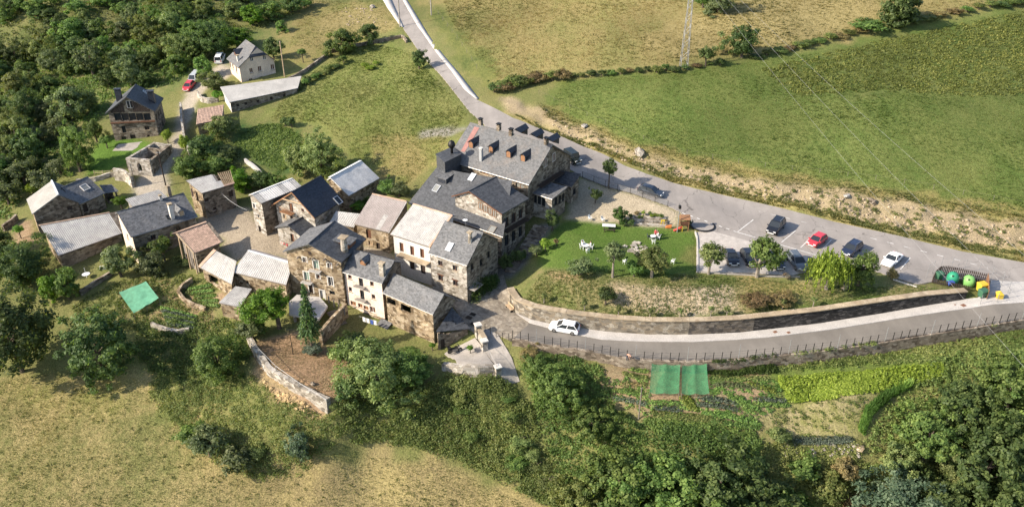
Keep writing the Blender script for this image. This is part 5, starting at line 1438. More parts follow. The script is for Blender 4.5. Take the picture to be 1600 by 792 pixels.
# roofless ruin by the lane
T_ = thing("roofless_ruin", "roofless square ruin of pale stone walls with an arched opening", "ruin", P(215, 264, 2.4))
rc_ = [P(*q, 5.4) for q in ((196, 247.5), (233, 250.5), (268, 225.5), (240, 222))]
rb_ = [(q[0], q[1], 1.0) for q in rc_]
cen = sum(rc_) / 4
for i in range(4):
    a, b_ = rc_[i], rc_[(i + 1) % 4]; d = (b_ - a) / np.linalg.norm(b_ - a); nn_ = np.array([-d[1], d[0], 0]) * .55
    L = np.linalg.norm(b_ - a)
    if i == 0:
        mb = MB()
        def rq(t, z, k): q = a + d * t + nn_ * k; return (q[0], q[1], z)
        o0, o1 = L * .42, L * .42 + .9
        for x0, x1, z0_, z1_ in ((0, o0, 1.0, 5.4), (o1, L, 1.0, 5.4), (o0, o1, 4.7, 5.4), (o0, o1, 1.0, 2.9)):
            mb.hexa([rq(x0, z0_, 0), rq(x1, z0_, 0), rq(x1, z0_, 1), rq(x0, z0_, 1)], [rq(x0, z1_, 0), rq(x1, z1_, 0), rq(x1, z1_, 1), rq(x0, z1_, 1)])
        for s_ in (0, 1):      # arch haunches
            x = o0 if s_ == 0 else o1; dx = .3 if s_ == 0 else -.3
            mb.add([rq(x, 4.2, 0), rq(x, 4.7, 0), rq(x + dx, 4.7, 0), rq(x, 4.2, 1), rq(x, 4.7, 1), rq(x + dx, 4.7, 1)], [(0, 1, 2), (3, 4, 5), (0, 2, 5, 3)])
        mb.build("wall", "stone_pale", T_)
    else:
        st, en = a + d * (.56 if i in (1, 3) else 0), b_ - d * (.56 if i in (1, 3) else 0)
        e2 = 0
        zt = 5.4 if i != 1 else 5.1
        MB().hexa([(st[0], st[1], 1.0), (en[0], en[1], 1.0), (en[0] + nn_[0], en[1] + nn_[1], 1.0), (st[0] + nn_[0], st[1] + nn_[1], 1.0)],
                  [(st[0], st[1], zt), (en[0], en[1], 5.4), (en[0] + nn_[0], en[1] + nn_[1], 5.4), (st[0] + nn_[0], st[1] + nn_[1], zt)]).build("wall", "stone_grey" if i == 1 else "stone_pale", T_)  # the ruin's right wall has its shade painted in by darker stone
# big arched room divider inside the ruin
q0, q1 = rc_[0] * .35 + rc_[3] * .65, rc_[1] * .35 + rc_[2] * .65
dd = (rc_[3] - rc_[0]); dd = dd / np.linalg.norm(dd) * .5; i0 = q0 + (q1 - q0) * .1; i1 = q1 - (q1 - q0) * .1
MB().hexa([(i0[0], i0[1], 1), (i1[0], i1[1], 1), (i1[0] + dd[0], i1[1] + dd[1], 1), (i0[0] + dd[0], i0[1] + dd[1], 1)], [(i0[0], i0[1], 5.3), (i1[0], i1[1], 5.3), (i1[0] + dd[0], i1[1] + dd[1], 5.3), (i0[0] + dd[0], i0[1] + dd[1], 5.3)]).build("cross_wall", "stone_grey", T_)
# ------------------------------------------------------------------ foliage makers
def _unit(a): return a / (np.linalg.norm(a, axis=-1, keepdims=True) + 1e-9)
def leaf_quads(pos, nrm, size, rng, aspect=.6, axis=None):
    n = len(pos)
    if axis is None: axis = rng.normal(size=(n, 3))
    t1 = _unit(axis - nrm * (axis * nrm).sum(-1, keepdims=True)); t2 = np.cross(nrm, t1)
    L = (size * .5)[:, None]; W = L * aspect
    V = np.stack([pos - t1 * L, pos + t2 * W - t1 * L * .1, pos + t1 * L, pos - t2 * W - t1 * L * .1], 1).reshape(-1, 3)
    F = np.arange(4 * n).reshape(n, 4)
    return V, F
def crown_mesh(name, r, rz, nclump, nleaf, leaf, seed, cl=.26, inner=.45, flat=0.0, mat="leaf_mid", lob=5, skirt=0.0):
    rng = np.random.default_rng(seed)
    d = _unit(rng.normal(size=(nclump, 3)))
    lobes = _unit(rng.normal(size=(lob, 3))); amp = rng.uniform(.15, .5, lob)
    rad = .66 + (np.exp(6 * (d @ lobes.T - 1)) * amp).sum(-1)
    rr = rng.uniform(inner ** 2, 1, nclump) ** .5 * rad
    c = d * rr[:, None]; c[:, 2] = np.where(c[:, 2] < 0, c[:, 2] * (1 - flat), c[:, 2])
    if skirt:      # foliage hanging down to the ground
        zl = np.clip(c[:, 2], -.92, 0); c[:, :2] *= np.clip(1 + skirt * (1 / np.sqrt(1 - zl ** 2) - 1), 1, 1.9)[:, None]
    ci = rng.integers(0, nclump, nleaf)
    cs = rng.uniform(.65, 1.25, nclump) * cl
    off = rng.normal(size=(nleaf, 3)); off = _unit(off) * (rng.uniform(0, 1, nleaf) ** .5)[:, None] * cs[ci][:, None]; off[:, 2] *= .75
    p = c[ci] + off
    S = np.array([r, r, rz]); out = _unit(p * S)
    nr = _unit(out * .55 + _unit(off) * .5 + np.array([0, 0, .45]) + rng.normal(size=(nleaf, 3)) * .45)
    V, F = leaf_quads(p * S, nr, leaf * rng.uniform(.6, 1.35, nleaf), rng)
    ct = rng.uniform(.1, .9, nclump)
    tint = np.clip(ct[ci] * .6 + rng.uniform(0, .5, nleaf), 0, 1)
    return mesh_np(name, V, F, mat, {"tint": np.repeat(tint, 4)})
def trunk_mesh(name, h, r, spread, seed, mat="bark", limbs=5):
    rng = random.Random(seed); mb = MB()
    lean = (rng.uniform(-.06, .06) * h, rng.uniform(-.06, .06) * h)
    mb.tube([(0, 0, -.3), (lean[0] * .3, lean[1] * .3, h * .35), (lean[0], lean[1], h * .8), (lean[0] * 1.3, lean[1] * 1.3, h * 1.1)], [r * 1.25, r, r * .7, r * .25], 7)
    for i in range(limbs):
        a = 2 * math.pi * i / limbs + rng.uniform(-.4, .4); t = rng.uniform(.45, .8)
        b0 = (lean[0] * t, lean[1] * t, h * t); s_ = spread * rng.uniform(.5, .85)
        mb.tube([b0, (b0[0] + math.cos(a) * s_ * .5, b0[1] + math.sin(a) * s_ * .5, b0[2] + h * .14), (b0[0] + math.cos(a) * s_, b0[1] + math.sin(a) * s_, b0[2] + h * .34)], [r * .5, r * .35, r * .12], 5)
    return mb.mesh(name, mat)
# prototypes at unit crown radius (scaled per tree): name -> list of (crown mesh, trunk mesh per unit)
PROTO = {}
def proto(kind, n, **k):
    PROTO[kind] = [crown_mesh("crown", 1.0, 1.0, seed=100 + 13 * i + len(PROTO) * 71, **k) for i in range(n)]
proto('small', 3, nclump=34, nleaf=1500, leaf=.21, cl=.30)
proto('mid', 4, nclump=70, nleaf=3600, leaf=.135, cl=.24)
proto('big', 4, nclump=150, nleaf=8500, leaf=.088, cl=.18, lob=8)
proto('bush', 3, nclump=46, nleaf=2400, leaf=.15, cl=.30, inner=.3, flat=.5)
proto('walnut', 3, nclump=120, nleaf=4200, leaf=.125, cl=.16, lob=9)
proto('midf', 5, nclump=100, nleaf=7000, leaf=.104, cl=.22, skirt=.9, lob=7)
proto('bigf', 4, nclump=190, nleaf=14000, leaf=.07, cl=.17, lob=9, skirt=.9)
proto('walnutf', 4, nclump=190, nleaf=10000, leaf=.085, cl=.14, lob=11, skirt=.9)
def willow_mesh(seed):
    rng = np.random.default_rng(seed); pos = []; ax = []
    for i in range(330):
        d = _unit(rng.normal(size=3)); d[2] = abs(d[2]); rr = rng.uniform(.35, 1.0); q = d * rr * np.array([1, 1, .9])
        Ls = rng.uniform(.35, 1.0) * (.4 + rr * .7); k = int(Ls * 22) + 3
        for j in range(k):
            t = j / k; pos.append(q + np.array([d[0] * .18 * t, d[1] * .18 * t, -Ls * t]) + rng.normal(size=3) * .025); ax.append([d[0] * .2, d[1] * .2, -1])
    pos = np.array(pos); ax = np.array(ax, float)
    nr = _unit(pos * np.array([1, 1, .3]) + rng.normal(size=pos.shape) * .5)
    V, F = leaf_quads(pos, nr, rng.uniform(.10, .2, len(pos)), rng, .34, ax + rng.normal(size=ax.shape) * .25)
    return mesh_np("crown", V, F, "leaf_lime", {"tint": np.repeat(rng.uniform(0, 1, len(pos)), 4)})
PROTO['willow'] = [willow_mesh(3)]
def conifer_mesh(seed):
    rng = np.random.default_rng(seed); pos = []; ax = []; nr = []
    for L in range(22):                                   # unit: height 2 (z from -1 to 1), radius 1
        z = -1 + 1.95 * L / 21; R = (1 - (z + 1) / 2) ** .85 * .95 + .03
        nb = int(7 + 9 * R)
        for b_ in range(nb):
            a = 2 * math.pi * (b_ + rng.uniform(0, 1)) / nb; rl = R * rng.uniform(.7, 1.08); k = int(14 * rl) + 4
            for j in range(k):
                t = (j + .5) / k; q = np.array([math.cos(a) * rl * t, math.sin(a) * rl * t, z - .14 * rl * t * t + .05 * t])
                pos.append(q + rng.normal(size=3) * .035); ax.append([math.cos(a), math.sin(a), -.25]); nr.append([0, 0, 1])
    pos = np.array(pos); ax = np.array(ax) + rng.normal(size=(len(pos), 3)) * .5; nr = _unit(np.array(nr) + rng.normal(size=(len(pos), 3)) * .4 + pos * np.array([.5, .5, 0]))
    V, F = leaf_quads(pos, nr, rng.uniform(.12, .24, len(pos)), rng, .42, ax)
    return mesh_np("crown", V, F, "leaf_fir", {"tint": np.repeat(rng.uniform(0, 1, len(pos)), 4)})
PROTO['fir'] = [conifer_mesh(5)]
TRUNKS = {m_: [trunk_mesh("trunk", 1.0, .055, .42, 40 + i, m_) for i in range(3)] for m_ in ("bark", "bark_pale")}
_tc = [0]
def depth_at(q): return (q[1]) * CP - (q[2] - CAM_Z) * SP
def tree(name, label, ub, vb, wpx, vtop, kind='mid', col='mid', cat="tree", group=None, k=.95, bark="bark", dx=0, full=None):
    """ub, vb: picture position of the foot; wpx: crown width; vtop: top of the crown"""
    _tc[0] += 1; rng = random.Random(_tc[0] * 31 + 5)
    g = G0(ub, vb); dep = depth_at(g); s_ = FOC / dep; r = wpx / s_ / 2 * 1.13
    th = math.atan2(CAM_Z - g[2], g[1]); rz = k * r
    for _ in range(3):
        vc = vtop + s_ * math.hypot(rz * math.cos(th), r * math.sin(th)) * .97
        lo, hi = 0.0, 40.0
        for _ in range(30):
            m_ = (lo + hi) / 2
            if proj([g[0], g[1], g[2] + m_])[1] > vc: lo = m_
            else: hi = m_
        hc = lo
        if hc < rz * .72: rz = max(hc / .72, r * .35)
    if full is None: full = bark == "bark" and kind in ('mid', 'big', 'walnut') and name not in ("street_tree", "umbrella_tree")
    if full:
        top_ = hc + rz; rz2 = max(rz, top_ * .49); hc = top_ - rz2; rz = rz2; kind += 'f'
    z = tz(g[0], g[1])
    root = thing(name, label, cat, (g[0], g[1], z), group)
    cm = PROTO[kind][rng.randrange(len(PROTO[kind]))]
    c = place("crown", cm, parent=root); c.location = (dx / s_, 0, hc); c.scale = (r, r * rng.uniform(.92, 1.08), rz); c.rotation_euler = (0, 0, rng.uniform(0, 6.28) if kind != 'x' else 0)
    setmat(c, "leaf_" + col)
    t = place("trunk", TRUNKS[bark][rng.randrange(3)], parent=root); hh = max(hc, .4)
    tr = (min(max(r * .085, .07), .32)) / .055
    t.scale = (max(tr, r * .9) if False else tr * 1.0, tr * 1.0, hh)
    return root
# bushes: foliage and a short stem
def bush(name, label, ub, vb, wpx, vtop, col='mid', group=None, k=.8, cat="bush"):
    return tree(name, label, ub, vb, wpx, vtop, 'bush', col, cat, group, k)

# ------------------------------------------------------------------ trees that stand out
tree("lawn_tree", "slender grey green tree on the lawn with bare pale trunk", 957, 433, 36, 372, 'mid', 'grey', bark="bark_pale")
tree("lawn_tree", "round leafy lawn tree near the gravel parking strip", 1018, 433, 50, 381, 'mid', 'olive', bark="bark_pale")
tree("parking_tree", "loose young tree at the grass end of the gravel parking", 1107, 428, 42, 372, 'mid', 'olive', bark="bark_pale")
tree("parking_tree", "leaning leafy tree shading the black cars on the gravel", 1182, 432, 58, 361, 'mid', 'mid', bark="bark_pale", dx=8)
tree("willow_tree", "yellow green weeping willow beside the parked cars", 1290, 452, 60, 386, 'willow', 'lime', bark="bark_pale", k=1.0)
tree("parking_tree", "dense dark round tree next to the weeping willow", 1340, 446, 46, 388, 'mid', 'mid')
bush("shrub", "brownish upright shrub below the parked white convertible", 1392, 437, 20, 416, 'brown', k=1.3)
tree("clipped_tree", "clipped round lollipop tree at the edge of the lawn", 968, 350, 26, 322, 'small', 'ivy')
tree("street_tree", "columnar young tree standing by the road railing", 951, 293, 22, 246, 'mid', 'dark', k=1.35)
bush("bush", "round dark bush in the dry grass bank above the wall", 946, 476, 30, 443, 'dark', k=1.0)
bush("bush", "wide low brownish bush on the bank below the parking", 1180, 478, 44, 450, 'brown'); bush("bush", "low russet bush beside the wide brownish bush on the bank", 1220, 474, 44, 452, 'brown')
bush("bush", "feathery grey green bush at the lawn corner by the tables", 908, 428, 38, 396, 'grey'); bush("bush", "yellowish flowering shrub on the bank beside the steps", 852, 392, 18, 368, 'lime', k=1.2); bush("bush", "small dark red shrub at the lawn edge", 869, 384, 9, 372, 'brown'); bush("bush", "loose green shrub under the lawn trees", 990, 432, 26, 404, 'mid', k=1.1)
bush("bush", "dark shrub growing against the hotel bay", 863, 360, 22, 326, 'dark', k=1.5); bush("bush", "pale tufted shrub at the foot of the hotel steps", 838, 400, 20, 380, 'grey'); bush("bush", "dark leafy shrub beside the alley wall", 790, 425, 26, 392, 'dark', k=1.3); bush("bush", "dark bush beside the lower alley wall", 812, 410, 22, 385, 'dark', k=1.2)
bush("bush", "dark bush in the shade below the road railing", 930, 318, 18, 292, 'dark', k=1.3); bush("bush", "rounded shrub beside the lawn steps", 985, 352, 14, 340, 'dark')
for i, (u, v) in enumerate(((850, 474), (913, 485), (966, 493), (1015, 497), (1062, 497), (1110, 494), (1135, 494), (1222, 483), (1270, 480))):
    tree("sapling", "thin young sapling planted on the grass above the retaining wall", u, v, 10, v - 17, 'small', 'olive', group="saplings above the retaining wall", bark="bark_pale")
# front of the village
tree("walnut_tree", "big dark walnut tree standing alone below the green garden net", 166, 588, 106, 478, 'walnut', 'dark', k=.9)
tree("walnut_tree", "huge dark tree at the left edge above the dry field", 35, 580, 130, 446, 'big', 'dark', k=.9); tree("dark_tree", "dark tree behind the huge tree at the left edge", 40, 440, 84, 372, 'big', 'dark'); tree("dark_tree", "dark tree cut by the left edge beside the long barn", 2, 400, 50, 352, 'mid', 'dark')
tree("fruit_tree", "fresh yellow green small tree beside the stone path", 84, 470, 36, 424, 'mid', 'bright'); tree("fruit_tree", "darker small tree next to the yellow green one", 108, 466, 40, 416, 'mid', 'mid')
tree("olive_tree", "grey green tree in front of the long barn", 190, 432, 46, 374, 'mid', 'grey'); tree("olive_tree", "grey green tree below the broad slate house", 240, 428, 50, 384, 'mid', 'grey'); bush("bush", "bright bush against the wall of the broad slate house", 258, 408, 30, 364, 'mid', k=1.2); bush("bush", "dark bush at the foot of the terracotta shed", 290, 412, 34, 394, 'dark')
tree("umbrella_tree", "bright green umbrella shaped tree beside the ribbed roof", 437, 513, 74, 440, 'big', 'bright', k=.72, dx=-12)
tree("fir_tree", "narrow dark fir in front of the tall stone house", 489, 552, 40, 448, 'fir', 'fir', k=2.0)
bush("agave_bush", "spiky blue grey plant at the foot of the fir", 492, 552, 30, 530, 'cabbage')
tree("ash_tree", "large light green tree in front of the pink house", 592, 606, 108, 518, 'big', 'olive', k=.85); tree("ash_tree", "green tree next to the grass beside the stone barn", 648, 602, 62, 544, 'mid', 'mid', k=.95); bush("bush", "dark bush at the corner of the brown terrace", 545, 622, 46, 582, 'dark', k=.9)
tree("dark_tree", "dark tree in the hollow below the terrace wall", 345, 590, 78, 510, 'big', 'mid', k=.9); bush("bush", "grey green shrub below the tiny outhouse", 393, 528, 44, 490, 'grey'); bush("bush", "bushy shrub under the umbrella tree", 405, 522, 30, 498, 'mid')
tree("lone_tree", "small dark oval tree at the edge of the dry field", 470, 720, 38, 664, 'mid', 'blue', k=1.2); bush("bush", "dark grey shrub on the slope beside the dry field", 330, 712, 60, 655, 'grey', k=.9); bush("bush", "pale grey shrub next to the dark one on the slope", 372, 735, 54, 690, 'grey', k=.9); bush("bush", "low dark shrub hidden behind the grey shrubs", 300, 690, 44, 655, 'mid')
bush("bush", "dark shrub on the slope under the terrace wall", 405, 712, 34, 690, 'dark')
bush("bush", "dark garden shrub under the pink house washing line", 556, 540, 40, 512, 'dark'); bush("bush", "shrub beside the stair wall below the pink house", 530, 560, 34, 536, 'mid'); bush("bush", "low shrub at the foot of the stone barn", 640, 550, 26, 538, 'mid'); bush("bush", "green plant at the corner of the stone barn", 676, 548, 11, 534, 'bright'); bush("bush", "green plant beside the motorcycle", 735, 552, 12, 538, 'bright')
# right of the ramp and the ravine
tree("leafy_tree", "leafy bright tree beside the ramp and the road fence", 838, 592, 56, 545, 'mid', 'mid', k=.9); tree("leafy_tree", "tree below the white car's road fence", 872, 640, 78, 566, 'walnut', 'mid', k=.9); tree("leafy_tree", "tree at the left corner of the kitchen garden", 925, 680, 66, 622, 'walnut', 'mid', k=.9); bush("bush", "russet bush at the top of the ravine by the fence", 826, 560, 34, 538, 'brown')
for i, (u, v, w, t, c_) in enumerate(((965, 790, 110, 690, 'mid'), (1040, 800, 120, 694, 'mid'), (1120, 800, 120, 690, 'dark'), (1000, 850, 110, 742, 'mid'), (1090, 850, 130, 745, 'mid'), (900, 815, 80, 745, 'bramble'), (1190, 815, 110, 735, 'dark'), (1160, 730, 60, 690, 'mid'))):
    tree("ravine_tree", "dense broadleaf tree in the ravine below the kitchen garden", u, v, w, t, 'walnut', c_, group="trees in the ravine", k=.9)
for i, (u, v, w, t, kd, c_) in enumerate(((1440, 715, 90, 622, 'walnut', 'mid'), (1500, 680, 100, 580, 'walnut', 'dark'), (1570, 640, 100, 545, 'walnut', 'mid'), (1590, 760, 130, 640, 'walnut', 'dark'), (1530, 770, 120, 650, 'walnut', 'dark'), (1470, 830, 120, 730, 'walnut', 'dark'), (1560, 860, 140, 735, 'walnut', 'dark'), (1640, 700, 120, 585, 'walnut', 'mid'))):
    tree("walnut_tree", "dark walnut tree in the thicket right of the cornfield", u, v, w, t, kd, c_, group="walnut thicket", k=.9)
tree("pale_tree", "light olive tree at the front of the right hand thicket", 1400, 745, 56, 680, 'mid', 'olive', k=.9); tree("pale_tree", "small olive tree among the dark walnuts", 1478, 752, 54, 690, 'mid', 'olive', k=.9); tree("blue_tree", "wide blue green tree at the bottom edge below the rubble", 1395, 830, 130, 724, 'big', 'blue', k=.8)
for u, v, w, t, c_ in ((1255, 745, 50, 705, 'mid'), (1290, 770, 60, 725, 'bramble'), (1320, 740, 44, 708, 'brown'), (1230, 800, 70, 750, 'mid'), (1340, 800, 70, 760, 'brown'), (1215, 690, 36, 660, 'olive')):
    bush("bush", "scrubby bush on the rubble slope below the stubble plot", u, v, w, t, c_, "scrub below the stubble plot")
rg = random.Random(77)
for i in range(34):
    u, v = rg.uniform(560, 860), rg.uniform(610, 760)
    if inpoly(np.array([u]), np.array([v]), [(600, 625), (700, 600), (800, 610), (850, 690), (880, 770), (780, 720), (640, 680)])[0]:
        bush("slope_bush", "leafy scrub bush on the bramble slope below the yard wall", u, v, rg.uniform(26, 50), v - rg.uniform(14, 26), rg.choice(['bramble', 'mid', 'bramble', 'olive']), "scrub on the bramble slope", k=.6)
# fields behind
tree("field_tree", "round dark tree on the hedge line next to the pylon", 1158, 90, 50, 34, 'mid', 'dark', k=1.05); bush("bush", "small dark bush between the pylon and the round tree", 1102, 104, 26, 70, 'dark', k=1.0); tree("field_tree", "dark tree cut by the top edge on the upper hedge", 1404, 40, 68, -22, 'mid', 'dark'); bush("bush", "low spreading bush on the upper hedge beside the tree", 1356, 50, 52, 26, 'mid', k=.6)
tree("field_tree", "grey tree at the top edge of the dry meadow", 1122, 18, 46, -25, 'mid', 'grey'); tree("field_tree", "dark tree beside the grey tree at the top edge", 1098, 12, 34, -25, 'mid', 'mid')
tree("meadow_tree", "large round tree on the meadow wall above the stable", 537, 82, 44, 40, 'mid', 'mid'); tree("meadow_tree", "smaller dark tree beside the large meadow tree", 577, 68, 32, 34, 'mid', 'dark'); tree("meadow_tree", "dark tree at the edge of the climbing road", 655, 108, 26, 73, 'mid', 'dark', k=1.1); tree("meadow_tree", "dark tree behind the cream hipped house", 428, 92, 28, 54, 'mid', 'dark'); bush("bush", "small shrub on the meadow wall corner", 516, 86, 16, 58, 'dark', k=1.3); bush("bush", "small bush beside the footpath behind the cream house", 474, 98, 16, 74, 'mid')
for u, v, w in ((570, 105, 14), (580, 108, 16), (588, 102, 12)): bush("bush", "low yellowish tussock in the middle of the meadow", u, v, w, v - 8, 'lime', "tussocks in the meadow", k=.5)
tree("garden_tree", "big round tree between the vegetable plot and the barn", 503, 278, 72, 204, 'big', 'olive', k=.95); tree("garden_tree", "olive coloured tree at the corner of the vegetable plot", 468, 274, 50, 215, 'mid', 'olive'); bush("clipped_bush", "dark clipped bush at the garden gate", 456, 200, 16, 180, 'dark', k=1.2); bush("clipped_bush", "dark clipped bush beside the other one at the garden gate", 446, 198, 13, 181, 'dark', k=1.3)
for u, v, w, t, c_, lb in ((320, 250, 56, 204, 'dark', "dark tree on the slope above the half ruined barn"), (296, 278, 52, 236, 'mid', "bushy tree beside the lane above the half ruined barn"), (350, 212, 44, 176, 'olive', "olive bush beside the red tile outbuilding"), (376, 298, 44, 258, 'bright', "bright green tree beside the half ruined barn"), (408, 294, 40, 262, 'dark', "dark tree between the barns and the vegetable plot"), (350, 248, 46, 222, 'olive', "olive bush at the edge of the vegetable plot"), (340, 270, 40, 240, 'mid', "green bush above the ruined rafters"), (430, 292, 30, 268, 'mid', "dark green bush behind the grey sheet roof")):
    tree("slope_tree", lb, u, v, w, t, 'mid', c_)
bush("poplar_bush", "upright yellow green shrub beside the loggia house drive", 263, 224, 16, 198, 'lime', k=1.5); bush("poplar_bush", "tall yellow green shrub next to the lane wall", 291, 236, 18, 204, 'lime', k=1.9); bush("bush", "round bush at the corner of the loggia house patio", 168, 232, 18, 210, 'mid')
tree("hedge_tree", "dense dark tree at the edge of the loggia house lawn", 126, 268, 46, 190, 'big', 'mid', k=1.3); tree("hedge_tree", "trimmed tree on the lawn left of the loggia house", 152, 222, 26, 182, 'mid', 'mid')
bush("bush", "green shrubs between the long pale barn and the mauve roof", 565, 330, 30, 312, 'bright'); bush("bush", "bright bush in the gap behind the mauve roof", 577, 322, 16, 302, 'ivy', k=1.4); bush("bush", "dark bush at the end of the long pale barn", 604, 304, 30, 278, 'mid'); bush("bush", "grey green bush beside the hotel wing", 624, 308, 28, 282, 'grey')
bush("bush", "green bush in the courtyard of the slate cottage", 191, 328, 22, 304, 'bright'); bush("bush", "yellow flowered bush behind the pale roofed house", 52, 302, 22, 284, 'lime'); bush("bush", "banana like plant beside the pale roofed house", 33, 372, 16, 350, 'bright')
tree("house_tree", "big dark tree beside the cream hipped house", 336, 88, 54, 34, 'big', 'dark'); tree("house_tree", "light green tree behind the cream hipped house", 372, 74, 50, 38, 'mid', 'bright'); tree("house_tree", "round green tree beside the white van", 320, 122, 32, 88, 'mid', 'mid'); tree("house_tree", "bushy tree above the drive wall", 335, 140, 40, 112, 'mid', 'olive')
bush("bush", "bright creeper covered bush beside the drive wall", 341, 160, 18, 140, 'bright')
for u, v, w, t, c_ in ((420, 30, 44, 0, 'mid'), (395, 40, 40, 8, 'bright'), (455, 20, 36, -10, 'dark'), (475, 12, 30, -12, 'mid'), (440, 50, 20, 30, 'mid')):
    tree("woodland_tree", "woodland tree on the slope above the cream house", u, v, w, t, 'mid', c_, group="woodland above the cream house")
# wooded hillside: every tree its own
FOREST = [(-30, 330), (-30, 75), (20, 88), (90, 60), (170, 62), (215, 25), (265, 20), (330, 15), (352, 60), (310, 100), (288, 120), (262, 132), (235, 136), (180, 150), (168, 170), (146, 195), (120, 190), (108, 235), (100, 268), (70, 275), (30, 300)]
CLEAR = [[(128, 195), (165, 160), (175, 175), (150, 220)], [(60, 235), (110, 215), (105, 260), (85, 262)], [(-30, 140), (25, 150), (20, 175), (-30, 170)], [(175, 100), (210, 60), (222, 66), (190, 110)], [(255, 100), (300, 72), (300, 82), (262, 108)]]
rg = random.Random(99); nfor = 0
y = 28.0
while y < 335:
    st = 15 + y * .035; x = -30 + rg.uniform(0, 15)
    while x < 360:
        u, v = x + rg.uniform(-6, 6), y + rg.uniform(-5, 5)
        pt_ = np.array([u]), np.array([v])
        if inpoly(*pt_, FOREST)[0] and not any(inpoly(*pt_, c_)[0] for c_ in CLEAR) and rg.random() < .74:
            w = rg.uniform(26, 48) * (.9 + y / 900); h_ = w * rg.uniform(.85, 1.25)
            cc = rg.choice(['mid', 'dark', 'mid', 'olive', 'dark', 'grey', 'bramble'])
            tree("hillside_tree", {'mid': "mid green", 'dark': "dark green", 'olive': "olive green", 'grey': "grey green", 'bramble': "yellowish green"}[cc] + " broadleaf tree in the wooded hillside left of the loggia house", u, v, w, v - h_, rg.choice(['mid', 'mid', 'walnut', 'big']), cc, group="wooded hillside"); nfor += 1
        x += rg.uniform(20, 29)
    y += st
for i in range(40):
    u = rg.uniform(-20, 420); v = rg.uniform(-6, 30) if u > 160 else rg.uniform(-6, 44)
    tree("hillside_tree", "small tree scattered over the far terraces at the top", u, v, rg.uniform(16, 34), v - rg.uniform(16, 30), 'mid', rg.choice(['dark', 'mid', 'olive', 'dark']), group="far terrace trees")
for u, v, w, t in ((75, 300, 40, 262), (40, 290, 44, 245), (15, 320, 44, 280), (55, 275, 34, 240), (95, 272, 36, 240), (5, 290, 40, 240), (118, 300, 20, 284)):
    bush("bush", "dark bush behind the pale roofed house", u, v, w, t, rg.choice(['dark', 'mid', 'grey']), "bushes behind the pale roofed house")
# hedge line of the upper field
rg = random.Random(4)
HL = [(772, 146), (800, 138), (850, 126), (905, 120), (960, 116), (1010, 112), (1060, 112), (1125, 100)]
for i in range(26):
    t = i / 25 * (len(HL) - 1); k = min(int(t), len(HL) - 2); f_ = t - k
    u = HL[k][0] * (1 - f_) + HL[k + 1][0] * f_; v = HL[k][1] * (1 - f_) + HL[k + 1][1] * f_
    big = 1.4 if u < 880 else .8
    bush("hedge_shrub", "shrub in the hedge between dry meadow and green field", u, v + rg.uniform(-2, 2), rg.uniform(18, 30) * big * .9, v - rg.uniform(10, 17) * big, rg.choice(['dark', 'dark', 'bramble', 'mid', 'brown']), "field hedge", k=.6)
HL = [(1180, 92), (1240, 76), (1290, 64), (1340, 52), (1430, 36), (1500, 20), (1560, 10), (1610, 4)]
for i in range(24):
    t = i / 23 * (len(HL) - 1); k = min(int(t), len(HL) - 2); f_ = t - k
    u = HL[k][0] * (1 - f_) + HL[k + 1][0] * f_; v = HL[k][1] * (1 - f_) + HL[k + 1][1] * f_
    bush("hedge_shrub", "low shrub in the upper hedge beyond the round tree", u, v, rg.uniform(18, 30), v - rg.uniform(8, 13), rg.choice(['dark', 'bramble', 'brown', 'mid']), "upper field hedge", k=.5)
for i in range(10):
    u = 445 + i * 8 + rg.uniform(-3, 3); v = 128 - i * 4.4
    bush("hedge_shrub", "shrub along the footpath wall below the meadow", u + 22, v + 10, rg.uniform(10, 18), v + 10 - rg.uniform(8, 13), rg.choice(['mid', 'bramble', 'dark']), "footpath hedge", k=.7)

# ------------------------------------------------------------------ masses of leaves, grass and crops (nobody could count them)
def scatter(poly_px, n, seed):
    rng = np.random.default_rng(seed); poly = world_poly(poly_px); lo, hi = poly.min(0), poly.max(0)
    out = np.zeros((0, 2))
    while len(out) < n:
        q = rng.uniform(lo, hi, (n * 2, 2)); q = q[inpoly(q[:, 0], q[:, 1], poly)]
        if len(q) == 0: break
        out = np.concatenate([out, q])
    return out[:n], rng
def stuff(name, label, V, F, mat, tint, cat=None):
    o = place(name, mesh_np(name, V, F, mat, {"tint": tint})); tag(o, label, cat, kind="stuff"); return o
def cover(name, label, poly_px, nclump, nleaf, rad, hgt_, leaf, mat, seed, exclude=None):
    c, rng = scatter(poly_px, nclump, seed)
    hz = np.clip((fnoise(c[:, 0], c[:, 1], 5.0, seed, 2) - .2) * 1.6, .15, 1.2) * hgt_
    gz = terr(c[:, 0], c[:, 1]); ci = rng.integers(0, len(c), nleaf); cr = rng.uniform(.6, 1.3, len(c)) * rad
    d = _unit(rng.normal(size=(nleaf, 3))); d[:, 2] = np.abs(d[:, 2]); rr = rng.uniform(.3, 1, nleaf) ** .5
    p = np.stack([c[ci, 0] + d[:, 0] * cr[ci] * rr, c[ci, 1] + d[:, 1] * cr[ci] * rr, gz[ci] + d[:, 2] * hz[ci] * rr + .05], -1)
    nr = _unit(d * .8 + np.array([0, 0, .5]) + rng.normal(size=(nleaf, 3)) * .45)
    V, F = leaf_quads(p, nr, leaf * rng.uniform(.6, 1.4, nleaf), rng)
    ct = rng.uniform(0, 1, len(c)); pt_ = fnoise(c[:, 0], c[:, 1], 7, seed + 3, 2)
    tint = np.clip(ct[ci] * .4 + (pt_[ci] - .3) * .6 + rng.uniform(0, .4, nleaf), 0, 1)
    return stuff(name, label, V, F, mat, np.repeat(tint, 4))
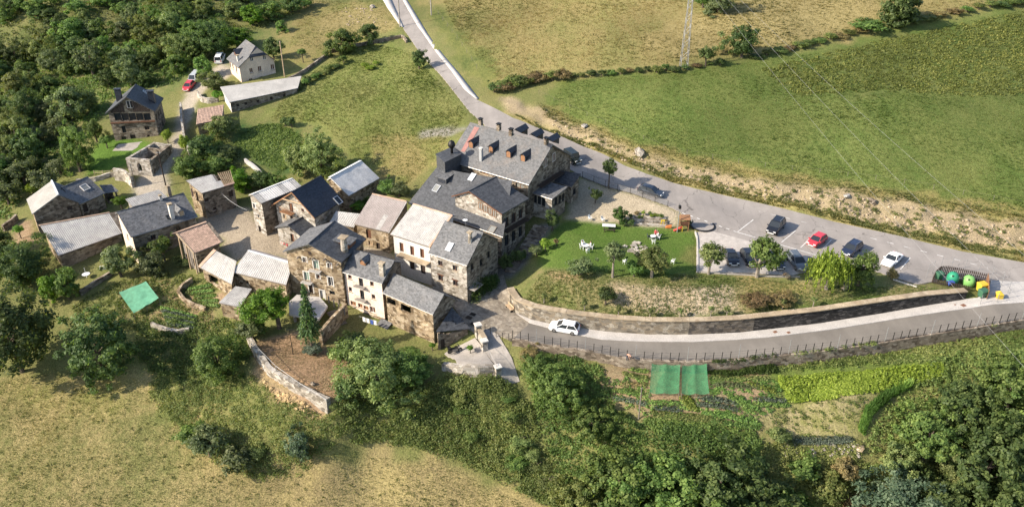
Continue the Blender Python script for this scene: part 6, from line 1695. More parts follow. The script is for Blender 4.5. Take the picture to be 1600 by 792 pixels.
def tufts(name, label, poly_px, n, h, mat, seed, width=.12, spread=.22, patch=9.0, avoid=True, blades=4):
    c, rng = scatter(poly_px, n, seed)
    if avoid: c = c[~near_paved(c[:, 0], c[:, 1])]
    n = len(c); gz = terr(c[:, 0], c[:, 1]); sc = (.5 + fnoise(c[:, 0], c[:, 1], patch, seed + 1, 3)) * rng.uniform(.6, 1.3, n)
    V = []; 
    base = np.stack([c[:, 0], c[:, 1], gz - .02], -1)
    allV = []; 
    for b_ in range(blades):
        a = rng.uniform(0, 6.28, n); tip = base + np.stack([np.cos(a) * spread * sc, np.sin(a) * spread * sc, h * sc * rng.uniform(.6, 1.1, n)], -1)
        w = np.stack([-np.sin(a), np.cos(a), np.zeros(n)], -1) * (width * sc)[:, None]
        o_ = np.stack([np.cos(a), np.sin(a), np.zeros(n)], -1) * (spread * .25 * sc)[:, None]
        allV.append(np.stack([base + o_ - w, base + o_ + w, tip], 1))
    V = np.stack(allV, 1).reshape(-1, 3); F = np.arange(len(V)).reshape(-1, 3)
    pt_ = fnoise(c[:, 0], c[:, 1], patch, seed + 3, 3)
    tint = np.clip((pt_ - .5) * 2.2 + .5 + rng.uniform(-.3, .3, n), 0, 1)
    return stuff(name, label, V, F, mat, np.repeat(tint, 3 * blades))
foliage("leaf_hay", (.25, .175, .095), (.38, .27, .155), .25, .05, .9); foliage("leaf_meadow", (.15, .15, .045), (.32, .255, .11), .45, .05, .9); foliage("leaf_meadow_dry", (.145, .155, .05), (.32, .265, .115), .45, .05, .9); foliage("leaf_meadow_green", (.115, .15, .035), (.20, .205, .068), .45, .05, .9)
cover("bramble_slope", "tangled brambles and weeds covering the slope below the village", [(520, 625), (600, 615), (700, 590), (790, 600), (830, 640), (880, 730), (900, 800), (830, 775), (740, 730), (640, 695), (560, 690), (520, 680)], 1500, 50000, .8, 1.0, .24, "leaf_bramble", 1)
cover("bramble_slope", "weeds and brambles between the dry field and the terrace wall", [(228, 600), (290, 560), (400, 590), (440, 630), (520, 650), (520, 700), (470, 740), (400, 750), (330, 720), (250, 640)], 1300, 38000, .7, .7, .2, "leaf_bramble", 2)
cover("weed_slope", "green weeds filling the hollow between the walnut and the terrace", [(215, 500), (300, 500), (380, 500), (395, 560), (330, 600), (240, 590), (215, 550)], 700, 16000, .7, .8, .26, "leaf_mid", 3)
cover("ravine_undergrowth", "dense undergrowth along the ravine below the road fence", [(810, 560), (880, 552), (940, 575), (960, 640), (1000, 660), (1190, 690), (1200, 790), (900, 800), (850, 680)], 1500, 36000, .75, 1.0, .28, "leaf_mid", 4)
cover("thicket_undergrowth", "undergrowth below the walnut thicket", [(1350, 690), (1390, 620), (1470, 560), (1600, 530), (1620, 800), (1350, 800)], 1200, 26000, .8, 1.0, .3, "leaf_bramble", 5)
cover("rubble_scrub", "scrub and dead stems on the rubble slope", [(1195, 690), (1345, 690), (1370, 800), (1195, 800)], 600, 13000, .6, .8, .24, "leaf_bramble", 6)
cover("roadside_weeds", "weeds growing along the wall below the lower road", [(1210, 566), (1480, 528), (1600, 512), (1600, 545), (1480, 560), (1300, 575), (1210, 580)], 500, 11000, .6, .6, .24, "leaf_bramble", 7)
cover("garden_weeds", "weeds and low plants around the small walled garden", [(110, 480), (185, 440), (260, 425), (335, 440), (340, 500), (260, 520), (150, 510)], 700, 13000, .6, .45, .24, "leaf_bramble", 8)
cover("far_scrub", "scrub on the far terraces above the wooded hillside", [(-30, 75), (-30, -20), (480, -20), (440, 40), (350, 60), (330, 15), (215, 25), (170, 62), (90, 60), (20, 88)], 700, 16000, 1.6, 1.3, .5, "leaf_bramble", 44)
cover("hillside_scrub", "scrub between the trees of the wooded hillside", FOREST + [(20, 345), (-30, 345)], 2300, 44000, 1.3, 1.2, .42, "leaf_mid", 9)
cover("slope_scrub", "scrub on the slope above the half ruined barn", [(282, 250), (330, 205), (372, 230), (372, 265), (320, 270), (285, 292)], 260, 7000, .8, .9, .3, "leaf_olive", 10)
cover("bean_rows", "broad leaved bean plants in the lowest garden bed", [(1003, 655), (1060, 648), (1180, 672), (1190, 700), (1110, 700), (1040, 690)], 700, 12000, .45, .6, .24, "leaf_veg", 11)
cover("potato_plot", "lush potato plants in the plot behind the barns", [(398, 196), (440, 195), (472, 215), (478, 250), (440, 268), (390, 245), (365, 225)], 900, 15000, .5, .45, .28, "leaf_veg", 12)
cover("hedge_row", "clipped bean hedge at the foot of the road wall", [(1104, 572), (1212, 572), (1212, 584), (1104, 586)], 260, 6000, .4, 1.0, .2, "leaf_ivy", 13)
cover("ivy", "dark ivy and vine climbing the grey stone house beside the alley", [(735, 468), (752, 440), (775, 432), (782, 446), (760, 462), (742, 476)], 120, 4000, .6, 3.0, .26, "leaf_ivy", 14)
cover("bank_weeds", "green weeds along the foot of the earth bank", [(1000, 262), (1130, 296), (1300, 338), (1500, 382), (1600, 404), (1600, 396), (1500, 372), (1300, 326), (1130, 286), (1010, 256)], 260, 6000, .5, .35, .22, "leaf_bramble", 15)
cover("bank_weeds", "scattered bushes and weeds on the face of the earth bank", [(860, 185), (1000, 240), (1200, 288), (1400, 315), (1600, 352), (1600, 390), (1400, 355), (1200, 310), (1000, 260), (870, 205)], 170, 5500, .55, .5, .24, "leaf_bramble", 16)
cover("corn_plot", "tall bright green maize in the plot below the road", [(1214, 592), (1300, 585), (1470, 570), (1480, 586), (1390, 610), (1300, 622), (1232, 628)], 1500, 26000, .35, 1.0, .3, "leaf_corn", 21)
cover("garden_greens", "low mixed vegetables filling the kitchen garden beds", [(960, 592), (1012, 585), (1015, 625), (1105, 622), (1110, 590), (1212, 592), (1232, 632), (1185, 650), (1190, 668), (1010, 648), (950, 630)], 420, 9000, .4, .3, .22, "leaf_veg", 41)
cover("stubble_weeds", "sparse weeds on the dry stubble plot", [(1200, 640), (1370, 618), (1345, 680), (1210, 690)], 130, 2600, .5, .15, .2, "leaf_bramble", 42)
tufts("maize_hedge", "row of green maize closing the stubble plot", [(1340, 672), (1352, 640), (1385, 612), (1420, 598), (1424, 604), (1392, 622), (1362, 650), (1350, 680)], 1100, .9, "leaf_veg", 22, .07, .35, 6, False, 5)
tufts("dry_meadow", "dry yellow grass of the lower meadow", [(-20, 600), (120, 575), (230, 592), (300, 650), (380, 735), (440, 705), (530, 690), (680, 715), (830, 790), (820, 830), (-20, 830)], 20000, .1, "leaf_meadow_dry", 23, .035, .24)
cover("meadow_clumps", "dark green weed clumps dotted over the lower meadow", [(10, 620), (210, 600), (330, 720), (420, 760), (600, 740), (740, 790), (10, 800)], 300, 4200, .32, .2, .15, "leaf_bramble", 24)
tufts("green_meadow", "grass of the sloping meadow beside the climbing road", [(570, 66), (640, 80), (670, 112), (730, 178), (690, 235), (630, 295), (560, 250), (500, 190), (420, 190), (450, 145), (500, 105)], 16000, .17, "leaf_meadow_green", 25, .06, .3)
tufts("dry_hill_grass", "dry tufted grass of the upper meadow", [(690, 0), (1640, -40), (1600, 0), (1400, 35), (1250, 68), (1060, 100), (860, 112), (780, 130), (720, 60)], 24000, .18, "leaf_meadow", 26, .08, .5, 12)
tufts("field_grass", "short grass of the green field above the bank", [(860, 168), (880, 128), (1060, 116), (1250, 86), (1640, 10), (1640, 345), (1400, 304), (1200, 278), (1000, 232)], 30000, .15, "leaf_meadow_green", 27, .07, .3, 10)
cover("fern_field", "bracken covering the upper part of the green field", [(1190, 110), (1400, 58), (1640, 15), (1640, 150), (1500, 150), (1380, 140), (1250, 150)], 2600, 32000, .8, .36, .38, "leaf_fern", 28)
tufts("meadow_grass", "dry grass on the knoll beside the climbing road", [(450, 70), (480, 0), (598, 0), (625, 45), (580, 58), (520, 85)], 2600, .16, "leaf_meadow_dry", 29, .07, .4)
tufts("bank_grass", "grass on the bank between lawn and retaining wall", [(815, 470), (850, 425), (1090, 430), (1300, 446), (1430, 446), (1500, 462), (1380, 486), (1200, 510), (1080, 517), (960, 512), (860, 498)], 9000, .2, "leaf_meadow_green", 30, .05, .2, 6)
tufts("verge_grass", "dry yellow grass along the road verge", [(800, 178), (911, 220), (1052, 277), (1200, 311), (1400, 358), (1600, 398), (1600, 410), (1400, 368), (1200, 320), (1052, 286), (911, 229), (838, 200)], 5000, .28, "leaf_meadow_dry", 31, .06, .2, 4)
tufts("bank_edge_grass", "long dry grass hanging over the top of the earth bank", [(840, 160), (930, 198), (1000, 226), (1200, 272), (1400, 298), (1600, 336), (1600, 352), (1400, 312), (1200, 288), (1000, 242), (850, 182)], 3600, .2, "leaf_meadow_dry", 32, .06, .4, 5)
tufts("terrace_hay", "cut brown hay lying on the terrace", [(395, 535), (470, 520), (540, 560), (530, 615), (511, 632), (430, 590)], 4500, .1, "leaf_hay", 33, .04, .25, 4)
# ------------------------------------------------------------------ walls
def resample(pl, st):
    pl = np.array(pl, float); d = np.r_[0, np.cumsum(np.linalg.norm(np.diff(pl, axis=0), axis=1))]
    n = max(2, int(d[-1] / st) + 1); t = np.linspace(0, d[-1], n)
    return np.stack([np.interp(t, d, pl[:, i]) for i in range(pl.shape[1])], -1)
def ribbon_wall(name, label, pts, mats, cop=None, thick=.5, below=.6, st=.8, ragged=.05, batter=.08, cat="wall", side=1):
    """pts: rows of x, y, z foot, height; the wall's face on the path, its body towards the uphill side"""
    q = resample(pts, st); n = len(q); rg_ = np.random.default_rng(len(q))
    d = np.gradient(q[:, :2], axis=0); d /= np.linalg.norm(d, axis=1, keepdims=True); nn = np.stack([-d[:, 1], d[:, 0]], -1) * side
    top = q[:, 2] + q[:, 3] + rg_.uniform(-ragged, ragged, n)
    root = thing(name, label, cat, (q[0, 0], q[0, 1], q[:, 2].min()))
    cuts = [0] + [int(c * (n - 1)) for c, _ in mats[:-1]] + [n - 1]
    for k in range(len(cuts) - 1):
        mb = MB(); a, b_ = cuts[k], cuts[k + 1]
        for i in range(a, b_ + 1):
            x, y = q[i, :2]
            mb.v += [(x, y, q[i, 2] - below), (x + nn[i, 0] * batter, y + nn[i, 1] * batter, top[i]), (x + nn[i, 0] * thick, y + nn[i, 1] * thick, top[i]), (x + nn[i, 0] * thick, y + nn[i, 1] * thick, q[i, 2] - below)]
        for i in range(b_ - a):
            o_ = 4 * i
            mb.f += [(o_, o_ + 4, o_ + 5, o_ + 1), (o_ + 1, o_ + 5, o_ + 6, o_ + 2), (o_ + 2, o_ + 6, o_ + 7, o_ + 3)]
        e_ = 4 * (b_ - a); mb.f += [(0, 1, 2, 3), (e_ + 3, e_ + 2, e_ + 1, e_)]
        mb.build("wall_face", mats[k][1], root)
    if cop:
        L = 0
        i = 0
        while i < n - 1:
            j = min(i + 1, n - 1); mb = MB()
            A, B = q[i], q[j]; g_ = .015
            def cq(t, off, z): x = A[:2] * (1 - t) + B[:2] * t + (nn[i] * (1 - t) + nn[j] * t) * off; return (x[0], x[1], z)
            zt = (q[i, 2] + q[i, 3]) ; zt2 = q[j, 2] + q[j, 3]; r_ = rg_.uniform(0, .04)
            mb.hexa([cq(g_, -.06, zt + ragged + .01), cq(1 - g_, -.06, zt2 + ragged + .01), cq(1 - g_, thick + .12, zt2 + ragged + .01), cq(g_, thick + .12, zt + ragged + .01)],
                    [cq(g_, -.06, zt + ragged + .12 + r_), cq(1 - g_, -.06, zt2 + ragged + .12 + r_), cq(1 - g_, thick + .12, zt2 + ragged + .12 + r_), cq(g_, thick + .12, zt + ragged + .12 + r_)])
            mb.build("coping_stone", cop, root); i = j
    return root
def sw(k, extra=0, zf=None):
    xy, hs, zs = WALL_XY[k]; return np.c_[xy, zs, hs + extra]
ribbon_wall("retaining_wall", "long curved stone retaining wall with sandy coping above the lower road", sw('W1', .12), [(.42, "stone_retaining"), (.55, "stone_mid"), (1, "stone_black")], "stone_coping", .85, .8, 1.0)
p2 = sw('W2', .1); p2[:, 2] -= sw('W2')[:, 3]
ribbon_wall("road_wall", "low dark stone wall carrying the fenced edge of the lower road", p2, [(1, "stone_grey")], None, .5, .6, 1.0, .02, .0)
p3 = sw('W3', .25); ribbon_wall("terrace_wall", "pale whitewashed dry stone wall edging the brown terrace", p3, [(1, "stone_pale")], None, .8, .8, .7, .1, .12)
p4 = sw('W4', .15); ribbon_wall("yard_wall", "pale stone wall below the motorcycle yard and its railing", p4, [(1, "stone_pale")], None, .8, 1.0, .8, .04)
def gwall(name, label, px, h, mat, cop=None, thick=.45, rag=.06, cat="wall", st=.8):
    pts = []
    for u, v in px: g = G0(u, v); pts.append((g[0], g[1], tz(g[0], g[1]), h))
    return ribbon_wall(name, label, pts, [(1, mat)], cop, thick, .5, st, rag, .04, cat)
gwall("dry_stone_wall", "curved dry stone wall around the small green garden", [(300, 441), (283, 452), (277, 462), (286, 474), (300, 482), (320, 489)], .9, "stone_warm")
gwall("dry_stone_wall", "pale dry stone wall below the leek bed", [(236, 512), (252, 518), (275, 524), (296, 520)], .8, "stone_pale")
gwall("dry_stone_wall", "stone path wall descending below the long barn", [(128, 462), (142, 452), (158, 442), (178, 430)], .8, "stone_grey")
gwall("lane_wall", "tall pale stone wall where the lane enters the village", [(180, 282), (196, 284), (207, 294)], 2.4, "stone_pale")
gwall("lane_wall", "low stone wall between the slate cottage and the loggia house lawn", [(120, 288), (150, 284), (178, 276), (182, 280)], .9, "stone_pale")
gwall("lane_wall", "long pale stone wall flanking the shaded drive", [(300, 245), (292, 225), (288, 200), (286, 172)], 1.8, "stone_pale")
gwall("lane_wall", "rounded stone wall at the bend of the lane", [(308, 150), (314, 160), (326, 163), (342, 160)], 1.2, "stone_pale")
gwall("plot_wall", "white concrete block wall along the vegetable plot", [(382, 255), (395, 264), (408, 276)], .8, "concrete_pale")
gwall("meadow_wall", "dry stone wall under the big meadow trees", [(516, 84), (560, 74), (600, 66), (628, 60), (634, 68)], .8, "stone_grey")
gwall("path_wall", "stone wall of the footpath behind the stable", [(452, 128), (478, 114), (500, 98), (514, 88)], .8, "stone_grey")
gwall("ruin_wall", "low broken wall beside the pale roofed house", [(8, 362), (22, 352), (30, 344)], 1.2, "stone_grey")
gwall("stair_wall", "rubble wall of the steps between fir and pink house", [(505, 540), (522, 520), (545, 495)], 2.4, "stone_warm", thick=.5)
gwall("parapet_wall", "cream stone parapet beside the ramp with square pillar ends", [(746, 526), (757, 545)], 1.2, "stone_pale", "stone_coping", .5)
for (u, v, h, lb) in ((747, 523, 1.7, "square stone pillar at the head of the ramp"), (778, 588, 1.6, "square stone pillar at the foot of the ramp railing"), (757, 546, 1.5, "stone pillar halfway down the ramp parapet")):
    g = G0(u, v); t_ = thing("stone_pillar", lb, "pillar", (g[0], g[1], g[2]))
    MB().box((g[0], g[1], g[2] + h / 2 - .2), (.75, .75, h + .4), .4).build("shaft", "stone_pale", t_); MB().box((g[0], g[1], g[2] + h + .09), (.95, .95, .18), .4).build("cap", "plaster_white", t_)
gwall("lawn_kerb", "pale timber kerb between the lawn and the gravel parking", [(1085, 363), (1088, 372), (1089, 398), (1089, 424)], .22, "concrete_pale", None, .22, .01)
gwall("parking_kerb", "low kerb along the front of the gravel parking", [(1089, 426), (1140, 430), (1200, 433), (1250, 434)], .2, "concrete", None, .2, .01)
gwall("parking_kerb", "low kerb along the grass beside the white convertible", [(1395, 438), (1415, 444), (1432, 449)], .18, "concrete_pale", None, .2, .01)

# ------------------------------------------------------------------ fences
def fence(name, label, pts, st, h, post_r, mat, rails, rail_r=.012, tall=None, panel=None, lean=None, group=None):
    q = resample(np.array(pts, float), st); root = thing(name, label, "fence", q[0], group)
    pm = MB().tube([(0, 0, -.25), (0, 0, h)], post_r, 6).mesh("post", mat); tm = MB().tube([(0, 0, -.25), (0, 0, h * 1.75)], post_r * .8, 6).mesh("tall_post", "galvanised")
    for i, a in enumerate(q):
        isT = tall and i % tall == tall // 2
        o = place("tall_post" if isT else "post", tm if isT else pm, parent=root); o.location = tuple(a - q[0])
    for r in rails:
        MB().tube([(a[0], a[1], a[2] + h * r) for a in q], rail_r, 4, cap=False).build("rail", mat, root)
    if panel:
        mb = MB()
        for i in range(len(q) - 1):
            a, b_ = q[i], q[i + 1]; mb.add([(a[0], a[1], a[2] + .08), (b_[0], b_[1], b_[2] + .08), (b_[0], b_[1], b_[2] + h * .93), (a[0], a[1], a[2] + h * .93)], [(0, 1, 2, 3)])
        mb.build("mesh_panel", panel, root)
    return root
def gpts(px, dz=0, inset=0): return [(*G0(u, v)[:2], G0(u, v)[2] + dz) for u, v in px]
xy, hs, zs = WALL_XY['W2']
f2 = np.c_[xy, zs + .1]; d_ = np.gradient(f2[:, :2], axis=0); d_ /= np.linalg.norm(d_, axis=1, keepdims=True); f2[:, 0] -= d_[:, 1] * .25; f2[:, 1] += d_[:, 0] * .25
fence("road_fence", "long fence of dark steel posts and thin cables along the lower road", f2, 1.13, 1.3, .05, "metal_dark", (.92, .62, .32), .01, tall=6)
fence("plaza_fence", "short dark rail fence above the ramp beside the plaza", gpts([(758, 516), (767, 522), (776, 527), (785, 530), (795, 531)], .1), .9, 1.05, .045, "metal_dark", (.95, .5))
fence("road_railing", "grey wire mesh railing between road and lawn embankment", gpts([(910, 277), (946, 292), (989, 303.5), (1043, 322.5)], .03), 2.2, 1.1, .04, "metal_dark", (.97, .05), .02, panel="mesh_panel")
fence("terrace_rail", "thin pole handrail along the brown terrace wall", gpts([(388, 530), (402, 550), (428, 578), (455, 598), (482, 617), (511, 634)], .1), 4.2, 1.0, .05, "galvanised", (.98,), .03)
fence("ramp_railing", "short barred railing at the edge of the yard", gpts([(748, 580.5), (774, 581.5)], .1), .28, .95, .02, "metal_grey", (.98, .1), .025)
fence("ramp_handrail", "sloping handrail beside the ramp", gpts([(757, 549), (768, 566), (776, 582)], .5), 1.8, .8, .03, "metal_grey", (.97,), .025)
fence("lawn_fence", "low timber rail fence at the edge of the loggia house lawn", gpts([(148, 273), (162, 273), (176, 272)], .05), 1.6, .8, .06, "wood_pale", (.8, .4), .035)
fence("lane_fence", "dark chain fence beside the lane wall", gpts([(178, 272), (188, 267), (199, 262)], .05), 1.3, .8, .04, "wood_dark", (.9,), .03)
fence("bin_fence", "tall steel post and cable fence around the recycling corner", gpts([(1447, 434), (1455, 428), (1466, 423), (1482, 422), (1501, 425), (1519, 430), (1536, 434), (1553, 439), (1566, 449), (1574, 459)], .1), 1.75, 2.2, .035, "galvanised", (.9, .6, .3), .01)
fence("bollard_fence", "steel posts with cables at the end of the pale pavement", gpts([(1531, 476), (1550, 475), (1564, 472), (1575, 466), (1600, 465)], .12), 1.9, 1.5, .035, "galvanised", (.95, .5), .01)
fence("meadow_fence", "wire fence on thin posts along the top of the earth bank", gpts([(842, 148), (900, 175), (960, 200), (1050, 238), (1200, 262), (1400, 285), (1600, 322)], 0), 4.5, .9, .03, "wood_grey", (.9,), .008)
fence("field_fence", "thin post fence beside the climbing road", gpts([(664, 0), (690, 30), (720, 70), (745, 108)], 0), 4.5, 1.0, .04, "wood_grey", (.9,), .01)

# ------------------------------------------------------------------ poles, pylon, cables
def pole(name, label, ub, vb, h, r, mat, cat="pole", group=None, cap=None):
    g = G0(ub, vb); root = thing(name, label, cat, g, group)
    MB().tube([(g[0], g[1], g[2] - .3), (g[0], g[1], g[2] + h)], [r, r * .75], 8).build("shaft", mat, root)
    return root, g
r_, g_ = pole("utility_pole", "pale concrete pole beside the climbing road at the top", 625, 42, 10.5, .17, "concrete"); MB().box((g_[0], g_[1], g_[2] + 10), (1.4, .12, .12)).build("crossarm", "galvanised", r_)
r_, g_ = pole("utility_pole", "pale pole at the edge of the upper dry meadow", 674, 24, 9, .16, "concrete"); MB().box((g_[0], g_[1], g_[2] + 8.6), (1.2, .1, .1)).build("crossarm", "galvanised", r_)
r_, g_ = pole("utility_pole", "pale wooden pole in front of the cream hipped house", 445, 121, 8.2, .15, "wood_pale"); MB().box((g_[0], g_[1], g_[2] + 8.0), (.5, .1, .1)).build("crossarm", "galvanised", r_)
r_, g_ = pole("utility_pole", "dark leaning utility pole beside the roofless ruin", 259, 290, 7.0, .13, "wood_dark"); MB().box((g_[0], g_[1], g_[2] + 6.6), (.9, .1, .1)).build("crossarm", "galvanised", r_)
r_, g_ = pole("utility_pole", "grey pole standing by the tall lane wall", 212, 292, 4.6, .1, "wood_grey"); MB().box((g_[0], g_[1], g_[2] + 4.4), (.5, .08, .08)).build("crossarm", "galvanised", r_)
r_, g_ = pole("clothes_post", "thin dark T shaped post in the middle of the brown terrace", 458, 553, 4.2, .06, "metal_dark", "post"); MB().box((g_[0], g_[1], g_[2] + 4.15), (1.3, .07, .07)).build("crossarm", "metal_dark", r_)
r_, g_ = pole("garden_post", "tall wooden post standing in the kitchen garden", 998, 653, 5.0, .09, "wood_grey", "post"); MB().box((g_[0], g_[1], g_[2] + 4.9), (.22, .22, .12)).build("cap", "wood_grey", r_)
r_, g_ = pole("light_pole", "grey sign pole with a box on top at the play corner of the lawn", 1058, 363, 4.4, .08, "galvanised", "sign post"); MB().box((g_[0], g_[1], g_[2] + 4.5), (.35, .5, .5)).build("lamp_head", "metal_dark", r_)  # sign pole topped by a plain box that gives no light
def lattice(ub, vb, h):
    g = G0(ub, vb); root = thing("power_pylon", "slim steel lattice power pylon on the field hedge", "pylon", g); w0, w1 = .75, .22
    leg = []
    for sx, sy in ((-1, -1), (1, -1), (1, 1), (-1, 1)):
        MB().tube([(g[0] + sx * w0, g[1] + sy * w0, g[2] - .3), (g[0] + sx * w1, g[1] + sy * w1, g[2] + h)], .06, 5).build("leg", "galvanised", root)
    mb = MB(); n = 16
    for i in range(n):
        a, b_ = i / n, (i + 1) / n; wa, wb_ = w0 + (w1 - w0) * a, w0 + (w1 - w0) * b_
        for (s1, s2) in (((-1, -1), (1, -1)), ((1, -1), (1, 1)), ((1, 1), (-1, 1)), ((-1, 1), (-1, -1))):
            if i % 2: s1, s2 = s2, s1
            mb.tube([(g[0] + s1[0] * wa, g[1] + s1[1] * wa, g[2] + h * a), (g[0] + s2[0] * wb_, g[1] + s2[1] * wb_, g[2] + h * b_)], .03, 4)
    mb.build("bracing", "galvanised", root)
    for zz, L in ((h - .2, 1.9), (h * .72, .9)): MB().box((g[0], g[1], g[2] + zz), (L * 2, .14, .14), -.5).build("crossarm", "galvanised", root)
    for k in (-1, 0, 1): MB().lathe([(.05, 0), (.12, .08), (.05, .16), (.12, .24), (.05, .32)], (g[0] + k * 1.7 * math.cos(.5), g[1] - k * 1.7 * math.sin(.5), g[2] + h), 8).build("insulator", "white_plastic", root)
    return g
PY = lattice(1068, 107, 21.0)
def cable(label, a, b_, sag, r=.011):
    a, b_ = np.array(a, float), np.array(b_, float); n = 24
    pts = [a + (b_ - a) * t - ZV * sag * 4 * t * (1 - t) for t in np.linspace(0, 1, n + 1)]
    c = MB().tube(pts, r, 4, cap=False).top("power_cable", "galvanised", label, "cable", "power cables over the car park"); return c
for i, (u, v) in enumerate(((1640, 618), (1690, 562), (1710, 490))):
    s_ = PY + np.array([(i - 1) * 1.7 * math.cos(.5), -(i - 1) * 1.7 * math.sin(.5), 21.3])
    cable(("lowest", "middle", "topmost")[i] + " pale power cable crossing the car park", s_, P(u, v, 13.0), 1.2)
cable("thin cable between the half ruined barn and the grey sheet house", P(344, 300, 5.0), P(386, 328, 4.6), .5, .03)

# ------------------------------------------------------------------ cars
def car(label, paintm, uf, vf, ur, vr, L=4.3, W=1.78, Hc=1.48, style='hatch', cat="car", name="parked_car", group=None):
    f_, r_ = G0(uf, vf), G0(ur, vr); c = (f_ + r_) / 2; h = math.atan2(f_[1] - r_[1], f_[0] - r_[0])
    root = thing(name, label, cat, (c[0], c[1], tz0(c[0], c[1]) + .04), group, rz=h if h != 0 else 1e-4)
    pitch = math.atan2(tz0(*(c[:2] + .5 * L * np.array([math.cos(h), math.sin(h)]))) - tz0(*(c[:2] - .5 * L * np.array([math.cos(h), math.sin(h)]))), L)
    root.rotation_euler = (0, -pitch, h)
    hw = W / 2; zb = .62 * Hc if style != 'van' else .55 * Hc
    if style == 'suv': zb = .60 * Hc
    if style == 'jeep': zb = .58 * Hc
    lowz = .2 if style not in ('suv', 'jeep') else .3
    fr = L / 2
    hood = {'hatch': .24, 'suv': .25, 'van': .14, 'sedan': .27, 'coupe': .30, 'jeep': .27}[style]     # hood length share
    tail = {'hatch': .02, 'suv': .02, 'van': .01, 'sedan': .17, 'coupe': .17, 'jeep': .01}[style]
    nose = zb * .80
    if style == 'jeep': nose = zb * .97
    st = [(-fr, zb * .80, .86), (-fr + .12, zb * .96, .95), (-fr + tail * L, zb, 1.0), (0, zb, 1.0), (fr - hood * L, zb, 1.0), (fr - hood * L * .5, zb * .95, .98), (fr - .18, nose, .93), (fr, nose * .82, .78)]
    body = MB()
    for x, zt, wf in st:
        w = hw * wf; lo = lowz if abs(x) < fr - .01 else lowz + .14
        body.v += [(x, -w * .94, lo), (x, -w, lo + .15), (x, -w, zt * .78), (x, -w * .94, zt * .97), (x, -w * .78, zt), (x, w * .78, zt), (x, w * .94, zt * .97), (x, w, zt * .78), (x, w, lo + .15), (x, w * .94, lo)]
    m_ = 10
    for i in range(len(st) - 1):
        for k in range(m_): body.f.append((i * m_ + k, i * m_ + (k + 1) % m_, (i + 1) * m_ + (k + 1) % m_, (i + 1) * m_ + k))
    body.f += [tuple(range(m_ - 1, -1, -1)), tuple((len(st) - 1) * m_ + k for k in range(m_))]
    bo = body.build("body", paintm, root, smooth=False)
    x0, x1 = -fr + tail * L + .06, fr - hood * L + .03
    rk = {'hatch': (.16, .30), 'suv': (.12, .26), 'van': (.05, .20), 'sedan': (.26, .30), 'coupe': (.34, .34), 'jeep': (.05, .10)}[style]
    X0, X1 = x0 + (x1 - x0) * rk[0], x1 - (x1 - x0) * rk[1]; wb, wt = hw * .92, hw * .74; zr = Hc - .05
    if style == 'jeep': wt = hw * .86
    gl = MB().hexa([(x0, -wb, zb - .04), (x1, -wb, zb - .04), (x1, wb, zb - .04), (x0, wb, zb - .04)], [(X0, -wt, zr), (X1, -wt, zr), (X1, wt, zr), (X0, wt, zr)]).build("windows", "glass", root)
    MB().hexa([(X0 - .06, -wt - .03, zr - .02), (X1 + .08, -wt - .03, zr - .02), (X1 + .08, wt + .03, zr - .02), (X0 - .06, wt + .03, zr - .02)], [(X0 + .05, -wt + .08, Hc), (X1 - .06, -wt + .08, Hc), (X1 - .06, wt - .08, Hc), (X0 + .05, wt - .08, Hc)]).build("roof", paintm, root)
    pl = MB()
    for sy in (-1, 1):
        for (xa, xb) in ((x0, X0), (x1, X1), ((x0 + x1) / 2, (X0 + X1) / 2)):
            pl.tube([(xa, sy * wb, zb - .03), (xb, sy * wt, zr)], .05, 5)
    pl.build("pillars", paintm, root)
    wr = .32 if style not in ('suv', 'jeep') else .37
    tyre = MB().tube([(0, -.1, 0), (0, .1, 0)], wr, 14).mesh("tyre", "rubber"); rim = MB().tube([(0, -.115, 0), (0, .115, 0)], wr * .62, 10).mesh("rim", "metal_grey")
    for sx in (-.31, .31):
        for sy in (-1, 1):
            o = place("wheel", tyre, parent=root); o.location = (sx * L, sy * (hw - .1), wr); place("rim", rim, parent=o)
    for sy in (-1, 1):
        MB().box((fr - .12, sy * hw * .62, nose * .86), (.2, .36, .15)).build("headlight", "white_plastic", root)
        MB().box((-fr + .05, sy * hw * .72, zb * .82), (.12, .22, .2)).build("tail_light", "red_plastic", root)
        MB().box((x1 - .15, sy * (hw + .08), zb + .05), (.14, .2, .13)).build("mirror", paintm, root)
    MB().box((fr - .0, 0, lowz + .2), (.06, W * .55, .12)).build("number_plate", "white_plastic", root)
    if style in ('suv',):
        for sy in (-1, 1): MB().tube([(X0 + .1, sy * wt * .9, Hc + .05), (X1 - .1, sy * wt * .9, Hc + .05)], .03, 5).build("roof_rail", "galvanised", root)
    return root
car("white hatchback parked along the lower road by the retaining wall", "car_white", 861, 513, 903, 520, 4.25, 1.8, 1.5)
car("tall black off-roader in the first painted bay", "car_black", 1203, 369, 1219, 351, 4.4, 1.85, 1.85, 'suv')
car("red hatchback in the second painted bay", "car_red", 1266, 387, 1285, 374, 3.8, 1.7, 1.45)
car("dark blue estate in a painted bay behind the willow", "car_navy", 1320, 401, 1339, 387, 4.3, 1.8, 1.6, 'suv')
car("white coupe with dark sunroof in the last painted bay", "car_white", 1381, 420, 1404, 400, 4.4, 1.78, 1.38, 'coupe')
car("black saloon at the left end of the gravel parking", "car_black", 1147, 419, 1136, 395, 4.4, 1.78, 1.45, 'sedan')
car("black hatchback half hidden by the leaning tree", "car_black", 1177, 420, 1163, 396, 4.2, 1.78, 1.48)
car("grey car hidden behind the leaning tree's crown", "car_slate", 1218, 423, 1206, 402, 4.2, 1.78, 1.5)
car("slate blue estate car parked beside the willow", "car_grey", 1254, 426, 1234, 402, 4.6, 1.82, 1.6, 'suv')
car("dark grey car parked on the road by the mesh railing", "car_slate", 1030, 308, 1002, 299, 4.3, 1.78, 1.45)
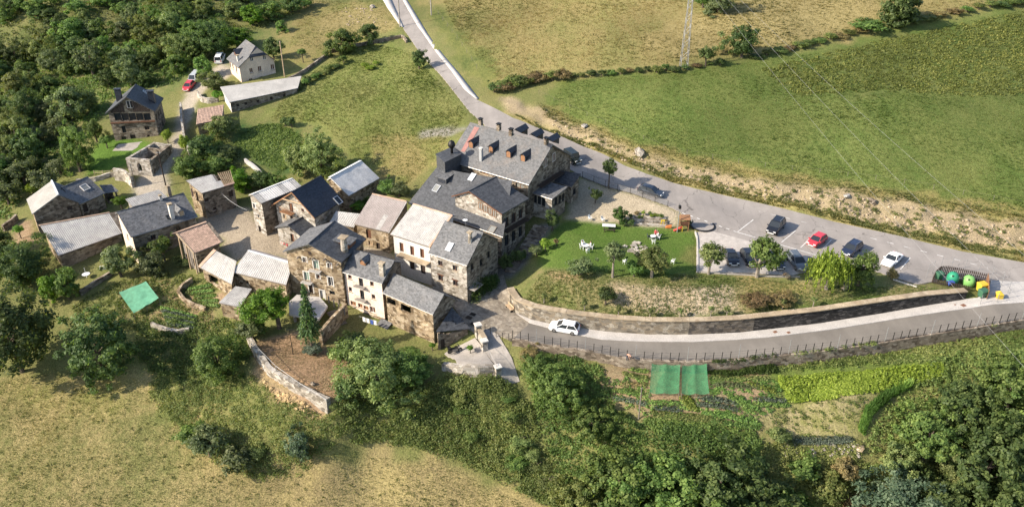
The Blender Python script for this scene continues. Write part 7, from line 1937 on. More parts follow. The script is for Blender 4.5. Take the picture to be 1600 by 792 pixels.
car("boxy dark green jeep beside the hotel gable", "car_olive", 902, 258, 886, 246, 4.0, 1.75, 1.9, 'jeep')
car("white van beside the cream hipped house", "car_white", 346, 93, 343, 99, 4.2, 1.8, 1.85, 'van', "van", "parked_van")
car("red hatchback on the lane below the trees", "car_red", 292, 143, 300, 134, 3.9, 1.7, 1.45)
car("silver van behind the red hatchback on the lane", "car_silver", 302, 130, 309, 122, 4.2, 1.75, 1.8, 'van', "van", "parked_van")
# motorcycle
g = G0(711, 551); root = thing("motorcycle", "black touring motorcycle parked on the pale yard", "motorcycle", (g[0], g[1], tz0(g[0], g[1]) + .05), rz=.35)
for x in (-.75, .75):
    o = MB().tube([(x, -.07, .33), (x, .07, .33)], .33, 14).build("wheel", "rubber", root); MB().tube([(x, -.08, .33), (x, .08, .33)], .2, 10).build("rim", "metal_grey", o)
MB().box((0, 0, .5), (.8, .34, .42)).build("engine", "metal_grey", root); MB().hexa([(-.05, -.2, .72), (.5, -.16, .72), (.5, .16, .72), (-.05, .2, .72)], [(0, -.14, 1.02), (.42, -.1, 1.0), (.42, .1, 1.0), (0, .14, 1.02)]).build("tank", "car_black", root)
MB().hexa([(-.85, -.16, .74), (-.05, -.18, .72), (-.05, .18, .72), (-.85, .16, .74)], [(-.85, -.13, .9), (-.05, -.13, .84), (-.05, .13, .84), (-.85, .13, .9)]).build("seat", "rubber", root)
MB().tube([(.75, .1, .33), (.48, .1, 1.1)], .04, 6).tube([(.75, -.1, .33), (.48, -.1, 1.1)], .04, 6).build("fork", "galvanised", root); MB().tube([(.35, -.42, 1.12), (.48, -.15, 1.15), (.48, .15, 1.15), (.35, .42, 1.12)], .025, 6).build("handlebar", "metal_dark", root)
MB().hexa([(.55, -.2, .95), (.7, -.15, .95), (.7, .15, .95), (.55, .2, .95)], [(.42, -.16, 1.4), (.46, -.12, 1.4), (.46, .12, 1.4), (.42, .16, 1.4)]).build("windscreen", "glass", root)
for sy in (-1, 1): MB().box((-.7, sy * .34, .62), (.5, .22, .36)).build("pannier", "car_black", root)
MB().box((-.85, 0, 1.05), (.4, .44, .3)).build("top_box", "car_black", root)

# ------------------------------------------------------------------ recycling corner
def base(u, v): g = G0(u, v); return g
def igloo(u, v, label, mat, r=.85, h=1.65):
    g = base(u, v); root = thing("recycling_igloo", label, "bin", g)
    prof = [(r * .82, 0), (r * .95, .15)] + [(r * math.cos(t), h * .42 + (h * .58) * math.sin(t)) for t in np.linspace(.0, 1.45, 8)]
    MB().lathe(prof, g, 18).build("shell", mat, root, smooth=True)
    for an in (-2.2, -.7, 1.0): MB().tube([(g[0] + math.cos(an) * r * .78, g[1] + math.sin(an) * r * .78, g[2] + h * .78), (g[0] + math.cos(an) * r * .86, g[1] + math.sin(an) * r * .86, g[2] + h * .80)], .13, 10).build("mouth", "interior_dark", root)
    MB().tube([(g[0], g[1], g[2] + h - .02), (g[0], g[1], g[2] + h + .15)], .06, 6).build("lifting_ring", "metal_dark", root)
igloo(1487, 440, "dark green recycling igloo behind the wooden slats", "igloo_green"); igloo(1512, 445, "light green recycling igloo beside the darker one", "igloo_lime", .9, 1.6)
def bin_(u, v, label, mat, lid, w=1.2, d=1.0, h=1.25, rz=.3):
    g = base(u, v); root = thing("rubbish_container", label, "bin", g); ca, sa = math.cos(rz), math.sin(rz)
    R = lambda x, y, z: (g[0] + x * ca - y * sa, g[1] + x * sa + y * ca, g[2] + z)
    MB().hexa([R(-w * .4, -d * .38, .15), R(w * .4, -d * .38, .15), R(w * .4, d * .38, .15), R(-w * .4, d * .38, .15)], [R(-w / 2, -d / 2, h), R(w / 2, -d / 2, h), R(w / 2, d / 2, h), R(-w / 2, d / 2, h)]).build("body", mat, root)
    MB().hexa([R(-w * .54, -d * .54, h + .01), R(w * .54, -d * .54, h + .01), R(w * .54, d * .54, h + .01), R(-w * .54, d * .54, h + .01)], [R(-w * .5, -d * .3, h + .16), R(w * .5, -d * .3, h + .16), R(w * .5, d * .45, h + .22), R(-w * .5, d * .45, h + .22)]).build("lid", lid, root)
    for sx in (-.36, .36):
        for sy in (-.3, .3): q = R(w * sx, d * sy, .09); MB().tube([(q[0] - .04, q[1], q[2]), (q[0] + .04, q[1], q[2])], .09, 8).build("wheel", "rubber", root)
bin_(1532, 455, "yellow recycling container against the brown panel", "yellow_plastic", "yellow_plastic"); bin_(1534, 464, "green rubbish container in front of the yellow one", "bin_green", "bin_green", 1.15, .95, 1.1)
bin_(1466, 437, "dark green bin in the corner of the slatted enclosure", "bin_green", "bin_green", .9, .8, 1.1); bin_(1484, 446, "low blue crate behind the front slats", "blue_plastic", "blue_plastic", 1.0, .6, .5)
g = base(1560, 466); root = thing("yellow_grit_box", "small yellow container with pointed lid standing alone on the pavement", "container", g)
MB().hexa([(g[0] - .4, g[1] - .35, g[2]), (g[0] + .45, g[1] - .35, g[2]), (g[0] + .4, g[1] + .35, g[2]), (g[0] - .35, g[1] + .35, g[2])], [(g[0] - .45, g[1] - .4, g[2] + .75), (g[0] + .42, g[1] - .4, g[2] + .7), (g[0] + .4, g[1] + .4, g[2] + .8), (g[0] - .4, g[1] + .4, g[2] + .85)]).build("body", "yellow_plastic", root)
MB().add([(g[0] - .5, g[1] - .45, g[2] + .76), (g[0] + .47, g[1] - .45, g[2] + .74), (g[0] + .45, g[1] + .45, g[2] + .85), (g[0] - .45, g[1] + .45, g[2] + .88), (g[0] - .1, g[1], g[2] + 1.3)], [(0, 1, 4), (1, 2, 4), (2, 3, 4), (3, 0, 4), (3, 2, 1, 0)]).build("lid", "yellow_plastic", root)
def slats(name, label, px, h, st, mat, cat="fence", arch=False):
    q = resample(np.array([G0(*p_) for p_ in px]), st); root = thing(name, label, cat, q[0])
    for i in range(len(q)):
        t = i / (len(q) - 1); hh = h * (1 if not arch else min(1, .45 + 2.2 * t)); a = q[i]; b_ = q[min(i + 1, len(q) - 1)]; d = (b_ - a)[:2] if i < len(q) - 1 else (a - q[i - 1])[:2]
        MB().box((a[0], a[1], a[2] + hh / 2), (st * .5, .05, hh), math.atan2(d[1], d[0])).build("slat", mat, root)
    for z in (.25, .8): MB().tube([(a[0], a[1] + .06, a[2] + h * z * (1 if not arch else min(1, .45 + 2.2 * i / (len(q) - 1)))) for i, a in enumerate(q)], .04, 4).build("rail", mat, root)
slats("slatted_screen", "tall slatted wooden screen behind the recycling igloos", [(1456, 441), (1460, 434), (1468, 430), (1480, 430), (1510, 436), (1537, 442)], 1.6, .26, "wood_dark", arch=True)
slats("slatted_screen", "low slatted wooden screen in front of the recycling igloos", [(1457, 442), (1480, 447), (1514, 454)], .75, .26, "wood_dark")
a, b_ = G0(1539, 441), G0(1541, 468)
root = thing("end_panel", "orange brown wooden end panel of the recycling corner", "panel", a)
for i in range(6):
    t0, t1 = i / 6 + .008, (i + 1) / 6 - .008; p_, q = a + (b_ - a) * t0, a + (b_ - a) * t1; h_ = 1.75 - .5 * abs((i + .5) / 6 - .35)
    MB().hexa([(p_[0], p_[1], p_[2] - .1), (p_[0] + .08, p_[1], p_[2] - .1), (q[0] + .08, q[1], q[2] - .1), (q[0], q[1], q[2] - .1)], [(p_[0], p_[1], p_[2] + h_), (p_[0] + .08, p_[1], p_[2] + h_), (q[0] + .08, q[1], q[2] + h_), (q[0], q[1], q[2] + h_)]).build("board", "wood_orange", root)
for u, v, w in ((1505, 478, .7), (1211, 519.5, .55), (1232, 520.5, .5), (1492, 477, .25)):
    g = G0(u, v); o = MB().box((g[0], g[1], tz0(g[0], g[1]) + .137), (w, w * .8, .03), .4).top("manhole_cover", "rust", "rust red manhole cover in the pale pavement", "manhole", "pavement covers")
for u, v in ((739, 491), (733, 496), (740, 506)):
    g = G0(u, v); MB().box((g[0], g[1], tz0(g[0], g[1]) + .05), (.9, .6, .03), -.6).top("drain_cover", "metal_dark", "dark metal drain cover set in the cobbled plaza", "drain", "plaza drain covers")
# ------------------------------------------------------------------ people: one continuous skinned body each
def person(label, u, v, pose, top, legs, rz=0, dz=0, hair="hair_brown"):
    g = G0(u, v); loc = (g[0], g[1], tz(g[0], g[1]) + dz)
    root = thing("person", label, "person", loc, rz=rz or 1e-4)
    if pose == 'sit':
        J = {'pel': (0, 0, .52), 'spi': (-.03, 0, .78), 'che': (0, 0, 1.0), 'nec': (.02, 0, 1.16), 'hed': (.05, 0, 1.3), 'top': (.05, 0, 1.4)}
        limbs = lambda s: [('pel', [(.12, s * .1, .52), (.45, s * .12, .53), (.48, s * .12, .1), (.62, s * .12, .06)], [.1, .085, .05, .04]), ('che', [(0, s * .2, 1.06), (.12, s * .25, .82), (.36, s * .18, .78), (.44, s * .16, .79)], [.06, .05, .04, .035])]
    else:                                     # bent over, working the soil
        J = {'pel': (0, 0, .85), 'spi': (.14, 0, .98), 'che': (.34, 0, 1.0), 'nec': (.5, 0, .98), 'hed': (.6, 0, .92), 'top': (.68, 0, .88)}
        limbs = lambda s: [('pel', [(0, s * .11, .8), (.08, s * .14, .45), (-.03, s * .15, .08), (.12, s * .15, .05)], [.1, .075, .05, .045]), ('che', [(.38, s * .19, .95), (.5, s * .2, .68), (.62, s * .14, .42), (.66, s * .12, .34)], [.06, .045, .038, .03])]
    vs = []; es = []; rs = []; ix = {}
    R0 = {'pel': .15, 'spi': .14, 'che': .16, 'nec': .065, 'hed': .1, 'top': .085}
    for k in ('pel', 'spi', 'che', 'nec', 'hed', 'top'):
        ix[k] = len(vs); vs.append(J[k]); rs.append(R0[k])
        if len(vs) > 1: es.append((len(vs) - 2, len(vs) - 1))
    for s in (-1, 1):
        for j, pts, rad in limbs(s):
            prev = ix[j]
            for q, r in zip(pts, rad): vs.append(q); rs.append(r); es.append((prev, len(vs) - 1)); prev = len(vs) - 1
    me = bpy.data.meshes.new("body"); me.from_pydata(vs, es, [])
    o = place("body", me, parent=root); me.materials.append(MATS[top]); me.materials.append(MATS["skin"]); me.materials.append(MATS[legs])
    sk = o.modifiers.new("skin", 'SKIN'); sd = me.skin_vertices[0].data
    for i, r in enumerate(rs): sd[i].radius = (r, r)
    sd[0].use_root = True
    ss = o.modifiers.new("sub", 'SUBSURF'); ss.levels = ss.render_levels = 1
    dg = bpy.context.evaluated_depsgraph_get(); dg.update()
    m2 = bpy.data.meshes.new_from_object(o.evaluated_get(dg)); o.modifiers.clear(); o.data = m2
    m2.materials.clear()
    for k in (top, "skin", legs): m2.materials.append(MATS[k])
    H_ = np.array(J['hed'])
    for p_ in m2.polygons:
        c = np.array(p_.center)
        p_.material_index = 1 if np.linalg.norm(c - H_) < .19 or (pose == 'sit' and c[0] > .3 and c[2] > .7) else (2 if (c[2] < .6 if pose == 'sit' else c[2] < .86 and c[0] < .25) else 0)
        p_.use_smooth = True
    hp = np.array(J['top']); mb = MB().lathe([(.0, .07), (.06, .055), (.1, .0), (.105, -.06)][::-1], (hp[0] - .02, 0, hp[2] + .02), 10); mb.build("hair", hair, root, smooth=True)
    return root
def chair(label, u, v, rz, mat="white_plastic", group=None):
    g = G0(u, v); z = tz(g[0], g[1]); root = thing("garden_chair", label, "chair", (g[0], g[1], z), group, rz=rz or 1e-4)
    MB().box((0, 0, .44), (.48, .46, .05)).build("seat", mat, root); MB().hexa([(-.24, -.22, .46), (-.2, -.22, .46), (-.2, .22, .46), (-.24, .22, .46)], [(-.36, -.2, .92), (-.32, -.2, .92), (-.32, .2, .92), (-.36, .2, .92)]).build("backrest", mat, root)
    for x in (-.2, .2):
        for y in (-.2, .2): MB().tube([(x, y, 0), (x, y, .43)], .025, 5).build("leg", mat, root)
    for y in (-.24, .24): MB().tube([(-.28, y, .66), (.2, y, .66), (.2, y, .44)], .025, 5).build("armrest", mat, root)
def table(label, u, v, w, d, rz, top, leg, round_=False):
    g = G0(u, v); z = tz(g[0], g[1]); root = thing("garden_table", label, "table", (g[0], g[1], z), rz=rz or 1e-4)
    if round_: MB().lathe([(w / 2 - .02, .7), (w / 2, .72), (w / 2, .74), (w / 2 - .02, .76)], (0, 0, 0), 18).build("tabletop", top, root)
    else: MB().box((0, 0, .73), (w, d, .05)).build("tabletop", top, root)
    for x in (-.36, .36):
        for y in (-.34, .34): MB().tube([(x * w, y * d, 0), (x * w * .9, y * d * .9, .7)], .03, 5).build("leg", leg, root)
    return root
table("white topped picnic table on the lawn near the round clipped tree", 951, 358, 2.1, .9, -.12, "white_plastic", "wood_dark")
for dy, lb in ((-.85, "dark picnic bench on the near side of the white table"), (.85, "dark picnic bench on the far side of the white table")):
    g = G0(951, 358) + np.array([0, dy, 0]); root = thing("picnic_bench", lb, "bench", (g[0], g[1], tz(g[0], g[1])), rz=-.12)
    MB().box((0, 0, .43), (1.9, .3, .05)).build("seat", "wood_dark", root)
    for x in (-.75, .75): MB().box((x, 0, .2), (.08, .26, .4)).build("leg", "wood_dark", root)
table("round white table with two people at the left of the lawn", 915, 389, 1.1, 1.1, 0, "white_plastic", "white_plastic", True)
person("person in white sitting at the round white table", 909, 388, 'sit', "cloth_white", "cloth_dark", .2); chair("white plastic chair under the person in white", 908.4, 388, .2)
person("dark haired person in a pale top across the round white table", 923, 389, 'sit', "cloth_white", "cloth_white", 3.0); chair("white plastic chair on the right of the round table", 923.6, 389, 3.0); chair("empty white chair in front of the round table", 918, 394, 1.9); chair("empty white chair behind the round table", 911, 384, -1.2)
table("small white table in the middle of the lawn", 1020, 375, .9, .9, .2, "white_plastic", "white_plastic", True)
person("person in a white shirt at the small lawn table", 1028, 374, 'sit', "cloth_white", "cloth_dark", 2.8); chair("white chair under the person in a white shirt", 1028.6, 374, 2.8, "white_plastic"); person("person in a dark red top behind the small lawn table", 1024, 370, 'sit', "cloth_red", "cloth_dark", -1.8); chair("white chair behind the small lawn table", 1024.3, 369.4, -1.8); chair("white chair at the near side of the small lawn table", 1021, 381, 1.5); chair("dark blue chair left of the small lawn table", 1014, 373, .1, "cloth_dark")
chair("white chair standing under the slender lawn tree", 976, 412, 2.2); chair("white and red chair in the shade of the round lawn tree", 1051, 411, 2.6)
chair("white chair in the shade below the hotel wall", 922, 344, -.8); chair("pale chair in the shade beside the clipped tree", 942, 346, -.8)
person("bare backed person bending down in the kitchen garden by the road wall", 979, 572, 'bend', "skin", "cloth_dark", -.9)
# stone bed on the lawn: pale slabs laid in a ring
g = G0(992, 388); root = thing("stone_bed", "round bed of pale flat stones in the middle of the lawn", "flower bed", g); rg = random.Random(2)
for i in range(34):
    a = rg.uniform(0, 6.28); r = 1.7 * rg.uniform(0, 1) ** .5; x, y = g[0] + r * math.cos(a), g[1] + r * 1.15 * math.sin(a)
    MB().box((x, y, tz(x, y) + .06 + .012 * (i % 7)), (rg.uniform(.4, .8), rg.uniform(.3, .6), .14), rg.uniform(0, 3)).build("stone", "stone_pale", root)
# rockery steps between lawn and embankment
root = thing("rockery_steps", "low stone terraces of pale blocks at the back of the lawn", "steps", G0(1015, 350))
for r in range(3):
    for i in range(9):
        u = 992 + i * 5.6 + (r % 2) * 2; v = 351 - r * 5.2 + i * .35; g = G0(u, v)
        MB().box((g[0], g[1], tz(g[0], g[1]) + .12), (.72, .5, .34), rg.uniform(-.2, .2)).build("block", "stone_pale", root)
for i, (u, v) in enumerate(((985, 340), (995, 335), (1005, 337), (1015, 336), (1024, 338), (1033, 342), (1040, 347), (1000, 341), (1018, 341))):
    bush("rockery_plant", "small plant growing in the rockery behind the lawn", u, v, rg.uniform(6, 11), v - rg.uniform(5, 9), rg.choice(['mid', 'dark', 'brown', 'lime']), "rockery plants")
# play corner
g = G0(1068, 358); root = thing("play_tower", "small wooden play tower with orange roof at the lawn corner", "play tower", g)
for x in (-.6, .6):
    for y in (-.6, .6): MB().box((g[0] + x, g[1] + y, g[2] + 1.0), (.12, .12, 2.1)).build("post", "wood_orange", root)
MB().box((g[0], g[1], g[2] + 1.0), (1.3, 1.3, .1)).build("platform", "wood_brown", root)
MB().add([(g[0] - .8, g[1] - .8, g[2] + 2.0), (g[0] + .8, g[1] - .8, g[2] + 2.0), (g[0] + .8, g[1] + .8, g[2] + 2.0), (g[0] - .8, g[1] + .8, g[2] + 2.0), (g[0] - .8, g[1], g[2] + 2.6), (g[0] + .8, g[1], g[2] + 2.6)], [(0, 1, 5, 4), (2, 3, 4, 5), (0, 4, 3), (1, 2, 5), (3, 2, 1, 0)]).build("roof", "wood_orange", root)
for i in range(5): MB().box((g[0] - .5 + i * .25, g[1] - .62, g[2] + 1.35), (.18, .05, .6)).build("board", "wood_brown", root)
g = G0(1061, 361); root = thing("play_slide", "little red toddler slide in front of the play tower", "slide", g)
MB().hexa([(g[0] - .9, g[1] - .3, g[2] + .08), (g[0] + .4, g[1] - .3, g[2] + .75), (g[0] + .4, g[1] + .2, g[2] + .75), (g[0] - .9, g[1] + .2, g[2] + .08)], [(g[0] - .9, g[1] - .3, g[2] + .15), (g[0] + .4, g[1] - .3, g[2] + .83), (g[0] + .4, g[1] + .2, g[2] + .83), (g[0] - .9, g[1] + .2, g[2] + .15)]).build("chute", "red_plastic", root); MB().tube([(g[0] + .45, g[1] - .25, g[2]), (g[0] + .42, g[1] - .25, g[2] + .9)], .05, 6).tube([(g[0] + .45, g[1] + .15, g[2]), (g[0] + .42, g[1] + .15, g[2] + .9)], .05, 6).build("ladder", "yellow_plastic", root)
g = G0(1044, 357); root = thing("rocking_toy", "orange rocking toy on the sandy play corner", "toy", g)
MB().hexa([(g[0] - .45, g[1] - .15, g[2] + .15), (g[0] + .45, g[1] - .15, g[2] + .15), (g[0] + .45, g[1] + .15, g[2] + .15), (g[0] - .45, g[1] + .15, g[2] + .15)], [(g[0] - .3, g[1] - .1, g[2] + .5), (g[0] + .5, g[1] - .1, g[2] + .65), (g[0] + .5, g[1] + .1, g[2] + .65), (g[0] - .3, g[1] + .1, g[2] + .5)]).build("body", "orange_plastic", root); MB().tube([(g[0] - .5, g[1], g[2] + .2), (g[0], g[1], g[2] + .05), (g[0] + .5, g[1], g[2] + .2)], .05, 6).build("rocker", "red_plastic", root)
g = G0(1035, 353); root = thing("toy_stand", "yellow plastic toy frame at the edge of the lawn", "toy", g)
for x in (-.3, .3): MB().tube([(g[0] + x, g[1], g[2]), (g[0] + x * .6, g[1], g[2] + .95)], .06, 6).build("leg", "yellow_plastic", root)
MB().box((g[0], g[1], g[2] + .95), (.6, .35, .16)).build("top", "yellow_plastic", root)
g = G0(1098, 353); root = thing("round_ring", "flat dark ring made up for a round shadow lying at the asphalt edge", "trampoline", g)  # solid ring made up in place of a ring-shaped shadow on the asphalt
n = 28; ringv = MB()
for k in range(n):
    a = 2 * math.pi * k / n
    for rr, zz in ((1.75, .06), (2.0, .06), (2.0, .14), (1.75, .14)): ringv.v.append((g[0] + rr * math.cos(a), g[1] + rr * math.sin(a), tz0(g[0], g[1]) + zz))
for k in range(n):
    b_ = 4 * ((k + 1) % n); a = 4 * k
    for j in range(4): ringv.f.append((a + j, a + (j + 1) % 4, b_ + (j + 1) % 4, b_ + j))
ringv.build("rim", "metal_dark", root); MB().lathe([(1.74, .08), (1.74, .1)], (g[0], g[1], tz0(g[0], g[1])), 24).build("mat", "asphalt_pale", root)  # plain asphalt-coloured disc closes the inside of the ring
bush("bush", "dark shrub beside the round ring at the asphalt edge", 1075, 352, 11, 341, 'dark', k=1.2)

# ------------------------------------------------------------------ kitchen gardens
def shade_net(label, px, hts, mat, sag=.25, nu=14):
    c = [G0(*q) for q in px]; c = [np.array([q[0], q[1], tz(q[0], q[1]) + h]) for q, h in zip(c, hts)]
    root = thing("shade_net", label, "garden net", (c[0][0], c[0][1], c[0][2] - hts[0])); V = []; rg_ = random.Random(int(px[0][0]))
    for j in range(nu + 1):
        for i in range(nu + 1):
            a, b_ = i / nu, j / nu; q = (c[0] * (1 - a) + c[1] * a) * (1 - b_) + (c[3] * (1 - a) + c[2] * a) * b_
            q = q - ZV * (sag * (math.sin(math.pi * ((a * 2) % 1)) * .6 + math.sin(math.pi * b_) * .5)) + ZV * rg_.uniform(-.03, .03); V.append(q)
    mb = MB(); mb.add(V, [(j * (nu + 1) + i, j * (nu + 1) + i + 1, (j + 1) * (nu + 1) + i + 1, (j + 1) * (nu + 1) + i) for j in range(nu) for i in range(nu)]); mb.build("netting", mat, root, smooth=True)
    for k in range(4):
        q = c[k]; MB().tube([(q[0], q[1], q[2] - hts[k] - .2), (q[0], q[1], q[2] + .05)], .035, 5).build("stake", "wood_grey", root)
    mt = (c[0] + c[1]) / 2; mbm = (c[2] + c[3]) / 2
    for q in (mt, mbm): MB().tube([(q[0], q[1], tz(q[0], q[1]) - .1), (q[0], q[1], q[2])], .03, 5).build("stake", "wood_grey", root)
shade_net("green shade net over the garden bed left of its twin", [(1017, 583), (1061, 584), (1060, 622), (1014, 620)], (1.7, 1.6, .9, .8), "net_green", .3)
shade_net("green shade net over the garden bed right of its twin", [(1064, 584), (1102, 582), (1107, 622), (1064, 623)], (1.5, 1.6, .8, .9), "net_green", .35)
shade_net("mint green net spread over the small vegetable patch", [(189, 468), (231, 451), (251, 477), (212, 501)], (1.35, 1.35, 1.35, 1.35), "net_mint", .12)
def row(name, label, a, b_, n, w, h, leaf, mat, seed):
    rng = np.random.default_rng(seed); A, B = G0(*a), G0(*b_); k = n * 30; t = (rng.integers(0, n, k) + .5) / n
    p = A[None] + (B - A)[None] * t[:, None]; z = terr(p[:, 0], p[:, 1]); d = _unit(rng.normal(size=(k, 3))); d[:, 2] = abs(d[:, 2])
    p = np.stack([p[:, 0] + d[:, 0] * w, p[:, 1] + d[:, 1] * w, z + d[:, 2] * h * rng.uniform(.4, 1, k) + .03], -1)
    V, F = leaf_quads(p, _unit(d + np.array([0, 0, .6]) + rng.normal(size=(k, 3)) * .3), leaf * rng.uniform(.6, 1.3, k), rng)
    return stuff(name, label, V, F, mat, np.repeat(rng.uniform(0, 1, k), 4))
rows = [((960, 622), (1010, 630), 12, 'cabbage'), ((955, 610), (1005, 612), 14, 'veg'), ((1020, 628), (1060, 630), 12, 'veg'), ((1022, 636), (1062, 640), 12, 'cabbage'), ((1066, 622), (1082, 640), 12, 'lettuce'), ((1074, 620), (1088, 640), 12, 'lettuce'),
        ((1094, 622), (1150, 630), 18, 'cabbage'), ((1092, 632), (1150, 640), 18, 'cabbage'), ((1150, 622), (1185, 640), 14, 'veg'), ((1140, 620), (1180, 644), 14, 'veg'), ((1020, 644), (1110, 652), 34, 'bramble'), ((1100, 646), (1185, 660), 30, 'veg'),
        ((1030, 650), (1130, 660), 34, 'bramble'), ((1112, 658), (1185, 668), 26, 'mid'), ((1110, 590), (1200, 592), 24, 'bramble'), ((1112, 600), (1190, 604), 22, 'grey'), ((1170, 600), (1212, 612), 12, 'lettuce'), ((1180, 624), (1228, 626), 16, 'cabbage'), ((1180, 630), (1230, 632), 16, 'veg'),
        ((975, 584), (1012, 590), 12, 'bramble'), ((985, 575), (1014, 578), 12, 'veg'), ((970, 600), (1008, 600), 10, 'brown'), ((1240, 688), (1330, 690), 30, 'cabbage'), ((1246, 684), (1330, 686), 30, 'cabbage')]
for i, (a, b_, n, c_) in enumerate(rows): row("vegetable_row", "row of vegetables in the kitchen garden below the road", a, b_, n, .5, .45, .26, "leaf_" + c_, 300 + i)
for i in range(6): row("leek_row", "row of grey green leeks beside the mint green net", (252 + i * 2, 482 + i * 5), (308 - i, 496 + i * 3.4), 26, .25, .5, .28, "leaf_cabbage" if i % 2 else "leaf_veg", 340 + i)
for i in range(5): row("bean_row", "row of low plants inside the curved dry stone wall", (296 + i * 5, 452 + i * 6), (330 + i * 3, 446 + i * 8), 24, .4, .35, .28, "leaf_veg", 350 + i)

# ------------------------------------------------------------------ loose stones and boulders
def rock(mb, c, r, rng):
    v, f = [], []
    base_ = [(0, 0, 1), (.9, 0, .45), (.28, .85, .45), (-.72, .53, .45), (-.72, -.53, .45), (.28, -.85, .45), (.72, .53, -.45), (-.28, .85, -.45), (-.9, 0, -.45), (-.28, -.85, -.45), (.72, -.53, -.45), (0, 0, -1)]
    fs = [(0, 1, 2), (0, 2, 3), (0, 3, 4), (0, 4, 5), (0, 5, 1), (1, 6, 2), (2, 7, 3), (3, 8, 4), (4, 9, 5), (5, 10, 1), (6, 7, 2), (7, 8, 3), (8, 9, 4), (9, 10, 5), (10, 6, 1), (11, 7, 6), (11, 8, 7), (11, 9, 8), (11, 10, 9), (11, 6, 10)]
    sx, sy, sz = r * rng.uniform(.8, 1.3), r * rng.uniform(.7, 1.2), r * rng.uniform(.5, .9); a = rng.uniform(0, 6.28)
    for x, y, z in base_:
        k = rng.uniform(.8, 1.2); X, Y = x * sx * k, y * sy * k; v.append((c[0] + X * math.cos(a) - Y * math.sin(a), c[1] + X * math.sin(a) + Y * math.cos(a), c[2] + z * sz * k))
    mb.add(v, fs)
rg = random.Random(12)
def stones(name, label, poly_px, n, r0, r1, mat, seed):
    q, _ = scatter(poly_px, n, seed); mb = MB()
    z = terr(q[:, 0], q[:, 1])
    for (x, y), zz in zip(q, z): rock(mb, (x, y, zz), r0 + (r1 - r0) * rg.random() ** 2.5, rg)
    o = mb.top(name, mat, label, kind="stuff"); return o
stones("bank_rubble", "loose pale stones and clods on the earth bank", [(850, 182), (1000, 242), (1200, 290), (1400, 316), (1600, 354), (1600, 392), (1400, 356), (1200, 312), (1000, 262), (880, 212)], 900, .06, .34, "scree", 61)
stones("slope_rubble", "pale clods on the bare patch above the retaining wall", [(950, 446), (1150, 452), (1160, 478), (1080, 490), (990, 486)], 260, .04, .16, "scree", 62)
stones("terrace_rubble", "heaped earth below the pale terrace wall", [(405, 585), (425, 605), (505, 650), (500, 662), (430, 630)], 160, .1, .4, "straw", 63)
stones("ruin_rubble", "rubble at the foot of the stubble plot", [(1215, 690), (1340, 688), (1345, 715), (1230, 715)], 120, .1, .35, "stone_pale", 64)
stones("knoll_stones", "bleached stones on the dry knoll", [(520, 15), (570, 8), (610, 40), (590, 48), (540, 40)], 60, .15, .5, "scree", 65)
for u, v, r, mat, lb in ((1000, 238, 1.0, "stone_pale", "big pale boulder at the top of the earth bank"), (1362, 314, .9, "stone_grey", "grey boulder split open on the earth bank"), (912, 200, .7, "stone_pale", "pale boulder on the bank near the bend"), (1322, 311, .6, "stone_pale", "small pale boulder beside the split boulder"), (1229, 432, .7, "stone_warm", "sandy boulder at the front of the gravel parking"), (1318, 450, .6, "stone_warm", "sandy boulder beside the weeping willow"), (582, 13, .8, "stone_pale", "bleached rock heap on the dry knoll"), (1343, 700, .6, "stone_warm", "orange boulder at the corner of the stubble plot"), (489, 601, .4, "stone_grey", "grey stone block lying on the brown terrace"), (965, 497, .35, "stone_warm", "small rock at the foot of a sapling")):
    g = G0(u, v); mb = MB(); rock(mb, (g[0], g[1], tz(g[0], g[1]) + r * .25), r, rg); mb.top("boulder", mat, lb, "boulder")
# ------------------------------------------------------------------ small village things
g = P(478, 476, -.4); root = thing("stone_terrace", "pale concrete terrace on pillars in front of the tall stone house", "terrace", (g[0], g[1], -2.6))
tp = [P(*q, -.35) for q in ((451, 472), (452, 490), (497, 500), (512, 478), (500, 464), (464, 460))]
MB().slab(tp, .35).build("slab", "concrete_pale", root)
for q in (tp[0] * .8 + tp[4] * .2, tp[1] * .85 + tp[4] * .15, tp[2] * .85 + tp[5] * .15, (tp[1] + tp[2]) / 2 * .9 + tp[4] * .1): MB().tube([(q[0], q[1], -3.4), (q[0], q[1], -.7)], .25, 8).build("pillar", "stone_pale", root)
root = thing("wooden_steps", "weathered wooden steps between the terrace and the pink house", "steps", P(525, 500, -2.4))
for i in range(8):
    q = P(518 + i * 2.3, 487 + i * 2.7, -1.2 - i * .16); MB().box((q[0], q[1], q[2]), (1.5, .32, .09), .55).build("tread", "wood_grey", root)
for i in range(4):
    q = P(514 + i * 8, 470 + i * 6, -.6); MB().box((q[0], q[1], q[2] + .2), (.2, .2, 1.3), .3).build("post", "wood_grey", root)
for i, (u, v, m_) in enumerate(((569, 499, "cloth_white"), (575, 501, "cloth_white"), (581, 503, "blue_plastic"), (586, 504, "cloth_white"))):
    q = P(u, v, -1.0); o = MB().box((q[0], q[1], q[2]), (.5, .04, .75), -.45).box((q[0], q[1] - .03, q[2] + .3), (.52, .03, .12), -.45).top("laundry", m_, "laundry hanging on the line below the pink house", "laundry", "laundry on the line")
a, b_ = P(561, 494, -.55), P(592, 503.5, -.55); MB().tube([a, b_], .012, 4).top("washing_line", "galvanised", "washing line below the pink house", "washing line")
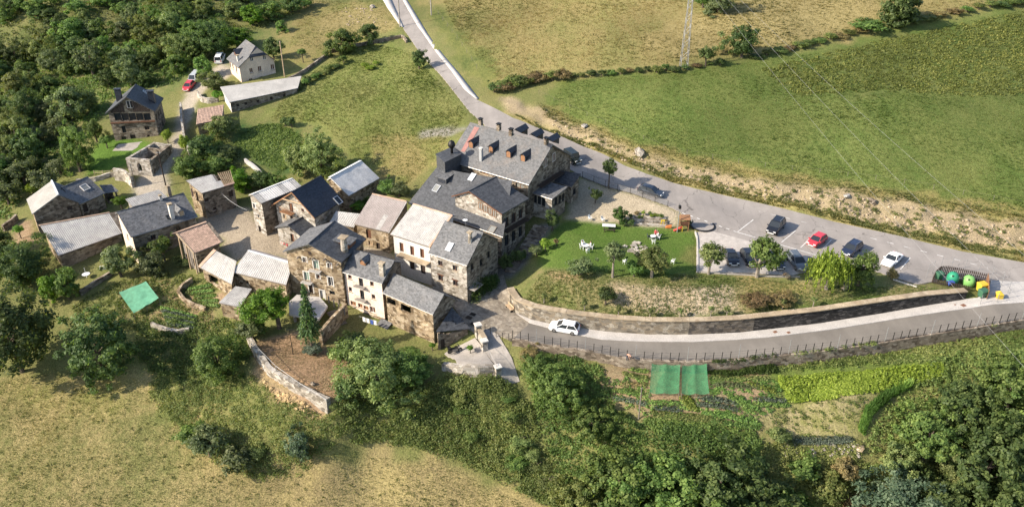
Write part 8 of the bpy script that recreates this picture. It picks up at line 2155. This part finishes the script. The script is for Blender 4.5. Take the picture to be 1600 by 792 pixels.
for k, (u, v) in enumerate(((446, 384), (450, 386), (442, 382))):
    g = G0(u, v); root = thing("flower_pot", "terracotta pot with red flowers beside the brown door", "flower pot", g, "flower pots")
    MB().lathe([(.16, 0), (.24, .32), (.26, .36)], g, 10).build("pot", "tile_red", root)
    rng = np.random.default_rng(k); d = _unit(rng.normal(size=(120, 3))); d[:, 2] = abs(d[:, 2]); p = d * .3 + np.array([0, 0, .42]); V, F = leaf_quads(p, d, rng.uniform(.08, .16, 120), rng)
    place("flowers", mesh_np("flowers", V, F, "flower_red"), parent=root)
root = thing("garden_bench", "wooden bench standing against the sandy retaining wall", "bench", G0(796, 484)); g = G0(796, 484)
MB().box((g[0], g[1], g[2] + .45), (.45, 1.7, .06), .5).build("seat", "wood_pale", root); MB().box((g[0] + .25, g[1] + .1, g[2] + .75), (.06, 1.7, .4), .5).build("backrest", "wood_pale", root)
for s_ in (-.7, .7): MB().box((g[0] - s_ * math.sin(.5), g[1] + s_ * math.cos(.5), g[2] + .22), (.4, .08, .45), .5).build("leg", "metal_dark", root)
g = G0(136, 434); root = thing("white_table", "white garden table beside the stone path", "table", g); MB().lathe([(.6, .68), (.62, .72)], g, 14).build("tabletop", "white_plastic", root); MB().tube([g, g + ZV * .7], .06, 6).build("pedestal", "white_plastic", root); MB().tube([g + ZV * .7, g + ZV * 1.9], .03, 6).build("parasol_pole", "white_plastic", root)
g = G0(163, 421); root = thing("upturned_bath", "white tub lying beside the stone path", "tub", g); MB().hexa([(g[0] - .6, g[1] - .3, g[2]), (g[0] + .9, g[1] + .3, g[2]), (g[0] + .6, g[1] + .8, g[2]), (g[0] - .9, g[1] + .2, g[2])], [(g[0] - .5, g[1] - .2, g[2] + .5), (g[0] + .8, g[1] + .3, g[2] + .5), (g[0] + .6, g[1] + .7, g[2] + .5), (g[0] - .75, g[1] + .2, g[2] + .5)]).build("shell", "white_plastic", root); MB().box((g[0], g[1] + .25, g[2] + .53), (1.1, .4, .05), .45).build("base", "concrete_pale", root)
STEP = thing("alley_steps", "dark stone steps climbing from the plaza to the hotel yard", "steps", G0(815, 395))
for i in range(15):
    t = i / 14; c = G0(803 + 42 * t, 424 - 68 * t); d = G0(803 + 42 * min(1, t + .05), 424 - 68 * min(1, t + .05)); an = math.atan2(d[1] - c[1], d[0] - c[0]) if t < 1 else an
    MB().box((c[0], c[1], tz(c[0], c[1]) + .02), (.75, 2.6, .3), an).build("step", "stone_grey", STEP)
